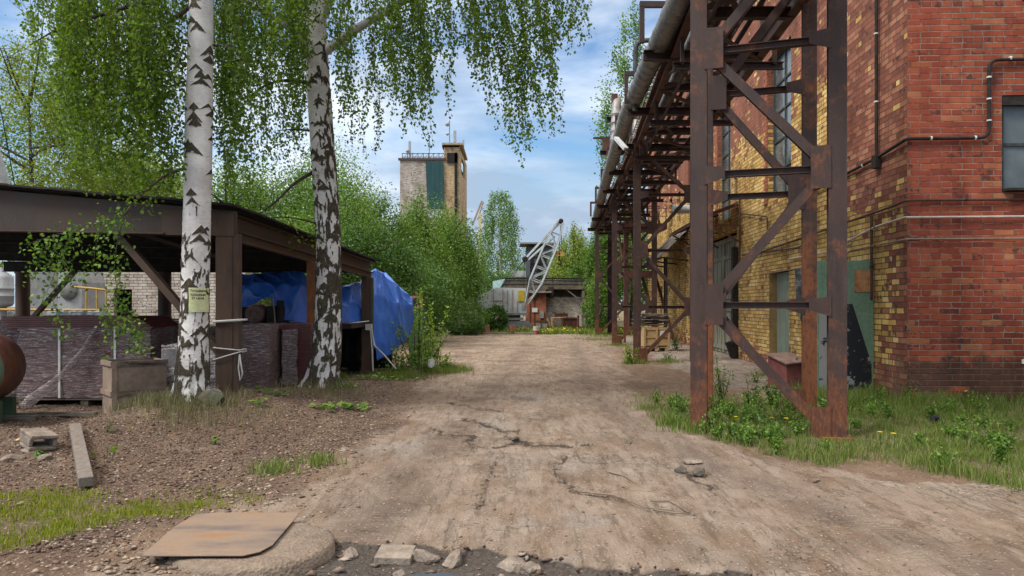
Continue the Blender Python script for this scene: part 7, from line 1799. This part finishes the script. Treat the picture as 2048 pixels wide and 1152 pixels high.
b = MB(); b.tube([(cx_, WDp, -.1), (cx_ + .1, WDp, 5), (cx_ - .1, WDp, zt_ * .9)], [.25, .18, .04], 8); b.build('trunk', M['birchbark'], wbt)
# bushes
def bush(label, px, D, top, r, mat, n, leaf, seed, shell=.95, ry=None):
    rng = np.random.default_rng(seed); t = thing('bush', label, 'bush', (X_(px, D), D, 0), 0, 'bushes along the far edge of the yard'); h = Z_(top, D)
    q_, out, tone = crown_points(n, rng, r, ry or r, h * .55, 150, .10, shell, -.9); q_[:, 2] += h * .5; k = q_[:, 2] > 0.02
    leaves('foliage', q_[k], leaf, M[mat], t, rng, rnd=(tone * .5 + rng.random(len(tone)) * .5)[k], updir=out[k] * .8)
    b = MB()
    for j in range(7): a_ = j * .9; b.tube([(0, 0, -.05), (math.cos(a_) * r * .6, math.sin(a_) * r * .6, h * .75)], [.03, .008], 5)
    b.build('stem', M['bark'], t)
bush('round clipped dark green bush at the left end of the flower bed', 930, 39.6, 624, 1.05, 'leaf_dark', 11000, .065, 1)
bush('loose green bush behind the round clipped one', 925, 41.5, 606, 1.6, 'leaf_green', 9000, .085, 2)
bush('dark green bush in front of the crane cabin', 992, 43, 614, .72, 'leaf_dark', 9000, .08, 3)
bush('low leafy bush left of the round clipped bush', 858, 38, 585, 1.2, 'leaf_dark', 9000, .09, 4)
bush('bright green bush right of the workshop wall', 1196, 43, 560, .9, 'leaf_green', 7000, .10, 5)
# flower bed and verge
rng = np.random.default_rng(21); n = 9000
x = rng.uniform(X_(880, 42), X_(1330, 42), n); y = rng.uniform(40.4, 49, n); h_ = .10 + .16 * vnoise(x * 1.2, y * 1.2)
o = grass_mesh('verge_grass', np.stack([x, y, gh(x, y)], 1), h_ * 1.25, 'grass', .035, .5, rng); tag(o, 'bright green grass verge with flowers beyond the yard', 'grass', kind='stuff')
rng = np.random.default_rng(22); n = 420
x = np.concatenate([rng.normal(X_(1060, 42.5), .55, 60), rng.uniform(X_(1085, 42), X_(1180, 42), 90), rng.uniform(X_(1190, 42), X_(1330, 43), 60)]); y = rng.uniform(40.8, 45, len(x))
pos = np.stack([x, y, gh(x, y) + rng.uniform(.12, .26, len(x)) + .12 * (x < X_(1072, 42))], 1)
V, Fc = leaf_quads(pos, .07, rng, aspect=1.0); o = fast_mesh('yellow_flowers', V, Fc, M['flower']); tag(o, 'yellow flowers scattered over the far verge', 'flowers', kind='stuff')
# ------------------------------------------------------------------ grass and weeds near the camera
def sample(mask, x0, x1, y0, y1, n, seed, pw=1.0):
    rng = np.random.default_rng(seed); x = rng.uniform(x0, x1, n); y = rng.uniform(y0, y1, n); m = mask(x, y) ** pw
    cl = sstep(.35, .62, fbm(x * 3.1 + 2, y * 3.1)); k = rng.random(n) < m * (.25 + .9 * cl); x, y = x[k], y[k]; return np.stack([x, y, gh(x, y) - .005], 1), rng
p_, r_ = sample(grass_right, 1.6, 10, 5.7, 13.2, 120000, 31)
hh_ = .035 + .10 * fbm(p_[:, 0] * 1.3, p_[:, 1] * 1.3) ** 1.5 + .04 * (vnoise(p_[:, 0] * 4, p_[:, 1] * 4) > .6) + .12 * sstep(9.6, 12.0, p_[:, 1]) * (p_[:, 0] > 4.3)
o = grass_mesh('grass', p_, hh_, 'grass', .0042, .55, r_); tag(o, 'patchy green grass on the verge under the near tower and brick corner', 'grass', kind='stuff')
p_, r_ = sample(grass_right, 1.6, 10, 5.7, 13.2, 26000, 32)
o = grass_mesh('dry_grass', p_, .08, 'grass_dry', .003, .9, r_); tag(o, 'dry straw between the green grass of the right verge', 'grass', kind='stuff')
p_, r_ = sample(grass_left, -6, -1.6, 4.2, 7.2, 46000, 33)
o = grass_mesh('lime_grass', p_, .045, 'grass_lime', .0042, .5, r_); tag(o, 'lime green young grass patch at the lower left', 'grass', kind='stuff')
rng = np.random.default_rng(34)
def clump_grass(name, label, spots, mat, h, w=.004, seed=0):
    rng = np.random.default_rng(seed); P_ = []
    for (x, y, r, n) in spots:
        q_ = np.stack([x + rng.normal(size=n) * r, y + rng.normal(size=n) * r], 1); P_.append(q_)
    P_ = np.concatenate(P_); p3 = np.stack([P_[:, 0], P_[:, 1], gh(P_[:, 0], P_[:, 1]) - .005], 1)
    o = grass_mesh(name, p3, h, mat, w, .6, rng); tag(o, label, 'grass', kind='stuff')
clump_grass('dry_tufts', 'straw coloured tufts at the foot of the birches and shed post', [(-4.75, 9.7, .22, 600), (-4.35, 9.55, .2, 500), (-5.1, 9.8, .2, 300), (-3.9, 9.9, .25, 300), (-3.3, 11.5, .35, 300), (-2.9, 11.6, .3, 250), (-4.1, 9.1, .3, 260), (-3.6, 9.4, .35, 260)], 'grass_dry', .16, .0032, 1)
clump_grass('green_tufts', 'small green tufts by the shed edge and road margins', [(-2.35, 15.6, .25, 900), (-1.9, 17.2, .35, 1800), (-1.6, 17.8, .25, 1300), (-2.6, 16.4, .3, 700), (-3.7, 15.4, .12, 260), (3.45, 20.0, .18, 300), (3.3, 19.8, .12, 200), (4.4, 20.4, .2, 260), (2.15, 9.6, .12, 300), (2.3, 9.2, .15, 300), (-2.3, 6.9, .12, 160), (-2.0, 7.3, .12, 120), (5.8, 16.5, .2, 150), (4.3, 29, .4, 400), (4.0, 34, .5, 400), (5.0, 38.5, .8, 900)], 'grass', .13, .005, 2)

def weed(label, x, y, h, nst, spread, mat, leaf, dens, seed, name='weed', cat='weed', lean=(0, 0), up=.5, hang=.0, woody='twig', z=None):
    rng = np.random.default_rng(seed); z0 = gz(x, y) if z is None else z; t = thing(name, label, cat, (x, y, z0 - .01))
    b = MB(); pos = []
    for i in range(nst):
        a_ = rng.uniform(0, 6.28); s_ = spread * rng.uniform(.1, 1); hh = h * rng.uniform(.35, 1)
        p0 = np.array([math.cos(a_), math.sin(a_), 0]) * .03 * spread / .2; p2 = np.array([math.cos(a_) * s_ + lean[0] * hh, math.sin(a_) * s_ + lean[1] * hh, hh]); p1 = (p0 + p2) / 2 + np.array([0, 0, hh * .12]) + rng.normal(size=3) * .03 * h
        c_ = lambda t: p0 * (1 - t) ** 2 + 2 * p1 * t * (1 - t) + p2 * t * t
        b.tube([c_(t_) for t_ in np.linspace(0, 1, 6)], list(np.linspace(.004 + .006 * h, .0015, 6)), 5, cap=False)
        m = max(3, int(hh * dens)); ts_ = rng.uniform(.12, 1.0, m)
        pos.append(np.array([c_(t_) for t_ in ts_]) + rng.normal(size=(m, 3)) * leaf * .55)
    b.build('stems', M[woody], t); leaves('foliage', np.concatenate(pos), leaf, M[mat], t, rng, updir=np.array([0, 0, 1.0]) * up, hang=hang, aspect=.6)
    return t
gxy = lambda px, py: g2(px, py)
W = [ # px, py(base), h, stems, spread, mat, leaf, dens, label
    (1443, 800, .78, 9, .20, 'leaf_green', .045, 60, 'tall leafy sapling weed right of the near tower left post'),
    (1352, 815, .26, 12, .17, 'leaf_green', .042, 120, 'low bright rosette weed left of the near tower'),
    (1420, 822, .22, 10, .2, 'leaf_green', .04, 110, 'low weed at the foot of the near tower left post'),
    (1472, 885, .30, 16, .2, 'leaf_green', .035, 120, 'feathery green weed in front of the near tower'),
    (1505, 812, .5, 10, .2, 'leaf_green', .05, 60, 'thin leafy weed under the tower diagonal'),
    (1548, 815, .40, 12, .2, 'leaf_green', .05, 90, 'leafy weed before the dull red bin'),
    (1570, 845, .22, 12, .22, 'leaf_green', .04, 100, 'low weed patch left of the right tower foot'),
    (1530, 860, .2, 10, .2, 'leaf_dark', .04, 100, 'dark low weed behind the dandelion'),
    (1500, 840, .25, 10, .22, 'leaf_green', .04, 100, 'green weed in the middle of the near tower base'),
    (1610, 838, .18, 8, .12, 'leaf_green', .04, 100, 'small weed between the right tower posts'),
    (1648, 832, .25, 8, .1, 'leaf_green', .045, 80, 'small leafy weed right of the orange post'),
    (1745, 812, .16, 9, .14, 'leaf_green', .04, 90, 'low leafy weed at the foot of the open green door'),
    (1950, 822, .34, 4, .08, 'leaf_bright', .05, 40, 'single bright leafy shoot against the brown brick base'),
    (2010, 905, .18, 7, .14, 'leaf_green', .035, 80, 'small weed near the right photo edge'),
    (1262, 728, .45, 12, .3, 'leaf_bright', .06, 60, 'yellow green weed tuft at the foot of the second tower'),
    (1338, 722, .25, 9, .3, 'leaf_green', .06, 60, 'low weed right of the second tower foot'),
    (1350, 700, .4, 8, .3, 'leaf_green', .07, 60, 'weed behind the second tower by the brick wall'),
    (1235, 690, .25, 8, .35, 'leaf_green', .07, 60, 'weed at the foot of the third tower'),
    (1200, 668, .25, 9, .5, 'leaf_green', .09, 60, 'weed at the foot of the farthest tower'),
    (1510, 762, .25, 6, .2, 'leaf_green', .05, 60, 'weed at the wall beside the small green door'),
    (1418, 728, .2, 6, .2, 'leaf_green', .05, 60, 'weed in front of the tall gate'),
    (780, 740, 1.65, 8, .42, 'leaf_bright', .07, 34, 'lime green sapling before the blue tarpaulin'),
    (835, 745, 1.95, 13, .75, 'leaf_bright', .07, 42, 'tall lime green bush at the road corner'),
    (865, 738, 1.5, 11, .6, 'leaf_bright', .08, 48, 'dense lime green bush on the road side of the corner'),
    (800, 752, .6, 12, .5, 'leaf_green', .07, 70, 'low green weeds under the lime green saplings'),
    (835, 752, .5, 14, .55, 'leaf_green', .07, 80, 'low green weeds at the road corner beside the plastic bag'),
    (880, 742, .4, 10, .4, 'leaf_bright', .07, 70, 'low lime weeds at the tip of the road corner'),
    (725, 742, .3, 9, .15, 'leaf_bright', .05, 70, 'small lime tuft left of the last shed post'),
]
for i, (px, py, h, ns, sp, mt, lf, de, lb) in enumerate(W):
    x, y = gxy(px, py); weed(lb, x, y, h * 1.1, int(ns * 1.1), sp * 1.1, mt, lf, de, 300 + i)
rng = np.random.default_rng(91)
spots = []
while len(spots) < 85:
    x, y = rng.uniform(2.0, 7.5), rng.uniform(6.2, 11.8)
    if rng.random() < float(grass_right(np.array([x]), np.array([y]))[0]) * (.35 + .65 * (y > 8)): spots.append((x, y))
PP = []; SS = []
for i, (x, y) in enumerate(spots):
    hh = rng.uniform(.08, .38); sp_ = rng.uniform(.08, .2); z0 = gz(x, y)
    for k in range(int(rng.integers(6, 12))):
        a_ = rng.uniform(0, 6.28); tip = np.array([x + math.cos(a_) * sp_ * rng.random(), y + math.sin(a_) * sp_ * rng.random(), z0 + hh * rng.uniform(.5, 1)]); root = np.array([x, y, z0])
        t_ = rng.uniform(.15, 1, 14)[:, None]; PP.append(root * (1 - t_) + tip * t_ + rng.normal(size=(14, 3)) * .018)
        t_ = np.linspace(0, .95, 8)[:, None]; SS.append(root * (1 - t_) + tip * t_)
PP = np.concatenate(PP + SS)
o = leaves('verge_weeds', PP, .038, M['leaf_green'], None, rng, updir=np.array([0, 0, .5])); tag(o, 'low leafy weeds growing through the grass of the right verge', 'weeds', kind='stuff')
# broad-leaved coltsfoot on the bank
def coltsfoot(label, px, py, n, r, size, seed, mat='leaf_green'):
    rng = np.random.default_rng(seed); x, y = g2(px, py); t = thing('coltsfoot', label, 'plant', (x, y, gz(x, y)), 0, 'broad leaved plants on the left bank')
    b = MB(); lf = MB()
    for i in range(n):
        a_ = rng.uniform(0, 6.28); rr_ = r * rng.uniform(.15, 1); dx, dy = math.cos(a_) * rr_, math.sin(a_) * rr_ * .8; zz_ = gz(x + dx, y + dy) - t.location.z; hh = rng.uniform(.02, .11); s_ = size * rng.uniform(.6, 1.2)
        b.tube([(dx * .8, dy * .8, zz_), (dx, dy, zz_ + hh)], .0025, 4)
        m = 9; tilt = Matrix.Rotation(rng.uniform(-.7, .7), 3, 'X') @ Matrix.Rotation(rng.uniform(-.6, .6), 3, 'Y'); c = Vector((dx, dy, zz_ + hh)); a0 = rng.uniform(0, 6.28)
        ring = [c + tilt @ Vector((math.cos(a0 + 2 * math.pi * k / m) * s_ * (.35 if k == 0 else 1) * (1 + .1 * (k % 2)), math.sin(a0 + 2 * math.pi * k / m) * s_ * (1 if k else .3), .12 * s_ * (k % 2))) for k in range(m)]
        lf.add([c] + ring, [(0, k + 1, (k + 1) % m + 1) for k in range(m)])
    b.build('stalks', M['leaf_dark'], t); o = lf.build('leaf_blades', M[mat], t)
    at = o.data.attributes.new('rnd', 'FLOAT', 'POINT'); at.data.foreach_set('value', np.repeat(rng.random(n), m + 1).astype(np.float32))
for i, (px, py, n, r, s, lb) in enumerate([
    (655, 835, 22, .28, .05, 'broad leaved plant cluster left, on the bank below the second birch'), (712, 828, 20, .25, .05, 'broad leaved plant cluster right, on the bank below the second birch'),
    (690, 800, 34, .4, .035, 'grey green small leaved patch above the broad leaved clusters'), (740, 775, 50, .5, .035, 'grey green leafy patch beside the last shed post'), (800, 772, 40, .45, .035, 'grey green leaf patch toward the road corner'),
    (545, 828, 16, .22, .045, 'broad leaved plant between the asphalt block and the clusters'), (520, 842, 9, .15, .04, 'few round leaves right of the asphalt block'),
    (432, 890, 4, .05, .05, 'single upright folded green leaf plant in mid bank'), (213, 888, 4, .07, .045, 'lone bright round leaf plant right of the timber'), (210, 925, 6, .12, .03, 'tiny pale plant right of the timber'), (80, 925, 3, .05, .045, 'green leaf among the concrete fragments')]):
    coltsfoot(lb, px, py, n, r, s, 50 + i)
# dandelions
def dandelion(label, px, py, hz):
    x, y = g2(px, py); t = thing('dandelion', label, 'dandelion', (x, y, gz(x, y)), 0, 'dandelions on the right verge')
    b = MB(); b.tube([(0, 0, 0), (.01, 0, hz * .6), (.0, 0, hz)], .0025, 5); b.build('stalk', M['leaf_dark'], t)
    b = MB()
    for k in range(18):
        a_ = k * 2.4; r = .028 * (.5 + .5 * (k % 3) / 2); c = Vector((math.cos(a_) * r, math.sin(a_) * r, 0)); b.add([(0, 0, hz), (c.x * .9 - c.y * .3, c.y * .9 + c.x * .3, hz + .006), (c.x * 1.2, c.y * 1.2, hz + .004), (c.x * .9 + c.y * .3, c.y * .9 - c.x * .3, hz + .006)], [(0, 1, 2, 3)])
    b.lathe((0, 0, hz - .008), [(.004, 0), (.012, .009), (.014, .012)], 10); b.build('flower', M['flower'], t)
for px, py, hz, lb in ((1471, 872, .24, 'dandelion in front of the near tower left post'), (1572, 878, .24, 'dandelion under the tower diagonal'), (1760, 894, .19, 'left dandelion of the pair right of the tower'), (1787, 905, .22, 'right dandelion of the pair right of the tower'), (1543, 850, .1, 'small dandelion deep in the weeds under the tower')):
    dandelion(lb, px, py, hz)
# dry stalks by the brick corner
def dry_plant(label, x, y, h, n, spread, seed, lean=(0, 0)):
    rng = np.random.default_rng(seed); t = thing('dry_weed', label, 'dry weed', (x, y, gz(x, y))); b = MB(); pos = []
    for i in range(n):
        a_ = rng.uniform(0, 6.28); q2 = np.array([math.cos(a_) * spread + lean[0], math.sin(a_) * spread * .5 + lean[1], h * rng.uniform(.6, 1)]); q1 = q2 * .5 + rng.normal(size=3) * .04
        b.tube([(0, 0, 0), q1, q2], [.003, .0022, .001], 4, cap=False)
        for j in range(5): s_ = rng.uniform(.5, 1); e = q2 * s_; b.tube([e, e + rng.normal(size=3) * .07], [.0012, .0008], 3, cap=False)
        pos.append(q2 + rng.normal(size=(14, 3)) * .05)
    b.build('stalks', M['drytwig'], t); leaves('seed_heads', np.concatenate(pos), .014, M['grass_dry'], t, rng)
dry_plant('dry pinkish seed stalks leaning against the brick corner', *g2(1800, 812), .75, 14, .3, 1, (-.25, 0)); dry_plant('long thin dry stalk in front of the brick corner', *g2(1880, 832), .8, 3, .15, 2, (-.35, 0))
dry_plant('thin dry stalks at the orange post of the near tower', *g2(1640, 815), .5, 6, .25, 3); dry_plant('tangled dry twigs beside the near tower left post', *g2(1380, 850), .35, 5, .2, 4)
dry_plant('dry brown twigs lying on bare soil near the right photo edge', *g2(1990, 895), .2, 8, .5, 5, (.3, 0)); dry_plant('dead thin stalks at the road corner bushes', *g2(850, 765), .5, 10, .5, 6)
o = rock_mesh('plastic_bag', (.16, .12, .13), noisy('crumpled_clear_plastic', (.36, .36, .35), (.62, .62, .6), 12, rough=.3, spec=.5), 77, cuts=24); x, y = g2(862, 752); o.location = (x, y, .28); tag(o, 'crumpled whitish plastic bag caught in the road corner bush', 'plastic bag')
b = MB(); b.box((0, 0, 0), (.10, .04, .015)); x, y = g2(1632, 962); o = b.build('wood_chip', M['drytwig']); o.location = (x, y, gz(x, y) + .015); o.rotation_euler = (.2, .1, .8); tag(o, 'small brown wood chip at the edge of the right verge grass', 'wood chip')
x, y = g2(1878, 850); b = MB(); b.lathe((0, 0, 0), [(.10, 0), (.13, .02), (.13, .05), (.10, .06), (.07, .05), (.07, .01)], 18); o = b.build('rubber_ring', M['black']); o.location = (x, y, gz(x, y) + .02); o.rotation_euler = (.5, .2, 0); tag(o, 'black rubber ring half hidden in the right verge grass', 'rubber ring')
